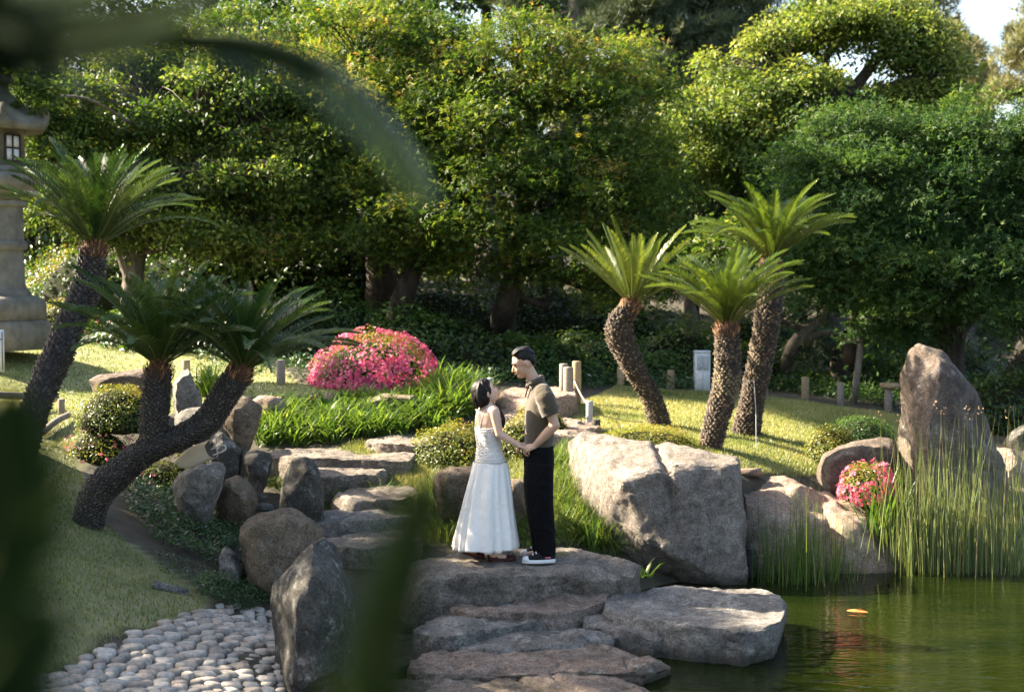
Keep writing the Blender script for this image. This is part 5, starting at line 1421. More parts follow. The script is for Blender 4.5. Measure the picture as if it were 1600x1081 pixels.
# lawn blades
def lawn_blades(name, label, poly, n, seed, L=(.025, .055), w=.007, hue=.45):
    q = area_pts(poly, n, seed) if isinstance(poly[0][0], int) else None
    if q is None:
        g = np.random.default_rng(seed)
        pw = np.array(poly); lo, hi = pw.min(0), pw.max(0)
        q = g.uniform(lo, hi, (n * 3, 2)); q = q[inpoly(q, poly)][:n]
        q = np.stack([q[:, 0], q[:, 1], H(q[:, 0], q[:, 1])], 1)
    pj = proj(q)
    ok = (pj[:, 0] > -60) & (pj[:, 0] < 1660) & (pj[:, 1] < 1120)
    q = q[ok]
    q[:, 2] += .03 * fbm(np.stack([q[:, 0], q[:, 1], 0 * q[:, 0]], 1), 3, 1.3) - .006
    m = len(q)
    g = np.random.default_rng(seed + 1)
    L_ = g.uniform(L[0], L[1], m)
    r_ = np.clip(hue + .28 * fbm(q, 3, 1.6) + g.normal(size=m) * .18, 0, 1)
    az = g.random(m) * 2 * np.pi
    ln = g.uniform(.1, .9, m)
    sd = np.stack([-np.sin(az), np.cos(az), 0 * az], 1) * (w * .5)
    tip = q + np.stack([np.cos(az) * np.sin(ln), np.sin(az) * np.sin(ln), np.cos(ln)], 1) * L_[:, None]
    V = np.stack([q - sd, q + sd, tip], 1).reshape(-1, 3)
    Ft = np.arange(m * 3).reshape(-1, 3)
    return solo(name, V, Ft, ML_LAWN, q.mean(0), label, 'grass', False, np.repeat(r_, 3), kind='stuff')
lawn_blades('lawn_grass', 'short dry tinted grass of the right lawn around the three cycads', LAWN_R, 120000, 121, (.025, .06), .010)
lawn_blades('lawn_grass', 'short green grass of the left lawn above the cobbles', LAWN_L, 200000, 122, (.02, .05), .008, .14)
lawn_blades('lawn_grass', 'longer grass growing between the stone steps', LAWN_C, 26000, 123, (.03, .09), .007)
lawn_blades('lawn_grass', 'grass behind the platform and beside the boulder', LAWN_D, 14000, 124, (.03, .09), .007)
# ------------------------------------------------------------ made things in the garden
M_LANT = plain('lantern_stone', (.150, .138, .112), .9, .2, .38, 5, .6)
M_WOODP = plain('post_wood', (.33, .24, .14), .85, .2, .3, 22, .5)
M_GREYW = plain('weathered_wood', (.22, .19, .155), .9, .2, .3, 22, .5)
M_CONC = plain('grey_pole_paint', (.32, .32, .31), .6, .4, .15, 10, .15)
M_PAPER_W = plain('window_paper', (.62, .60, .55), .9, .1, .05, 5, .0)
M_FRAME = plain('dark_window_wood', (.055, .038, .025), .8)
M_WBOX = plain('white_box_paint', (.62, .64, .66), .5, .4, .06, 8, .1)
M_LOUV = plain('grey_louvre', (.36, .38, .40), .5, .4, .08, 8, .1)
M_ROPE = plain('rope_fibre', (.25, .20, .14), .95, .1, .2, 60, .3)
M_ROPEW = plain('pale_rope_fibre', (.55, .50, .42), .95, .1, .1, 60, .3)
# stone lantern
lc = P(-4, 530, 18.0); lc[2] = gz(lc[0], lc[1]) - .05
lan = thing('stone_lantern', 'tall stone garden lantern with curled roof corners cut by the left border', 'stone lantern', lc)
zt = lambda py: CZ + 0 + (P(0, py, 18.0)[2] - CZ) - lc[2]
u = 18.0 / F
def lz(r, py):
    return (r * u, zt(py))
V_, F_ = lathe([lz(86, 545), lz(86, 520), lz(84, 505), lz(80, 500)], lc, 6, R(0)); part('foot', V_, F_, M_LANT, lan)
V_, F_ = lathe([lz(78, 500), lz(78, 474), lz(72, 466), lz(66, 464), lz(62, 462)], lc, 6, R(0)); part('base', V_, F_, M_LANT, lan)
prof = [lz(52, 463), lz(51, 456), lz(45, 450), lz(43, 444), lz(42, 392), lz(47, 390), lz(49, 384), lz(47, 378), lz(43, 375), lz(42, 340), lz(42, 325), lz(49, 322), lz(49, 314)]
V_, F_ = lathe(prof, lc, 28); part('pillar', V_, F_, M_LANT, lan, True).data.set_sharp_from_angle(angle=R(25))
prof = [lz(48, 314), lz(60, 306), lz(72, 292), lz(77, 282), lz(76, 276), lz(70, 272)]
V_, F_ = lathe(prof, lc, 12); part('platform', V_, F_, M_LANT, lan)
V_, F_ = lathe([lz(60, 272), lz(60, 262), lz(48, 260)], lc, 6, R(30)); part('platform_step', V_, F_, M_LANT, lan)
V_, F_ = lathe([lz(48, 262), lz(48, 206), lz(52, 203)], lc, 6, R(0)); part('fire_box', V_, F_, M_LANT, lan)
# windows on faces of the fire box
for fa in (R(-90), R(-30), R(-150)):
    nd = np.array([math.cos(fa), math.sin(fa), 0]); td = np.array([-math.sin(fa), math.cos(fa), 0])
    apo = 48 * u * math.cos(R(30))
    c_ = lc + nd * (apo + .004) + (0, 0, zt(233))
    w_, h_ = 14 * u, 20 * u
    wb = Buf()
    for sx_, sz_, dx, dz in ((w_, 1.6 * u, 0, h_), (w_, 1.6 * u, 0, -h_), (1.6 * u, h_, w_, 0), (1.6 * u, h_, -w_, 0), (.9 * u, h_, 0, 0), (w_, .9 * u, 0, 0)):
        V_, F_ = box((0, 0, 0), (sx_ * 2, .03, sz_ * 2))
        V_ = c_ + (V_[:, 0:1] + dx) * td + V_[:, 1:2] * nd + (V_[:, 2:3] + dz) * np.array([0, 0, 1])
        wb.add(V_, F_)
    fr = wb.part('window', M_FRAME, lan)
    for dx in (-1, 1):
        for dz in (-1, 1):
            V_, F_ = box((0, 0, 0), (w_ * .82, .008, h_ * .86))
            V_ = c_ + (V_[:, 0:1] + dx * w_ * .5) * td + V_[:, 1:2] * nd + (V_[:, 2:3] + dz * h_ * .5) * np.array([0, 0, 1])
            part('pane', V_, F_, M_PAPER_W, fr)
# roof: six sided, sweeping, with curled corners
nr_, ns_ = 12, 48
Vr = []
for i_ in range(nr_ + 1):
    t_ = i_ / nr_
    for j in range(ns_):
        a = j / ns_ * 2 * math.pi
        k6 = abs(((a / (math.pi / 3)) % 1.0) - .5) * 2       # 1 at a corner, 0 at mid side
        rad = (20 + 62 * t_ ** 1.3) * (1 + .10 * t_ * (k6 ** 2 - .4))
        zz = 130 + 58 * t_ ** .75 - 10 * (k6 ** 3) * t_ ** 4 + (8 * t_ ** 3)
        rad *= 1 - .05 * (k6 > .8) * 0
        Vr.append((math.cos(a) * rad * u, math.sin(a) * rad * u, zt(zz)))
base_r = len(Vr)
for j in range(ns_):
    a = j / ns_ * 2 * math.pi
    Vr.append((math.cos(a) * 74 * u, math.sin(a) * 74 * u, zt(206)))
for j in range(ns_):
    a = j / ns_ * 2 * math.pi
    Vr.append((math.cos(a) * 48 * u, math.sin(a) * 48 * u, zt(204)))
Fr = [(i_ * ns_ + j, (i_ + 1) * ns_ + j, (i_ + 1) * ns_ + (j + 1) % ns_, i_ * ns_ + (j + 1) % ns_) for i_ in range(nr_ + 2) for j in range(ns_)]
roof = part('roof', np.array(Vr) + lc, np.array(Fr), M_LANT, lan, True)
for k_ in range(6):
    a = k_ * math.pi / 3
    d_ = np.array([math.cos(a), math.sin(a), 0])
    pts_ = []
    for s_ in np.linspace(0, 1, 20):
        if s_ < .5:
            rr_ = 30 + 47 * (s_ / .5); zz = 150 + 42 * (s_ / .5) ** .8
        else:
            q_ = (s_ - .5) / .5
            an = -math.pi / 2 + q_ * math.pi * 2.1
            sp = 12 * (1 - .62 * q_)
            rr_ = 72 + math.cos(an) * sp; zz = 180 - math.sin(an) * sp
        pts_.append(lc + d_ * rr_ * u + (0, 0, zt(zz)))
    V_, F_ = tube(np.array(pts_), np.concatenate([np.linspace(2.5, 6.5, 10), np.linspace(6.5, 3, 10)]) * u, 8)
    part('roof_scroll', V_, F_, M_LANT, roof, True)
V_, F_ = lathe([lz(24, 134), lz(28, 128), lz(26, 120), lz(14, 114), lz(12, 108), lz(20, 98), lz(24, 84), lz(18, 68), lz(4, 54)], lc, 20); part('finial', V_, F_, M_LANT, lan, True)
clump_ = crown([(lc[0] + .62, lc[1] - .1, lc[2] + zt(150), .28, .25, .3), (lc[0] + .5, lc[1] + .3, lc[2] + zt(100), .3, .3, .25)], 1500, .085, L_RHOMB, seed=61, per=14, spr=.14)
th_ = thing('leafy_branch', 'sunny leafy branch hanging over the lantern roof', 'branch', (lc[0] + .6, lc[1] + .1, lc[2] + zt(150)))
part('leaves', clump_[0], clump_[1], ML_BROAD, th_, rnd=clump_[2])
bp = spline([(lc[0] + 1.2, lc[1] + 3.0, lc[2] + zt(180)), (lc[0] + .9, lc[1] + 1.2, lc[2] + zt(140)), (lc[0] + .62, lc[1], lc[2] + zt(150))], 10)
V_, F_ = tube(bp, np.linspace(.03, .01, 10), 6); part('twig', V_, F_, MB_GREY, th_, True)

# posts
def post(label, px, py_top, py_bot, wpx, mat=M_WOODP, name='wooden_post', Y=None, cat='post', lean=0.0, group='posts round the lawns', capmat=None, sides=14):
    if Y is None:
        q = T(px, py_bot)
    else:
        q = P(px, py_bot, Y)
    Y = q[1]
    h = (py_bot - py_top) * Y / F
    r = wpx * Y / F / 2
    pts_ = [q - (0, 0, .15), q + (lean * h * .3, 0, h * .3), q + (lean * h * .97, 0, h * .975), q + (lean * h, 0, h)]
    V_, F_ = tube(pts_, [r, r, r * .98, r * .9], sides)
    return solo(name, V_, F_, mat, q, label, cat, True, group=group), q, h, r
post('pale round post left of the pink azalea', 439, 562, 600, 14, M_GREYW)
post('pale wooden post at far left beside the lantern base', 81, 510, 556, 15, M_WOODP)
post('short grey post behind the forked cycad crown, lit from the side', 291, 562, 590, 13, M_WOODP)
p1 = post('grey wooden post at the rear left of the trio by the top step', 881, 568, 612, 14, M_GREYW, Y=17.0)
p2 = post('thick grey weathered post of the trio, nearest to the man, tied to a rope', 888, 573, 642, 16, M_GREYW)
p3 = post('yellowish wooden post, tallest of the trio behind the man', 901, 564, 612, 14, M_WOODP, Y=17.4)
p4 = post('slim pale grey metal post beside the big pale boulder', 921, 626, 672, 11, M_CONC, name='metal_post')
post('stubby round grey post left of the slim metal post', 904, 657, 675, 11, M_GREYW)
post('short dark stone post right of the slim metal post', 931, 655, 676, 14, M_DARK, name='stone_post', cat='post')
post('low wooden post on the lawn crest left of the curved cycad', 970, 573, 606, 12)
post('low wooden post on the lawn crest right of the curved cycad', 1048, 578, 608, 12)
post('orange brown wooden post on the lawn crest right of the tallest cycad', 1258, 589, 622, 12)
post('grey post in front of the sign, beyond the right lawn', 1313, 597, 632, 11, M_GREYW)
post('grey post hidden behind the tallest cycad trunk', 1195, 592, 624, 10, M_GREYW)
post('post left of the tall standing stone carrying a round log slice', 1388, 604, 640, 13, M_GREYW)
# round log slice on the post and the flat table
q = P(1392, 603, T(1388, 640)[1])
V_, F_ = lathe([(.14, -.02), (.15, 0), (.15, .03), (.14, .04)], q, 16); solo('wooden_board', V_, F_, M_WOODP, q, 'sunlit round board lying on the post left of the tall standing stone', 'board', False)
q = T(1325, 612) + (0, 1.2, 0)
tb = thing('low_table', 'low flat stone topped bench in the shade behind the sign post', 'bench', q)
zz = CZ + (P(1325, 578, q[1])[2] - CZ)
V_, F_ = box((q[0], q[1], zz), (.56, .35, .05)); part('top', V_, F_, M_GREYW, tb)
for s_ in (-.2, .2):
    V_, F_ = box((q[0] + s_, q[1], (zz + q[2] - .15) / 2 - .0125), (.06, .25, zz - q[2] + .125)); part('leg', V_, F_, M_DARK, tb)
def rope(label, a, b, sag, r=.006, mat=M_ROPE, n=12):
    t_ = np.linspace(0, 1, n)[:, None]
    p = np.array(a) + (np.array(b) - np.array(a)) * t_
    p[:, 2] -= sag * np.sin(t_[:, 0] * np.pi)
    V_, F_ = tube(p, r, 6)
    return solo('rope', V_, F_, mat, p[0], label, 'rope', True)
a2 = p2[1] + (p2[3], -.02, p2[2] * .72)
a4 = p4[1] + (-p4[3] * .5, -.03, p4[2] * .85)
rope('pale rope running from the thick grey post down to the slim metal post', a2, a4, .02, .006, M_ROPEW)
rope('thin dark rope crossing the right lawn from the slim metal post to the cycads', p4[1] + (.03, 0, p4[2] * .6), T(1005, 668) + (0, 0, .06), .02, .005)
rope('thin dark cord tied from the slim metal post to the stubby post', p4[1] + (-.02, -.03, p4[2] * .5), P(905, 668, p4[1][1]), .01, .006)
# white box
q = T(1098, 613)
s_ = q[1] / F
wb = thing('utility_box', 'white metal box standing on the lawn crest between the right cycads', 'utility box', q)
V_, F_ = box((q[0], q[1] + .11, q[2] + 31 * s_ - .03), (23 * s_, .22, 64 * s_ + .06)); part('body', V_, F_, M_WBOX, wb)
V_, F_ = box((q[0], q[1] + .11, q[2] + 63.8 * s_), (25 * s_, .25, 1.8 * s_)); part('lid', V_, F_, M_WBOX, wb)
for cx_ in (-5.2, 5.2):
    V_, F_ = box((q[0] + cx_ * s_, q[1] - .004, q[2] + 47 * s_), (9 * s_, .012, 22 * s_)); lf = part('panel', V_, F_, M_LOUV, wb)
    for k_ in range(6):
        V_, F_ = box((q[0] + cx_ * s_, q[1] - .014, q[2] + (38.5 + 3.4 * k_) * s_), (8 * s_, .010, 1.2 * s_)); part('slat', V_, F_, M_WBOX, lf)
V_, F_ = box((q[0], q[1] - .003, q[2] + 18 * s_), (.6 * s_, .006, 30 * s_)); part('door_gap', V_, F_, M_LOUV, wb)
V_, F_ = box((q[0], q[1] - .003, q[2] + 34 * s_), (19 * s_, .006, .7 * s_)); part('door_seam', V_, F_, M_LOUV, wb)
# small white sign box at the left border
q = T(-2, 585)
s_ = q[1] / F
sb = thing('small_sign', 'small white board with a dark rim at the left border on the lawn', 'sign', q)
V_, F_ = box((q[0], q[1], q[2] + 37 * s_), (18 * s_, .03, 66 * s_)); part('board', V_, F_, M_WBOX, sb)
V_, F_ = box((q[0], q[1] - .018, q[2] + 55 * s_), (14 * s_, .008, 1.4 * s_)); part('bar', V_, F_, M_FRAME, sb)
V_, F_ = box((q[0] + 7.4 * s_, q[1] - .018, q[2] + 37 * s_), (1.2 * s_, .008, 60 * s_)); part('rim', V_, F_, M_FRAME, sb)
V_, F_ = box((q[0], q[1] + .03, q[2] + 12 * s_), (5 * s_, .03, 40 * s_)); part('stake', V_, F_, M_GREYW, sb)
# slanted sign post with hanging panel
q = T(1333, 628)
s_ = q[1] / F
sg = thing('sign_post', 'leaning grey sign post with a dark hanging panel beyond the right lawn', 'sign post', q)
V_, F_ = box((0, 0, 0), (9 * s_, .07, 106 * s_)); V_[:, 0] += V_[:, 2] * .10; V_ = V_ + q + (6 * s_, 0, 48 * s_); part('post', V_, F_, M_GREYW, sg)
V_, F_ = box(q + (-5 * s_, .05, 74 * s_), (20 * s_, .03, 34 * s_)); part('panel', V_, F_, M_FRAME, sg)
V_, F_ = box(q + (2 * s_, .02, 95 * s_), (36 * s_, .14, 2.2 * s_)); part('roof_board', V_, F_, M_GREYW, sg)
# low rail and log edging on the left
post('stubby grey post of the low rail on the left lawn', 96, 623, 648, 11, M_GREYW, name='rail_post', group=None)
a, b_ = T(-20, 636) + (0, 0, .13), T(90, 640) + (0, 0, .13)
V_, F_ = tube(np.array([a, (a + b_) / 2, b_]), .04, 8); solo('fallen_log', V_, F_, M_GREYW, a, 'grey log rail lying beside the stubby post on the left lawn', 'log', True)
a, b_ = T(66, 680) + (0, 0, .03), T(108, 655) + (0, 0, .05)
V_, F_ = tube(spline([a, (a + b_) / 2 + (0, 0, .02), b_], 8), .035, 8); solo('fallen_log', V_, F_, M_GREYW, a, 'short weathered log on the slope below the stubby post', 'log', True)
a, b_ = T(238, 918) + (0, 0, .02), T(292, 932) + (0, 0, .02)
V_, F_ = tube(np.array([a, b_]), .04, 8); solo('edging_log', V_, F_, M_GREY, a, 'grey edging stone bar at the lower corner of the left lawn', 'edging stone', True)
q = T(1172, 742)
V_, F_ = box(q + (0, 0, .03), (.20, .12, .06)); solo('stone_block', V_, F_, M_PINK, q, 'small squared stone on the right lawn just behind the big pale boulder', 'stone block')
# garden uplight
q = P(766, 600, 17.2)
V_, F_ = lathe([(.035, -.3), (.035, 0), (.045, .01), (.045, .06), (.035, .075), (.02, .08)], q, 14); solo('garden_light', V_, F_, M_CONC, q, 'small grey garden light in the plants above the woman head', 'garden light', True)
# thin wire plant label by the tallest cycad
V_, F_ = tube(np.array([P(1178, 592, 15.2), P(1181, 640, 15.2), P(1182, 722, 14.3)]), .004, 5); solo('hanging_wire', V_, F_, M_CONC, P(1178, 592, 15.2), 'thin pale wire hanging down from the trunk of the tallest cycad', 'wire', True)

# paper tote bag leaning on the rock
m_bag = plain('tote_cloth', (.60, .50, .38), .9, .1, .10, 9, .3)
m_bagin = plain('tote_mouth_dark', (.10, .085, .07), .9, .1, .2, 9, .2)  # much darker copy of the tote cloth, for the inside of the mouth
c_ = P(307, 712, 11.65)
bag = thing('tote_bag', 'beige tote bag lying on the grey rock under the forked cycad', 'bag', c_)
ex = norm(P(338, 699, 11.6) - P(273, 727, 11.7)); ez = norm(P(302, 692, 11.65) - P(314, 726, 11.65)); ez = norm(ez - ex * ez.dot(ex)); ey = np.cross(ez, ex)
nb_, mb_ = 12, 16
Vb = []
for i_ in range(nb_ + 1):
    t_ = i_ / nb_
    wz = .035 + .055 * math.sin(min(1, t_ * 1.25) * 1.9) - .012 * t_; wy = .012 + .045 * min(1, t_ * 1.4) * (1 - .45 * t_)
    for j in range(mb_):
        a = j / mb_ * 2 * math.pi
        rr_ = 1 + .10 * math.sin(3 * a + 5 * t_) + random.uniform(-.03, .03)
        Vb.append(c_ + ex * (-.19 + .34 * t_ + .03 * math.cos(a) * t_) + ez * wz * math.copysign(abs(math.sin(a)) ** .6, math.sin(a)) * rr_ + ey * wy * math.copysign(abs(math.cos(a)) ** .8, math.cos(a)) * rr_)
Fb = [(i_ * mb_ + j, i_ * mb_ + (j + 1) % mb_, (i_ + 1) * mb_ + (j + 1) % mb_, (i_ + 1) * mb_ + j) for i_ in range(nb_) for j in range(mb_)]
Vb.append(c_ - ex * .195)
Fb3 = [(len(Vb) - 1, (j + 1) % mb_, j) for j in range(mb_)]
part('body', np.array(Vb), [np.array(Fb3), np.array(Fb)], m_bag, bag, True)
Vi = np.array(Vb[nb_ * mb_:(nb_ + 1) * mb_]); cc_ = Vi.mean(0)
Vi = np.concatenate([cc_ + (Vi - cc_) * .97 - ex * .012, [cc_ - ex * .05]])
part('mouth_inside', Vi, np.array([(j, (j + 1) % mb_, mb_) for j in range(mb_)]), m_bagin, bag, True)
for s_, o_ in ((1, .05), (-1, -.045)):
    h0 = c_ + ex * .14 + ez * (.05 + .0) + ey * o_ * .4; h1 = c_ + ex * .15 - ez * .05 + ey * o_ * .4
    mid = c_ + ex * (.27 if s_ < 0 else .235) + ez * (.045 * s_ + .02) - ey * .02
    V_, F_ = tube(spline([h0 if s_ > 0 else h1 + ez * .05, mid + ez * .022, mid - ez * .022, h1 if s_ < 0 else h0 - ez * .05], 16), .006, 6)
    part('handle', V_, F_, M_PAPER_W, bag, True)

# koi
m_koi = plain('koi_skin', (.55, .19, .05), .3, .5, .35, 30, .0)
q = G(1345, 955, 0.0) - np.array((0, 0, .014))
koi = thing('koi', 'orange and white koi at the pond surface right of the stepping stones', 'fish', q)
dx_ = norm(np.array([.9, -.25, 0])); dy_ = np.array([-dx_[1], dx_[0], 0])
n_ = 14; Vk = []
for i_ in range(n_):
    t_ = i_ / (n_ - 1)
    w_ = .036 * math.sin(math.pi * min(1, (t_ * .93 + .05)) ** .75) + .003
    for j in range(10):
        a = j / 10 * 2 * math.pi
        Vk.append(q + dx_ * (-.14 + .28 * t_) + dy_ * (w_ * math.cos(a) + .012 * math.sin(t_ * 5)) + np.array([0, 0, 1]) * (w_ * 1.15 * math.sin(a) - .016))
Fk = [(i_ * 10 + j, i_ * 10 + (j + 1) % 10, (i_ + 1) * 10 + (j + 1) % 10, (i_ + 1) * 10 + j) for i_ in range(n_ - 1) for j in range(10)]
part('body', np.array(Vk), np.array(Fk), m_koi, koi, True)
tl = q - dx_ * .16
part('tail_fin', np.array([tl, tl - dx_ * .07 + (0, 0, .03), tl - dx_ * .05 - (0, 0, .01), tl - dx_ * .08 - (0, 0, .05)]) , np.array([(0, 1, 2), (0, 2, 3)]), m_koi, koi)
bk = q + (0, 0, .018)
part('back_fin', np.array([bk - dx_ * .05, bk + dx_ * .05, bk - dx_ * .01 + (0, 0, .022)]), np.array([(0, 1, 2)]), m_koi, koi)
q2 = G(1335, 1010, -.05)
# ------------------------------------------------------------ trees beyond the left border that shade the cobbles and the near stones
tree('broadleaf_tree', 'shade tree standing beyond the left border beside the cobbled path',
     [([(-8.6, 10.8, gz(-8.6, 10.8) - .2), (-8.5, 11, 3), (-8.6, 11, 5)], .18, .08)], [(-8.5, 10.6, 3.9, 1.7, 2.4, 2.5), (-8.3, 8.4, 4.2, 1.6, 2.0, 2.2), (-8.3, 12.2, 3.5, 1.5, 1.4, 2.0), (-8.5, 12.3, 5.5, 1.4, 1.5, 1.4)], L_RHOMB, ML_BROAD, 26000, .22, seed=51, limb_r=.05, crown_kw=dict(per=16, spr=.5))
tree('broadleaf_tree', 'second shade tree beyond the left border behind the leaning cycad',
     [([(-8.3, 14.6, gz(-8.3, 14.6) - .2), (-8.2, 14.5, 3), (-8.3, 14.4, 5)], .18, .08)], [(-8.2, 14.2, 4.0, 1.6, 2.0, 1.8), (-8.4, 13.8, 5.7, 1.3, 1.2, 1.1)], L_RHOMB, ML_BROAD, 12000, .13, seed=52, limb_r=.05, crown_kw=dict(per=16, spr=.5))

# ------------------------------------------------------------ the couple
def ell(c, rad, M=None, n=14, m=10):
    a = np.linspace(0, 2 * np.pi, n, endpoint=False); p = np.linspace(0, np.pi, m)
    V = np.stack([np.outer(np.sin(p), np.cos(a)), np.outer(np.sin(p), np.sin(a)), np.repeat(np.cos(p)[:, None], n, 1)], -1).reshape(-1, 3) * rad
    if M is not None:
        V = V @ np.array(M)
    i_ = np.arange(m - 1)[:, None] * n; j = np.arange(n)[None]; k_ = (j + 1) % n
    Q = np.stack([i_ + j, i_ + n + j, i_ + n + k_, i_ + k_], -1).reshape(-1, 4)
    return V + np.array(c), Q
def limb(buf, pts, rads, sides=12):
    pts = np.array(pts, dtype=float)
    p = spline(np.concatenate([pts, np.array(rads)[:, None]], 1), max(6, len(pts) * 4))
    V_, F_ = tube(p[:, :3], p[:, 3], sides); buf.add(V_, F_)
    for q, r in ((p[0, :3], p[0, 3]), (p[-1, :3], p[-1, 3])):
        V_, F_ = ell(q, r); buf.add(V_, F_)
def loft(rings, f, n=28, cap=True, wave=None):
    """rings (center xyz, rf, rs); f forward unit; elliptical sections, closed at both ends"""
    f = norm(np.array([f[0], f[1], 0])); s = np.array([-f[1], f[0], 0])
    a = np.linspace(0, 2 * np.pi, n, endpoint=False)
    V = []
    for k, (c, rf, rs) in enumerate(rings):
        w = 1 if wave is None else wave(k / (len(rings) - 1), a)
        V.append(np.array(c)[None] + np.outer(np.cos(a) * rf * w, f) + np.outer(np.sin(a) * rs * w, s))
    V = np.concatenate(V)
    m = len(rings)
    i_ = np.arange(m - 1)[:, None] * n; j = np.arange(n)[None]; k_ = (j + 1) % n
    Q = np.stack([i_ + j, i_ + k_, i_ + n + k_, i_ + n + j], -1).reshape(-1, 4)
    Fs = [Q]
    if cap:
        V = np.concatenate([V, [rings[0][0], rings[-1][0]]])
        jj = np.arange(n); kk = (jj + 1) % n; c0 = m * n
        Fs.append(np.concatenate([np.stack([np.full(n, c0), kk, jj], 1), np.stack([np.full(n, c0 + 1), (m - 1) * n + jj, (m - 1) * n + kk], 1)]))
    return V, Fs
def remeshed(name, buf, mat, parent, vox=.006, it=4, label=None):
    V, Fs = buf.get()
    o = part(name, V, Fs, mat, parent, True)
    md = o.modifiers.new('r', 'REMESH'); md.mode = 'VOXEL'; md.voxel_size = vox; md.use_smooth_shade = True
    ms = o.modifiers.new('s', 'SMOOTH'); ms.factor = .5; ms.iterations = it
    bpy.context.view_layer.update()
    dg = bpy.context.evaluated_depsgraph_get()
    me = bpy.data.meshes.new_from_object(o.evaluated_get(dg))
    o.modifiers.clear()
    old = o.data
    o.data = me
    me.name = name
    if not me.materials:
        me.materials.append(mat)
    bpy.data.meshes.remove(old)
    if label:
        o['label'] = label
    return o
def skin(name, c):
    m, n, l, b = newmat(name)
    b.inputs['Base Color'].default_value = (*c, 1)
    b.inputs['Roughness'].default_value = .5
    b.inputs['Subsurface Weight'].default_value = .12
    b.inputs['Subsurface Radius'].default_value = (.02, .008, .004)
    b.inputs['Subsurface Scale'].default_value = .4
    return m
def hand(buf, w, d, nrm, curl, lat=1, k=1.0, thumb=True):
    d = norm(np.array(d, dtype=float)); nrm = norm(np.array(nrm, dtype=float) - d * np.dot(nrm, d)); l_ = np.cross(d, nrm) * lat
    for i_, (fl, ln) in enumerate(((.078, .068), (.084, .076), (.080, .070), (.070, .055))):
        kn = w + d * fl * k + l_ * (i_ - 1.5) * .0205 * k
        limb(buf, [w + d * .01 + l_ * (i_ - 1.5) * .012 * k, kn], [.015 * k, .0115 * k], 8)
        dirn, q, r = d, kn, .0092 * k
        for sg in (.45, .32, .26):
            ang = curl
            dirn = norm(dirn * math.cos(ang) + nrm * math.sin(ang) if sg == .45 else dirn * math.cos(ang) + np.cross(np.cross(d, nrm), dirn) * math.sin(ang))
            q2 = q + dirn * ln * sg * k
            limb(buf, [q, q2], [r, r * .9], 8)
            q, r = q2, r * .9
    if thumb:
        a0 = w + d * .018 - l_ * .026 * k
        a1 = a0 + (d * .6 - l_ * .55 + nrm * .45) * .042 * k
        a2 = a1 + (d * .85 + nrm * .4 - l_ * .05) * .036 * k
        limb(buf, [w + d * .005, a0, a1, a2], [.016 * k, .015 * k, .011 * k, .009 * k], 8)
def head(buf, c, f, u, k=1.0, fem=False):
    f = norm(f); u = norm(np.array(u) - f * np.dot(u, f)); s = np.cross(u, f)
    M = np.stack([f, s, u])
    add = lambda x, y, z, r: buf.add(*ell(np.array(c) + (f * x + s * y + u * z) * k, np.array(r) * k, M))
    add(-.005, 0, .018, (.093, .076, .092))            # skull
    add(.018, 0, -.030, (.070, .064, .080))            # face
    add(.052, 0, -.082, (.034, .036, .028) if not fem else (.030, .030, .026))            # chin
    add(.020, 0, -.068, (.052, .055, .034))            # jaw
    add(.068, 0, .020, (.022, .050, .018))             # brow
    add(.052, .034, -.028, (.026, .022, .022)); add(.052, -.034, -.028, (.026, .022, .022))      # cheeks
    nl = .104 if not fem else .097
    limb(buf, [np.array(c) + (f * .084 + u * .006) * k, np.array(c) + (f * (nl - .006) - u * .018) * k, np.array(c) + (f * nl - u * .033) * k], [.007 * k, .009 * k, .011 * k], 8)
    add(.088, .010, -.036, (.010, .008, .007)); add(.088, -.010, -.036, (.010, .008, .007))
    add(.084, 0, -.055, (.011, .022, .0065)); add(.081, 0, -.066, (.011, .019, .0075))  # lips
    for q in (1, -1):
        add(-.012, q * .079, -.012, (.016, .009, .030)); add(-.006, q * .086, -.002, (.014, .006, .016))   # ears
    return f, s, u, M
M_SKIN_M = skin('skin_warm', (.50, .30, .195))
M_SKIN_W = skin('skin_light', (.62, .40, .28))
M_HAIR = plain('black_hair', (.008, .006, .005), .5, .22, .3, 60, .3)
M_LIP = plain('lip', (.42, .13, .11), .4, .4, .1, 30, 0)
M_EYE = plain('eye_dark', (.02, .014, .01), .2, .6, .1, 30, 0)
m_shirt, n, l, b = newmat('olive_knit')
tc = n.new('ShaderNodeTexCoord')
b.inputs['Base Color'].default_value = (.056, .040, .020, 1)
b.inputs['Roughness'].default_value = .95
b.inputs['Sheen Weight'].default_value = .25
nb = bump(n, l, noise_n(n, l, tc.outputs['Object'], 5.5, 3, .5, 1.2), None, .55, .03)
bump(n, l, noise_n(n, l, tc.outputs['Object'], 160, 2, .6), b, .3, .002, nb)
m_trou, n, l, b = newmat('black_cloth')
tc = n.new('ShaderNodeTexCoord')
b.inputs['Base Color'].default_value = (.004, .004, .0045, 1)
b.inputs['Specular IOR Level'].default_value = .12
b.inputs['Roughness'].default_value = .9
nb = bump(n, l, noise_n(n, l, tc.outputs['Object'], 6, 3, .5, 1.5), None, .9, .04)
bump(n, l, noise_n(n, l, tc.outputs['Object'], 200, 2, .6), b, .3, .002, nb)
m_dress, n, l, b = newmat('white_cotton')
tc = n.new('ShaderNodeTexCoord')
b.inputs['Base Color'].default_value = (.80, .75, .68, 1)
b.inputs['Roughness'].default_value = .9
bump(n, l, noise_n(n, l, tc.outputs['Object'], 9, 3, .5, 1.6), b, .5, .02)
m_smock, n, l, b = newmat('smocked_cotton')
tc = n.new('ShaderNodeTexCoord')
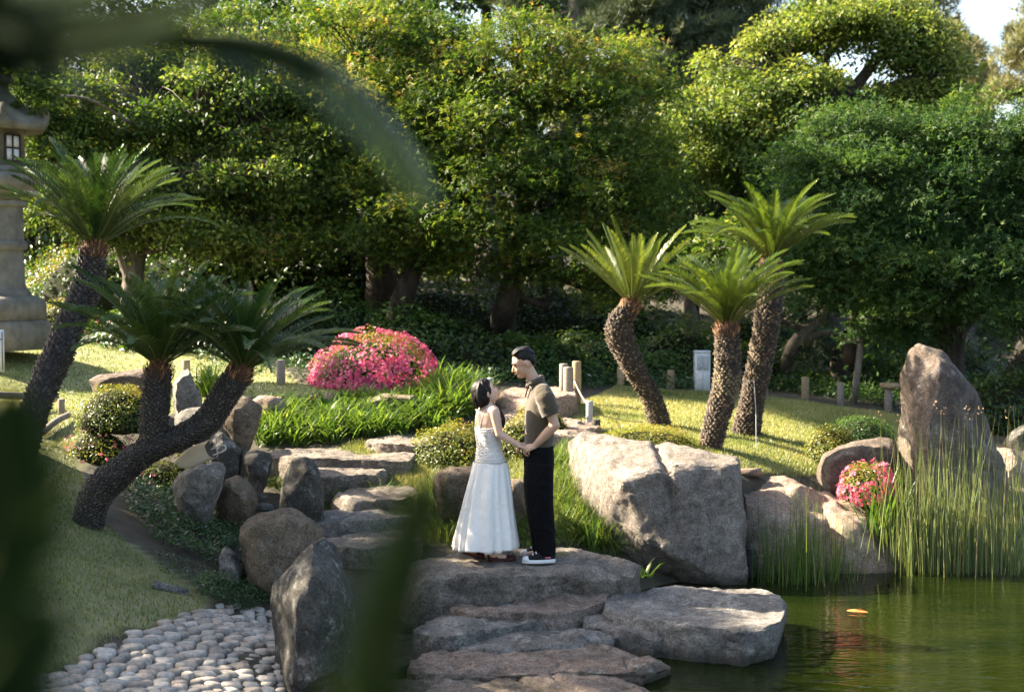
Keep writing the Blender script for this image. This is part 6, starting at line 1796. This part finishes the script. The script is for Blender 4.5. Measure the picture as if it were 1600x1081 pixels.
w_ = n.new('ShaderNodeTexWave'); w_.bands_direction = 'Z'; w_.inputs['Scale'].default_value = 26; w_.inputs['Distortion'].default_value = 3.0; w_.inputs['Detail'].default_value = 2; w_.inputs['Detail Scale'].default_value = 3
l.new(tc.outputs['Object'], w_.inputs['Vector'])
b.inputs['Base Color'].default_value = (.78, .73, .66, 1)
b.inputs['Roughness'].default_value = .9
nb = bump(n, l, w_.outputs['Fac'], None, .7, .010)
bump(n, l, noise_n(n, l, tc.outputs['Object'], 70, 3, .6), b, .9, .008, nb)
M_MAROON = plain('maroon_suede', (.060, .018, .014), .7, .3, .15, 30, .2)
M_WSOLE = plain('white_rubber', (.70, .69, .66), .6, .4, .05, 30, .05)
M_CANVAS = plain('black_canvas', (.012, .012, .013), .9, .2, .2, 60, .3)
M_LACE = plain('white_lace', (.72, .72, .70), .9, .2, .05, 60, .1)
M_PATCH = plain('pink_stitching', (.60, .14, .20), .8, .2, .1, 60, .1)

YM = float(G(842, 873, .45)[1])
pm = lambda x, y, d=0.0: P(x, y, YM + d)
man = thing('person', 'man in olive knit polo and black trousers looking down and holding the woman hands', 'person', (G(848, 873, .45)))
A = Buf()
fm, sm_, um, Mm = head(A, pm(818.5, 567), np.array([-.93, -.10, -.34]), np.array([-.33, 0, .94]), 1.0)
limb(A, [pm(824, 576), pm(833, 592), pm(843, 612)], [.050, .052, .062])
V_, F_ = loft([(pm(845, 606), .05, .09), (pm(846, 614), .075, .15), (pm(845, 632), .095, .165), (pm(843, 665), .09, .15), (pm(843, 700), .09, .145), (pm(843, 722), .07, .12)], (-1, -.1)); A.add(V_, F_)
sh, el_, wr = pm(851, 619, -.17), pm(867, 664, -.21), pm(836, 696, -.15)
limb(A, [sh, (sh + el_) / 2, el_], [.050, .046, .038]); limb(A, [el_, el_ * .55 + wr * .45, wr], [.040, .038, .025])
hand(A, wr, pm(819, 702, -.12) - wr, (-.10, .55, -.80), .75, 1, 1.05)
sh, el2, wr2 = pm(843, 619, .16), pm(853, 662, .19), pm(829, 693, .03)
limb(A, [sh, el2], [.050, .038]); limb(A, [el2, wr2], [.040, .025])
hand(A, wr2, pm(812, 697, .02) - wr2, (.0, -.5, -.85), .7, -1, 1.05)
for s_, dx in ((-.09, 0), (.09, -4)):
    limb(A, [pm(845 + dx, 712, s_), pm(845 + dx, 785, s_), pm(856 + dx, 862, s_ * (1.0 if s_ < 0 else .9))], [.075, .055, .038])
limb(A, [pm(856, 862, -.09), pm(852, 871, -.09), pm(830, 873, -.10)], [.035, .035, .024])
limb(A, [pm(850, 860, .08), pm(846, 864, .08), pm(826, 866, .07)], [.035, .035, .024])
remeshed('body', A, M_SKIN_M, man, .0055, 3)
# hair of the man: swept back top, short sides
hb = Buf()
hc = pm(818.5, 567)
at_ = lambda x, y, z: hc + fm * x + sm_ * y + um * z
for x, y, z, r in ((-.020, 0, .045, (.090, .081, .078)), (.012, 0, .090, (.056, .064, .034)), (.040, 0, .094, (.028, .052, .024)), (-.060, 0, .010, (.046, .070, .062)), (-.02, 0, .098, (.07, .060, .030))):
    hb.add(*ell(at_(x, y, z), r, Mm))
for k_ in range(26):
    y0 = random.uniform(-.055, .055)
    limb(hb, [at_(.064, y0, .088 + random.uniform(-.004, .006)), at_(.050, y0 * 1.02, .112 - abs(y0) * .3), at_(0, y0 * 1.05, .126 - abs(y0) * .35), at_(-.06, y0, .100 - abs(y0) * .3), at_(-.098, y0, .05)], [.004, .007, .008, .007, .004], 6)
remeshed('hair', hb, M_HAIR, man, .005, 1)
for s_ in (1, -1):
    V_, F_ = ell(at_(.078, s_ * .030, .001), (.010, .013, .0045), Mm); part('eye', V_, F_, M_EYE, man, True)
    bb = Buf(); limb(bb, [at_(.090, s_ * .014, .020), at_(.088, s_ * .032, .025), at_(.074, s_ * .050, .020)], [.0035, .0045, .002], 6); bb.part('eyebrow', M_HAIR, man, True)
bb = Buf(); limb(bb, [at_(.088, -.020, -.058), at_(.0955, 0, -.060), at_(.088, .020, -.058)], [.003, .005, .003], 6); bb.part('mouth', M_LIP, man, True)
# shirt
S = Buf()
rg = [(pm(838.5, 594), .058, .064), (pm(841, 599), .066, .085), (pm(845, 608), .084, .155), (pm(845, 622), .108, .195), (pm(844, 640), .120, .190), (pm(843, 665), .116, .175), (pm(842.5, 683), .117, .172), (pm(842.5, 695), .113, .168)]
rr_ = spline([[*c, a_, b2] for c, a_, b2 in rg], 26)
wv = lambda t_, a: 1 + .018 * np.sin(a * 5 + t_ * 9) * math.sin(t_ * 3.1) + .012 * np.sin(a * 3 - t_ * 16)
V_, F_ = loft([(r_[:3], r_[3], r_[4]) for r_ in rr_], (-1, -.1), 36, True, wv); S.add(V_, F_)
for pts_, ra in (([pm(848, 613, -.15), pm(853, 625, -.19), pm(861, 649, -.205)], [.070, .076, .070]), ([pm(843, 613, .14), pm(848, 625, .18), pm(852, 649, .19)], [.070, .074, .068])):
    p = spline(np.concatenate([np.array(pts_), np.array(ra)[:, None]], 1), 12)
    V_, F_ = tube(p[:, :3], p[:, 3] * (1 + .03 * np.sin(np.arange(12) * 1.7)), 18); S.add(V_, F_)
    S.add(*ell(p[0, :3], p[0, 3]))
remeshed('polo_shirt', S, m_shirt, man, .007, 2)
Cb = Buf()
for s_, e0 in ((1, 1), (-1, 1)):
    ring = []
    for a in np.linspace(-2.75, 2.75, 30):
        # collar band round the neck, open at the front
        f2, s2 = norm(np.array([-1, -.1, 0])), np.array([.1, -1, 0])
        back = (1 - math.cos(a + math.pi)) * .5 if False else .5 * (1 + math.cos(a))
        c0 = pm(835, 591) + (0, 0, .018 * back)
        ring.append(c0 - f2 * math.cos(a) * .066 + s2 * math.sin(a) * .070 + (0, 0, -.035 * (1 - back)))
    ring = np.array(ring)
    break
out = []
for k_, q in enumerate(ring):
    d_ = norm(q - ring.mean(0)); d_[2] = 0
    t_ = abs(k_ / 29 - .5) * 2
    out.append(np.stack([q + (0, 0, .004), q + (0, 0, .012) + d_ * .006, q + d_ * (.018) - (0, 0, .022 + .012 * t_ ** 3), q + d_ * .012 - (0, 0, .026 + .012 * t_ ** 3)]))
Vc = np.concatenate(out)
Fc = [(4 * k_ + j, 4 * k_ + 4 + j, 4 * k_ + 4 + (j + 1) % 4, 4 * k_ + (j + 1) % 4) for k_ in range(29) for j in range(4)]
part('collar', Vc, np.array(Fc), m_shirt, man, True)
V_, F_ = box(pm(823.0, 612, -.02), (.010, .032, .075)); V_[:, 0] += (V_[:, 2] - V_[:, 2].mean()) * .25; part('placket', V_, F_, m_trou, man)
# trousers
Tb = Buf()
rg = [(pm(842.5, 689), .108, .160), (pm(842, 705), .118, .172), (pm(842, 725), .121, .178), (pm(842, 742), .112, .165)]
V_, F_ = loft([(c, a_, b2) for c, a_, b2 in rg], (-1, -.1), 30); Tb.add(V_, F_)
for pts_, ra in (([pm(844, 725, -.085), pm(843, 755, -.095), pm(844, 785, -.10), pm(849, 820, -.10), pm(852, 848, -.10), pm(852.5, 866, -.10)], [.108, .110, .105, .090, .083, .082]),
                 ([pm(840, 725, .085), pm(839, 755, .09), pm(840, 785, .09), pm(843, 820, .09), pm(846, 845, .09), pm(848, 861, .09)], [.108, .108, .10, .088, .082, .080])):
    p = spline(np.concatenate([np.array(pts_), np.array(ra)[:, None]], 1), 22)
    V_, F_ = tube(p[:, :3], p[:, 3] * (1 + .02 * np.sin(np.arange(22) * 1.9) * np.linspace(0, 1.4, 22)), 20); Tb.add(V_, F_)
remeshed('trousers', Tb, m_trou, man, .008, 2)
def sneaker(toe, heel, par):
    toe, heel = np.array(toe), np.array(heel)
    d_ = norm(heel - toe); d_[2] = 0; d_ = norm(d_); s_ = np.array([-d_[1], d_[0], 0]); L_ = np.linalg.norm((heel - toe)[:2])
    def ringz(z, grow, f0=0, f1=1):
        t_ = np.linspace(0, 2 * np.pi, 28, endpoint=False)
        x = (.5 - .5 * np.cos(t_)); x = f0 + (f1 - f0) * x
        w2 = (.048 - .010 * np.cos(x * 2 * np.pi + .6) * 1.0) * grow
        y = np.sign(np.sin(t_)) * np.abs(np.sin(t_)) ** .7 * w2
        return toe + d_ * (x * L_)[:, None] + s_ * y[:, None] + np.array([0, 0, 1]) * z
    def build(name, rings, mat):
        V = np.concatenate(rings); n_ = 28; m_ = len(rings)
        Q = [(i_ * n_ + j, i_ * n_ + (j + 1) % n_, (i_ + 1) * n_ + (j + 1) % n_, (i_ + 1) * n_ + j) for i_ in range(m_ - 1) for j in range(n_)]
        V = np.concatenate([V, [rings[0].mean(0), rings[-1].mean(0)]])
        Tt = [(len(V) - 2, (j + 1) % n_, j) for j in range(n_)] + [(len(V) - 1, (m_ - 1) * n_ + j, (m_ - 1) * n_ + (j + 1) % n_) for j in range(n_)]
        return part(name, V, [np.array(Q), np.array(Tt)], mat, par, True)
    so = build('sole', [ringz(0, .95), ringz(.006, 1.0), ringz(.026, 1.0), ringz(.030, .94)], M_WSOLE)
    up = build('shoe', [ringz(.028, .93), ringz(.045, .92, .10, 1.0), ringz(.062, .80, .28, 1.0), ringz(.078, .66, .42, 1.0), ringz(.092, .58, .50, .99)], M_CANVAS)
    V_, F_ = ell(toe + d_ * .042 + (0, 0, .028), (.042, .040, .026), np.stack([d_, s_, (0, 0, 1)]), 18, 12); part('toe_cap', V_, F_, M_WSOLE, par, True)
    for k_ in range(4):
        c0 = toe + d_ * (.085 + .026 * k_) + (0, 0, .068 + .012 * k_)
        V_, F_ = tube(np.array([c0 - s_ * .026 - (0, 0, .008), c0 + (0, 0, .004), c0 + s_ * .026 - (0, 0, .008)]), .0045, 6); part('lace', V_, F_, M_LACE, par, True)
    return so, up, d_, s_
t1_, h1_ = G(815.5, 879, .45), G(868, 878, .45)
so, up, d_, s_ = sneaker(t1_, h1_, man)
V_, F_ = box((0, 0, 0), (.045, .004, .012)); V_ = t1_ + d_ * .20 + V_[:, 0:1] * d_ + V_[:, 1:2] * s_ - s_ * .040 * np.sign(s_[1]) + V_[:, 2:3] * np.array([0, 0, 1]) + (0, 0, .045); part('pink_stitching', V_, F_, M_PATCH, man)
sneaker(G(813.5, 869, .45), G(862, 867, .45), man)

# woman
YW = float(G(765, 874, .45)[1])
pw = lambda x, y, d=0.0: P(x, y, YW + d)
wf = norm(np.array([.90, .40, 0])); wsd = np.array([.40, -.90, 0])      # facing; towards her right (near) side
woman = thing('person', 'woman in a long white strappy dress with her face tilted up to the man', 'person', G(765, 874, .45))
A = Buf()
hcw = pw(759, 613)
ff, sw_, uw, Mw = head(A, hcw, np.array([.80, .26, .50]), np.array([-.5, -.1, .85]), .92, True)
limb(A, [hcw - uw * .05 - ff * .02, pw(761, 628), pw(761, 642)], [.044, .042, .050])
cx = lambda y: pw({640: 761, 655: 761, 670: 762, 700: 764}.get(y, 762), y)
rg = [(pw(761, 634), .035, .060), (pw(761, 638), .05, .115), (pw(761, 646), .072, .138), (pw(761, 660), .085, .130), (pw(762, 680), .084, .118), (pw(764, 700), .075, .11), (pw(766, 720), .085, .115), (pw(766, 750), .09, .13)]
V_, F_ = loft(rg, wf); A.add(V_, F_)
sh = pw(761, 640) + wsd * .148; el_ = pw(780, 678, -.15); wr = pw(809, 695, -.13)
limb(A, [pw(761, 640) + wsd * .10, sh, (sh + el_) / 2, el_], [.045, .042, .037, .031]); limb(A, [el_, el_ * .5 + wr * .5, wr], [.032, .029, .019])
hand(A, wr, pw(824, 701, -.10) - wr, (-.1, .2, -1), .35, -1, .9)
sh = pw(761, 640) - wsd * .14; el2 = pw(782, 680, .14); wr2 = pw(806, 692, .05)
limb(A, [pw(761, 640) - wsd * .10, sh, el2], [.045, .042, .031]); limb(A, [el2, wr2], [.032, .019])
hand(A, wr2, pw(822, 696, .04) - wr2, (-.1, -.3, -1), .3, 1, .9)
f1h, f1t = G(767, 876, .45), G(800, 875.5, .45); f2h, f2t = G(724, 868, .45), G(756, 872, .45)
for hp_, h_, t_ in ((pw(769, 742, -.06), f1h, f1t), (pw(763, 742, .06), f2h, f2t)):
    an = h_ + (0, 0, .085) + norm(t_ - h_) * .015
    limb(A, [hp_, hp_ * .5 + an * .5, an], [.075, .050, .032]); limb(A, [an, h_ + (0, 0, .05) + norm(t_ - h_) * .02, h_ + (0, 0, .03) + norm(t_ - h_) * .10], [.032, .034, .026])
remeshed('body', A, M_SKIN_W, woman, .0055, 3)
at_ = lambda x, y, z: hcw + (ff * x + sw_ * y + uw * z) * .92
hb = Buf()
for x, y, z, r in ((-.022, 0, .030, (.098, .090, .100)), (-.055, 0, -.020, (.070, .086, .085)), (.025, 0, .075, (.055, .07, .045))):
    hb.add(*ell(at_(x, y, z), np.array(r) * .92, Mw))
dn = np.array([0, 0, -1.0])
for k_ in range(60):
    y0 = random.uniform(-1, 1)
    x0 = random.uniform(-.085, .015) if abs(y0) > .6 else random.uniform(-.105, -.06)
    top_ = at_(random.uniform(-.02, .04), y0 * .045, .115)
    mid_ = at_(x0 - .01, y0 * .086, .02)
    end_ = at_(x0, y0 * .078, -.02) + dn * random.uniform(.035, .072) + np.array([-.01, 0, 0])
    limb(hb, [top_, at_(x0 * .6, y0 * .080, .085), mid_, end_], [.005, .008, .0095, .006], 6)
remeshed('hair', hb, M_HAIR, woman, .0055, 1)
hb = Buf(); limb(hb, [pw(774, 630, .06), pw(782, 645, .07), pw(786, 658, .04), pw(786, 668, .02)], [.012, .018, .020, .006], 8); hb.part('hair_strand', M_HAIR, woman, True)
for s_ in (1, -1):
    V_, F_ = ell(at_(.079, s_ * .030, .001), np.array((.008, .013, .003)) * .92, Mw); part('eye', V_, F_, M_EYE, woman, True)
    bb = Buf(); limb(bb, [at_(.088, s_ * .014, .020), at_(.087, s_ * .032, .024), at_(.074, s_ * .048, .020)], [.002, .003, .0015], 6); bb.part('eyebrow', M_HAIR, woman, True)
bb = Buf(); limb(bb, [at_(.086, -.018, -.059), at_(.095, 0, -.060), at_(.086, .018, -.059)], [.003, .005, .003], 6); bb.part('mouth', M_LIP, woman, True)
# bodice
rg = [(pw(761.5, 664), .094, .140), (pw(762, 672), .098, .136), (pw(763, 684), .096, .128), (pw(764, 697), .092, .124), (pw(765, 710), .106, .140), (pw(766, 719), .116, .148), (pw(766, 724), .112, .140)]
rr_ = spline([[*c, a_, b2] for c, a_, b2 in rg], 30)
V_, F_ = loft([(r_[:3], r_[3], r_[4]) for r_ in rr_], wf, 60, True, lambda t_, a: 1 + .006 * np.sin(a * 40 + t_ * 20) + .010 * math.sin(t_ * 62))
n60 = 60
ca_ = np.cos(np.linspace(0, 2 * np.pi, 60, endpoint=False))
for k_ in range(30):
    V_[k_ * 60:(k_ + 1) * 60, 2] += (1 - k_ / 29) ** 2 * .040 * np.clip(ca_, -.4, 1)
part('bodice', V_, F_, m_smock, woman, True)
for s_ in (1, -1):
    a0 = pw(762, 668) - wf * .088 + wsd * .050 * s_; a1 = pw(761, 634) + wsd * .088 * s_ + (0, 0, .004); a2 = pw(762, 655) + wf * .090 + wsd * .06 * s_
    q_ = spline([a0, a0 * .5 + a1 * .5 - wf * .022 + (0, 0, .008), a1 - wf * .02 + (0, 0, .006), a1 + wf * .03, a2], 18)
    V_, F_ = tube(q_, .0045, 6); part('strap', V_, F_, m_smock, woman, True)
# skirt with hanging pleats
sk = []
for y, x, r in ((721, 766, .133), (730, 766, .143), (745, 765.5, .158), (765, 764, .178), (790, 762, .198), (815, 760, .220), (838, 758.5, .238), (854, 757.5, .246)):
    sk.append([*pw(x, y), r, r * 1.06])
rr_ = spline(sk, 34)
nn = 132
aa = np.linspace(0, 2 * np.pi, nn, endpoint=False)
ph = np.random.default_rng(9)
off_ = ph.uniform(-.5, .5, 20)
def pleat(t_, a):
    aw = a + .16 * np.sin(a * 2 + 1) + .07 * np.sin(a * 5 + 2) + .05 * math.sin(t_ * 5)
    am = (1.0 / (1 + np.exp(-(t_ - .08) * 14))) * (.022 + .075 * t_ ** .8)
    return 1 + am * (np.abs(np.sin(aw * 8.5)) * 1.6 - .9 + .55 * np.sin(a * 6 + t_ * 2.6) + .35 * np.sin(a * 3.0 - 1.2 - t_ * 2)) + .012 * np.sin(a * 34) * math.exp(-((t_ - .05) / .12) ** 2)
V_, F_ = loft([(r_[:3], r_[3], r_[4]) for r_ in rr_], wf, nn, False, pleat)
V_[-nn:, 2] += .010 * np.sin(aa * 5 + .7)
Vin = V_.copy()
cen = np.repeat(np.array([r_[:3] for r_ in rr_]), nn, 0)
Vin = cen + (Vin - cen) * .985
Fq = np.concatenate([F_[0], F_[0][:, ::-1] + len(V_), np.stack([len(V_) - nn + np.arange(nn), len(V_) - nn + (np.arange(nn) + 1) % nn, 2 * len(V_) - nn + (np.arange(nn) + 1) % nn, 2 * len(V_) - nn + np.arange(nn)], 1)])
part('skirt', np.concatenate([V_, Vin]), Fq, m_dress, woman, True)
def flat(h_, t_, par, lift=0.0):
    d_ = norm((t_ - h_) * (1, 1, 0)); s_ = np.array([-d_[1], d_[0], 0]); L_ = .225
    h0 = h_ - d_ * .025
    R_ = []
    for z, g_, f0, f1 in ((0, .9, 0, 1), (.010, 1.0, 0, 1), (.026, .95, .005, .99), (.040, .80, .0, .40)):
        a = np.linspace(0, 2 * np.pi, 24, endpoint=False)
        x = .5 - .5 * np.cos(a)
        w2 = (.034 + .008 * np.sin(x * 3.2 - .4)) * g_ * np.abs(np.sin(a)) ** .75 * np.sign(np.sin(a))
        zz = z if z < .03 else np.where(x < .35, .052, .026 + .012 * (x > .8))
        R_.append(h0 + np.outer(x * L_, d_) + np.outer(w2, s_) + np.outer(zz + lift * (1 - x) * .5, (0, 0, 1)))
    V = np.concatenate(R_); n_ = 24
    Q = [(i_ * n_ + j, i_ * n_ + (j + 1) % n_, (i_ + 1) * n_ + (j + 1) % n_, (i_ + 1) * n_ + j) for i_ in range(3) for j in range(n_)]
    V = np.concatenate([V, [R_[0].mean(0), h0 + d_ * .10 + (0, 0, .018)]])
    Tt = [(len(V) - 2, (j + 1) % n_, j) for j in range(n_)] + [(len(V) - 1, 3 * n_ + j, 3 * n_ + (j + 1) % n_) for j in range(n_)]
    sh_ = part('ballet_flat', V, [np.array(Q), np.array(Tt)], M_MAROON, par, True)
    V_, F_ = ell(h0 + d_ * .175 + (0, 0, .034), (.018, .022, .008), np.stack([d_, s_, (0, 0, 1)])); part('bow', V_, F_, M_MAROON, sh_, True)
flat(f1h, f1t, woman)
flat(f2h, f2t, woman, .05)

# ------------------------------------------------------------ cycad leaves close to the lens
def near_frond(par, path, ll, pairs, seed, upv=(0, 0, 1), vee=.35, lw=.007, mat=ML_NEAR, fwd=1.0):
    g = np.random.default_rng(seed)
    n = 30
    C = spline(path, n)
    T_ = norm(np.gradient(C, axis=0))
    S_ = norm(np.cross(T_, np.array(upv, dtype=float)))
    N_ = np.cross(S_, T_)
    bf = Buf()
    V_, F_ = tube(C, np.linspace(.006, .002, n), 6); bf.add(V_, F_, .8)
    tt = np.repeat(np.linspace(.02, .995, pairs), 2); sd = np.tile([1., -1.], pairs)[:, None]
    ii = tt * (n - 1); i0 = np.minimum(ii.astype(int), n - 2); f_ = (ii - i0)[:, None]
    mixr = lambda a: a[i0] * (1 - f_) + a[i0 + 1] * f_
    b_, t_, s_, n_ = mixr(C), mixr(T_), mixr(S_), mixr(N_)
    dr = norm(s_ * sd + t_ * fwd + n_ * vee + g.normal(size=b_.shape) * .05)
    ln = (ll * np.interp(tt, [0, .2, .7, 1], [.7, 1, .9, .4]) * g.uniform(.9, 1.1, len(tt)))[:, None]
    wv = norm(np.cross(dr, n_)) * lw * .5
    p1 = b_ + dr * ln * .6; p2 = b_ + dr * ln - n_ * ln * .08
    V = np.stack([b_ - wv * .7, b_ + wv * .7, p1 + wv, p1 - wv, p2], 1).reshape(-1, 3)
    o = np.arange(len(tt)) * 5
    bf.add(V, [np.stack([o, o + 1, o + 2, o + 3], 1), np.stack([o + 3, o + 2, o + 4], 1)], np.repeat(np.clip(g.normal(.35, .15, len(tt)), 0, 1), 5))
    return bf.part('frond', mat, par)
near = thing('cycad', 'blurred cycad close to the lens, dark fronds arching over the upper left corner', 'cycad', (-1.05, 1.0, gz(-1.05, 1.0)))
V_, F_ = tube(np.array([(-1.05, 1.0, gz(-1.05, 1) - .1), (-1.03, 1.0, 1.8), (-1.0, 1.0, 2.45)]), [.12, .13, .13], 14); part('trunk', V_, F_, m_trunk2, near, True)
b_ = np.array((-1.0, 1.0, 2.5))
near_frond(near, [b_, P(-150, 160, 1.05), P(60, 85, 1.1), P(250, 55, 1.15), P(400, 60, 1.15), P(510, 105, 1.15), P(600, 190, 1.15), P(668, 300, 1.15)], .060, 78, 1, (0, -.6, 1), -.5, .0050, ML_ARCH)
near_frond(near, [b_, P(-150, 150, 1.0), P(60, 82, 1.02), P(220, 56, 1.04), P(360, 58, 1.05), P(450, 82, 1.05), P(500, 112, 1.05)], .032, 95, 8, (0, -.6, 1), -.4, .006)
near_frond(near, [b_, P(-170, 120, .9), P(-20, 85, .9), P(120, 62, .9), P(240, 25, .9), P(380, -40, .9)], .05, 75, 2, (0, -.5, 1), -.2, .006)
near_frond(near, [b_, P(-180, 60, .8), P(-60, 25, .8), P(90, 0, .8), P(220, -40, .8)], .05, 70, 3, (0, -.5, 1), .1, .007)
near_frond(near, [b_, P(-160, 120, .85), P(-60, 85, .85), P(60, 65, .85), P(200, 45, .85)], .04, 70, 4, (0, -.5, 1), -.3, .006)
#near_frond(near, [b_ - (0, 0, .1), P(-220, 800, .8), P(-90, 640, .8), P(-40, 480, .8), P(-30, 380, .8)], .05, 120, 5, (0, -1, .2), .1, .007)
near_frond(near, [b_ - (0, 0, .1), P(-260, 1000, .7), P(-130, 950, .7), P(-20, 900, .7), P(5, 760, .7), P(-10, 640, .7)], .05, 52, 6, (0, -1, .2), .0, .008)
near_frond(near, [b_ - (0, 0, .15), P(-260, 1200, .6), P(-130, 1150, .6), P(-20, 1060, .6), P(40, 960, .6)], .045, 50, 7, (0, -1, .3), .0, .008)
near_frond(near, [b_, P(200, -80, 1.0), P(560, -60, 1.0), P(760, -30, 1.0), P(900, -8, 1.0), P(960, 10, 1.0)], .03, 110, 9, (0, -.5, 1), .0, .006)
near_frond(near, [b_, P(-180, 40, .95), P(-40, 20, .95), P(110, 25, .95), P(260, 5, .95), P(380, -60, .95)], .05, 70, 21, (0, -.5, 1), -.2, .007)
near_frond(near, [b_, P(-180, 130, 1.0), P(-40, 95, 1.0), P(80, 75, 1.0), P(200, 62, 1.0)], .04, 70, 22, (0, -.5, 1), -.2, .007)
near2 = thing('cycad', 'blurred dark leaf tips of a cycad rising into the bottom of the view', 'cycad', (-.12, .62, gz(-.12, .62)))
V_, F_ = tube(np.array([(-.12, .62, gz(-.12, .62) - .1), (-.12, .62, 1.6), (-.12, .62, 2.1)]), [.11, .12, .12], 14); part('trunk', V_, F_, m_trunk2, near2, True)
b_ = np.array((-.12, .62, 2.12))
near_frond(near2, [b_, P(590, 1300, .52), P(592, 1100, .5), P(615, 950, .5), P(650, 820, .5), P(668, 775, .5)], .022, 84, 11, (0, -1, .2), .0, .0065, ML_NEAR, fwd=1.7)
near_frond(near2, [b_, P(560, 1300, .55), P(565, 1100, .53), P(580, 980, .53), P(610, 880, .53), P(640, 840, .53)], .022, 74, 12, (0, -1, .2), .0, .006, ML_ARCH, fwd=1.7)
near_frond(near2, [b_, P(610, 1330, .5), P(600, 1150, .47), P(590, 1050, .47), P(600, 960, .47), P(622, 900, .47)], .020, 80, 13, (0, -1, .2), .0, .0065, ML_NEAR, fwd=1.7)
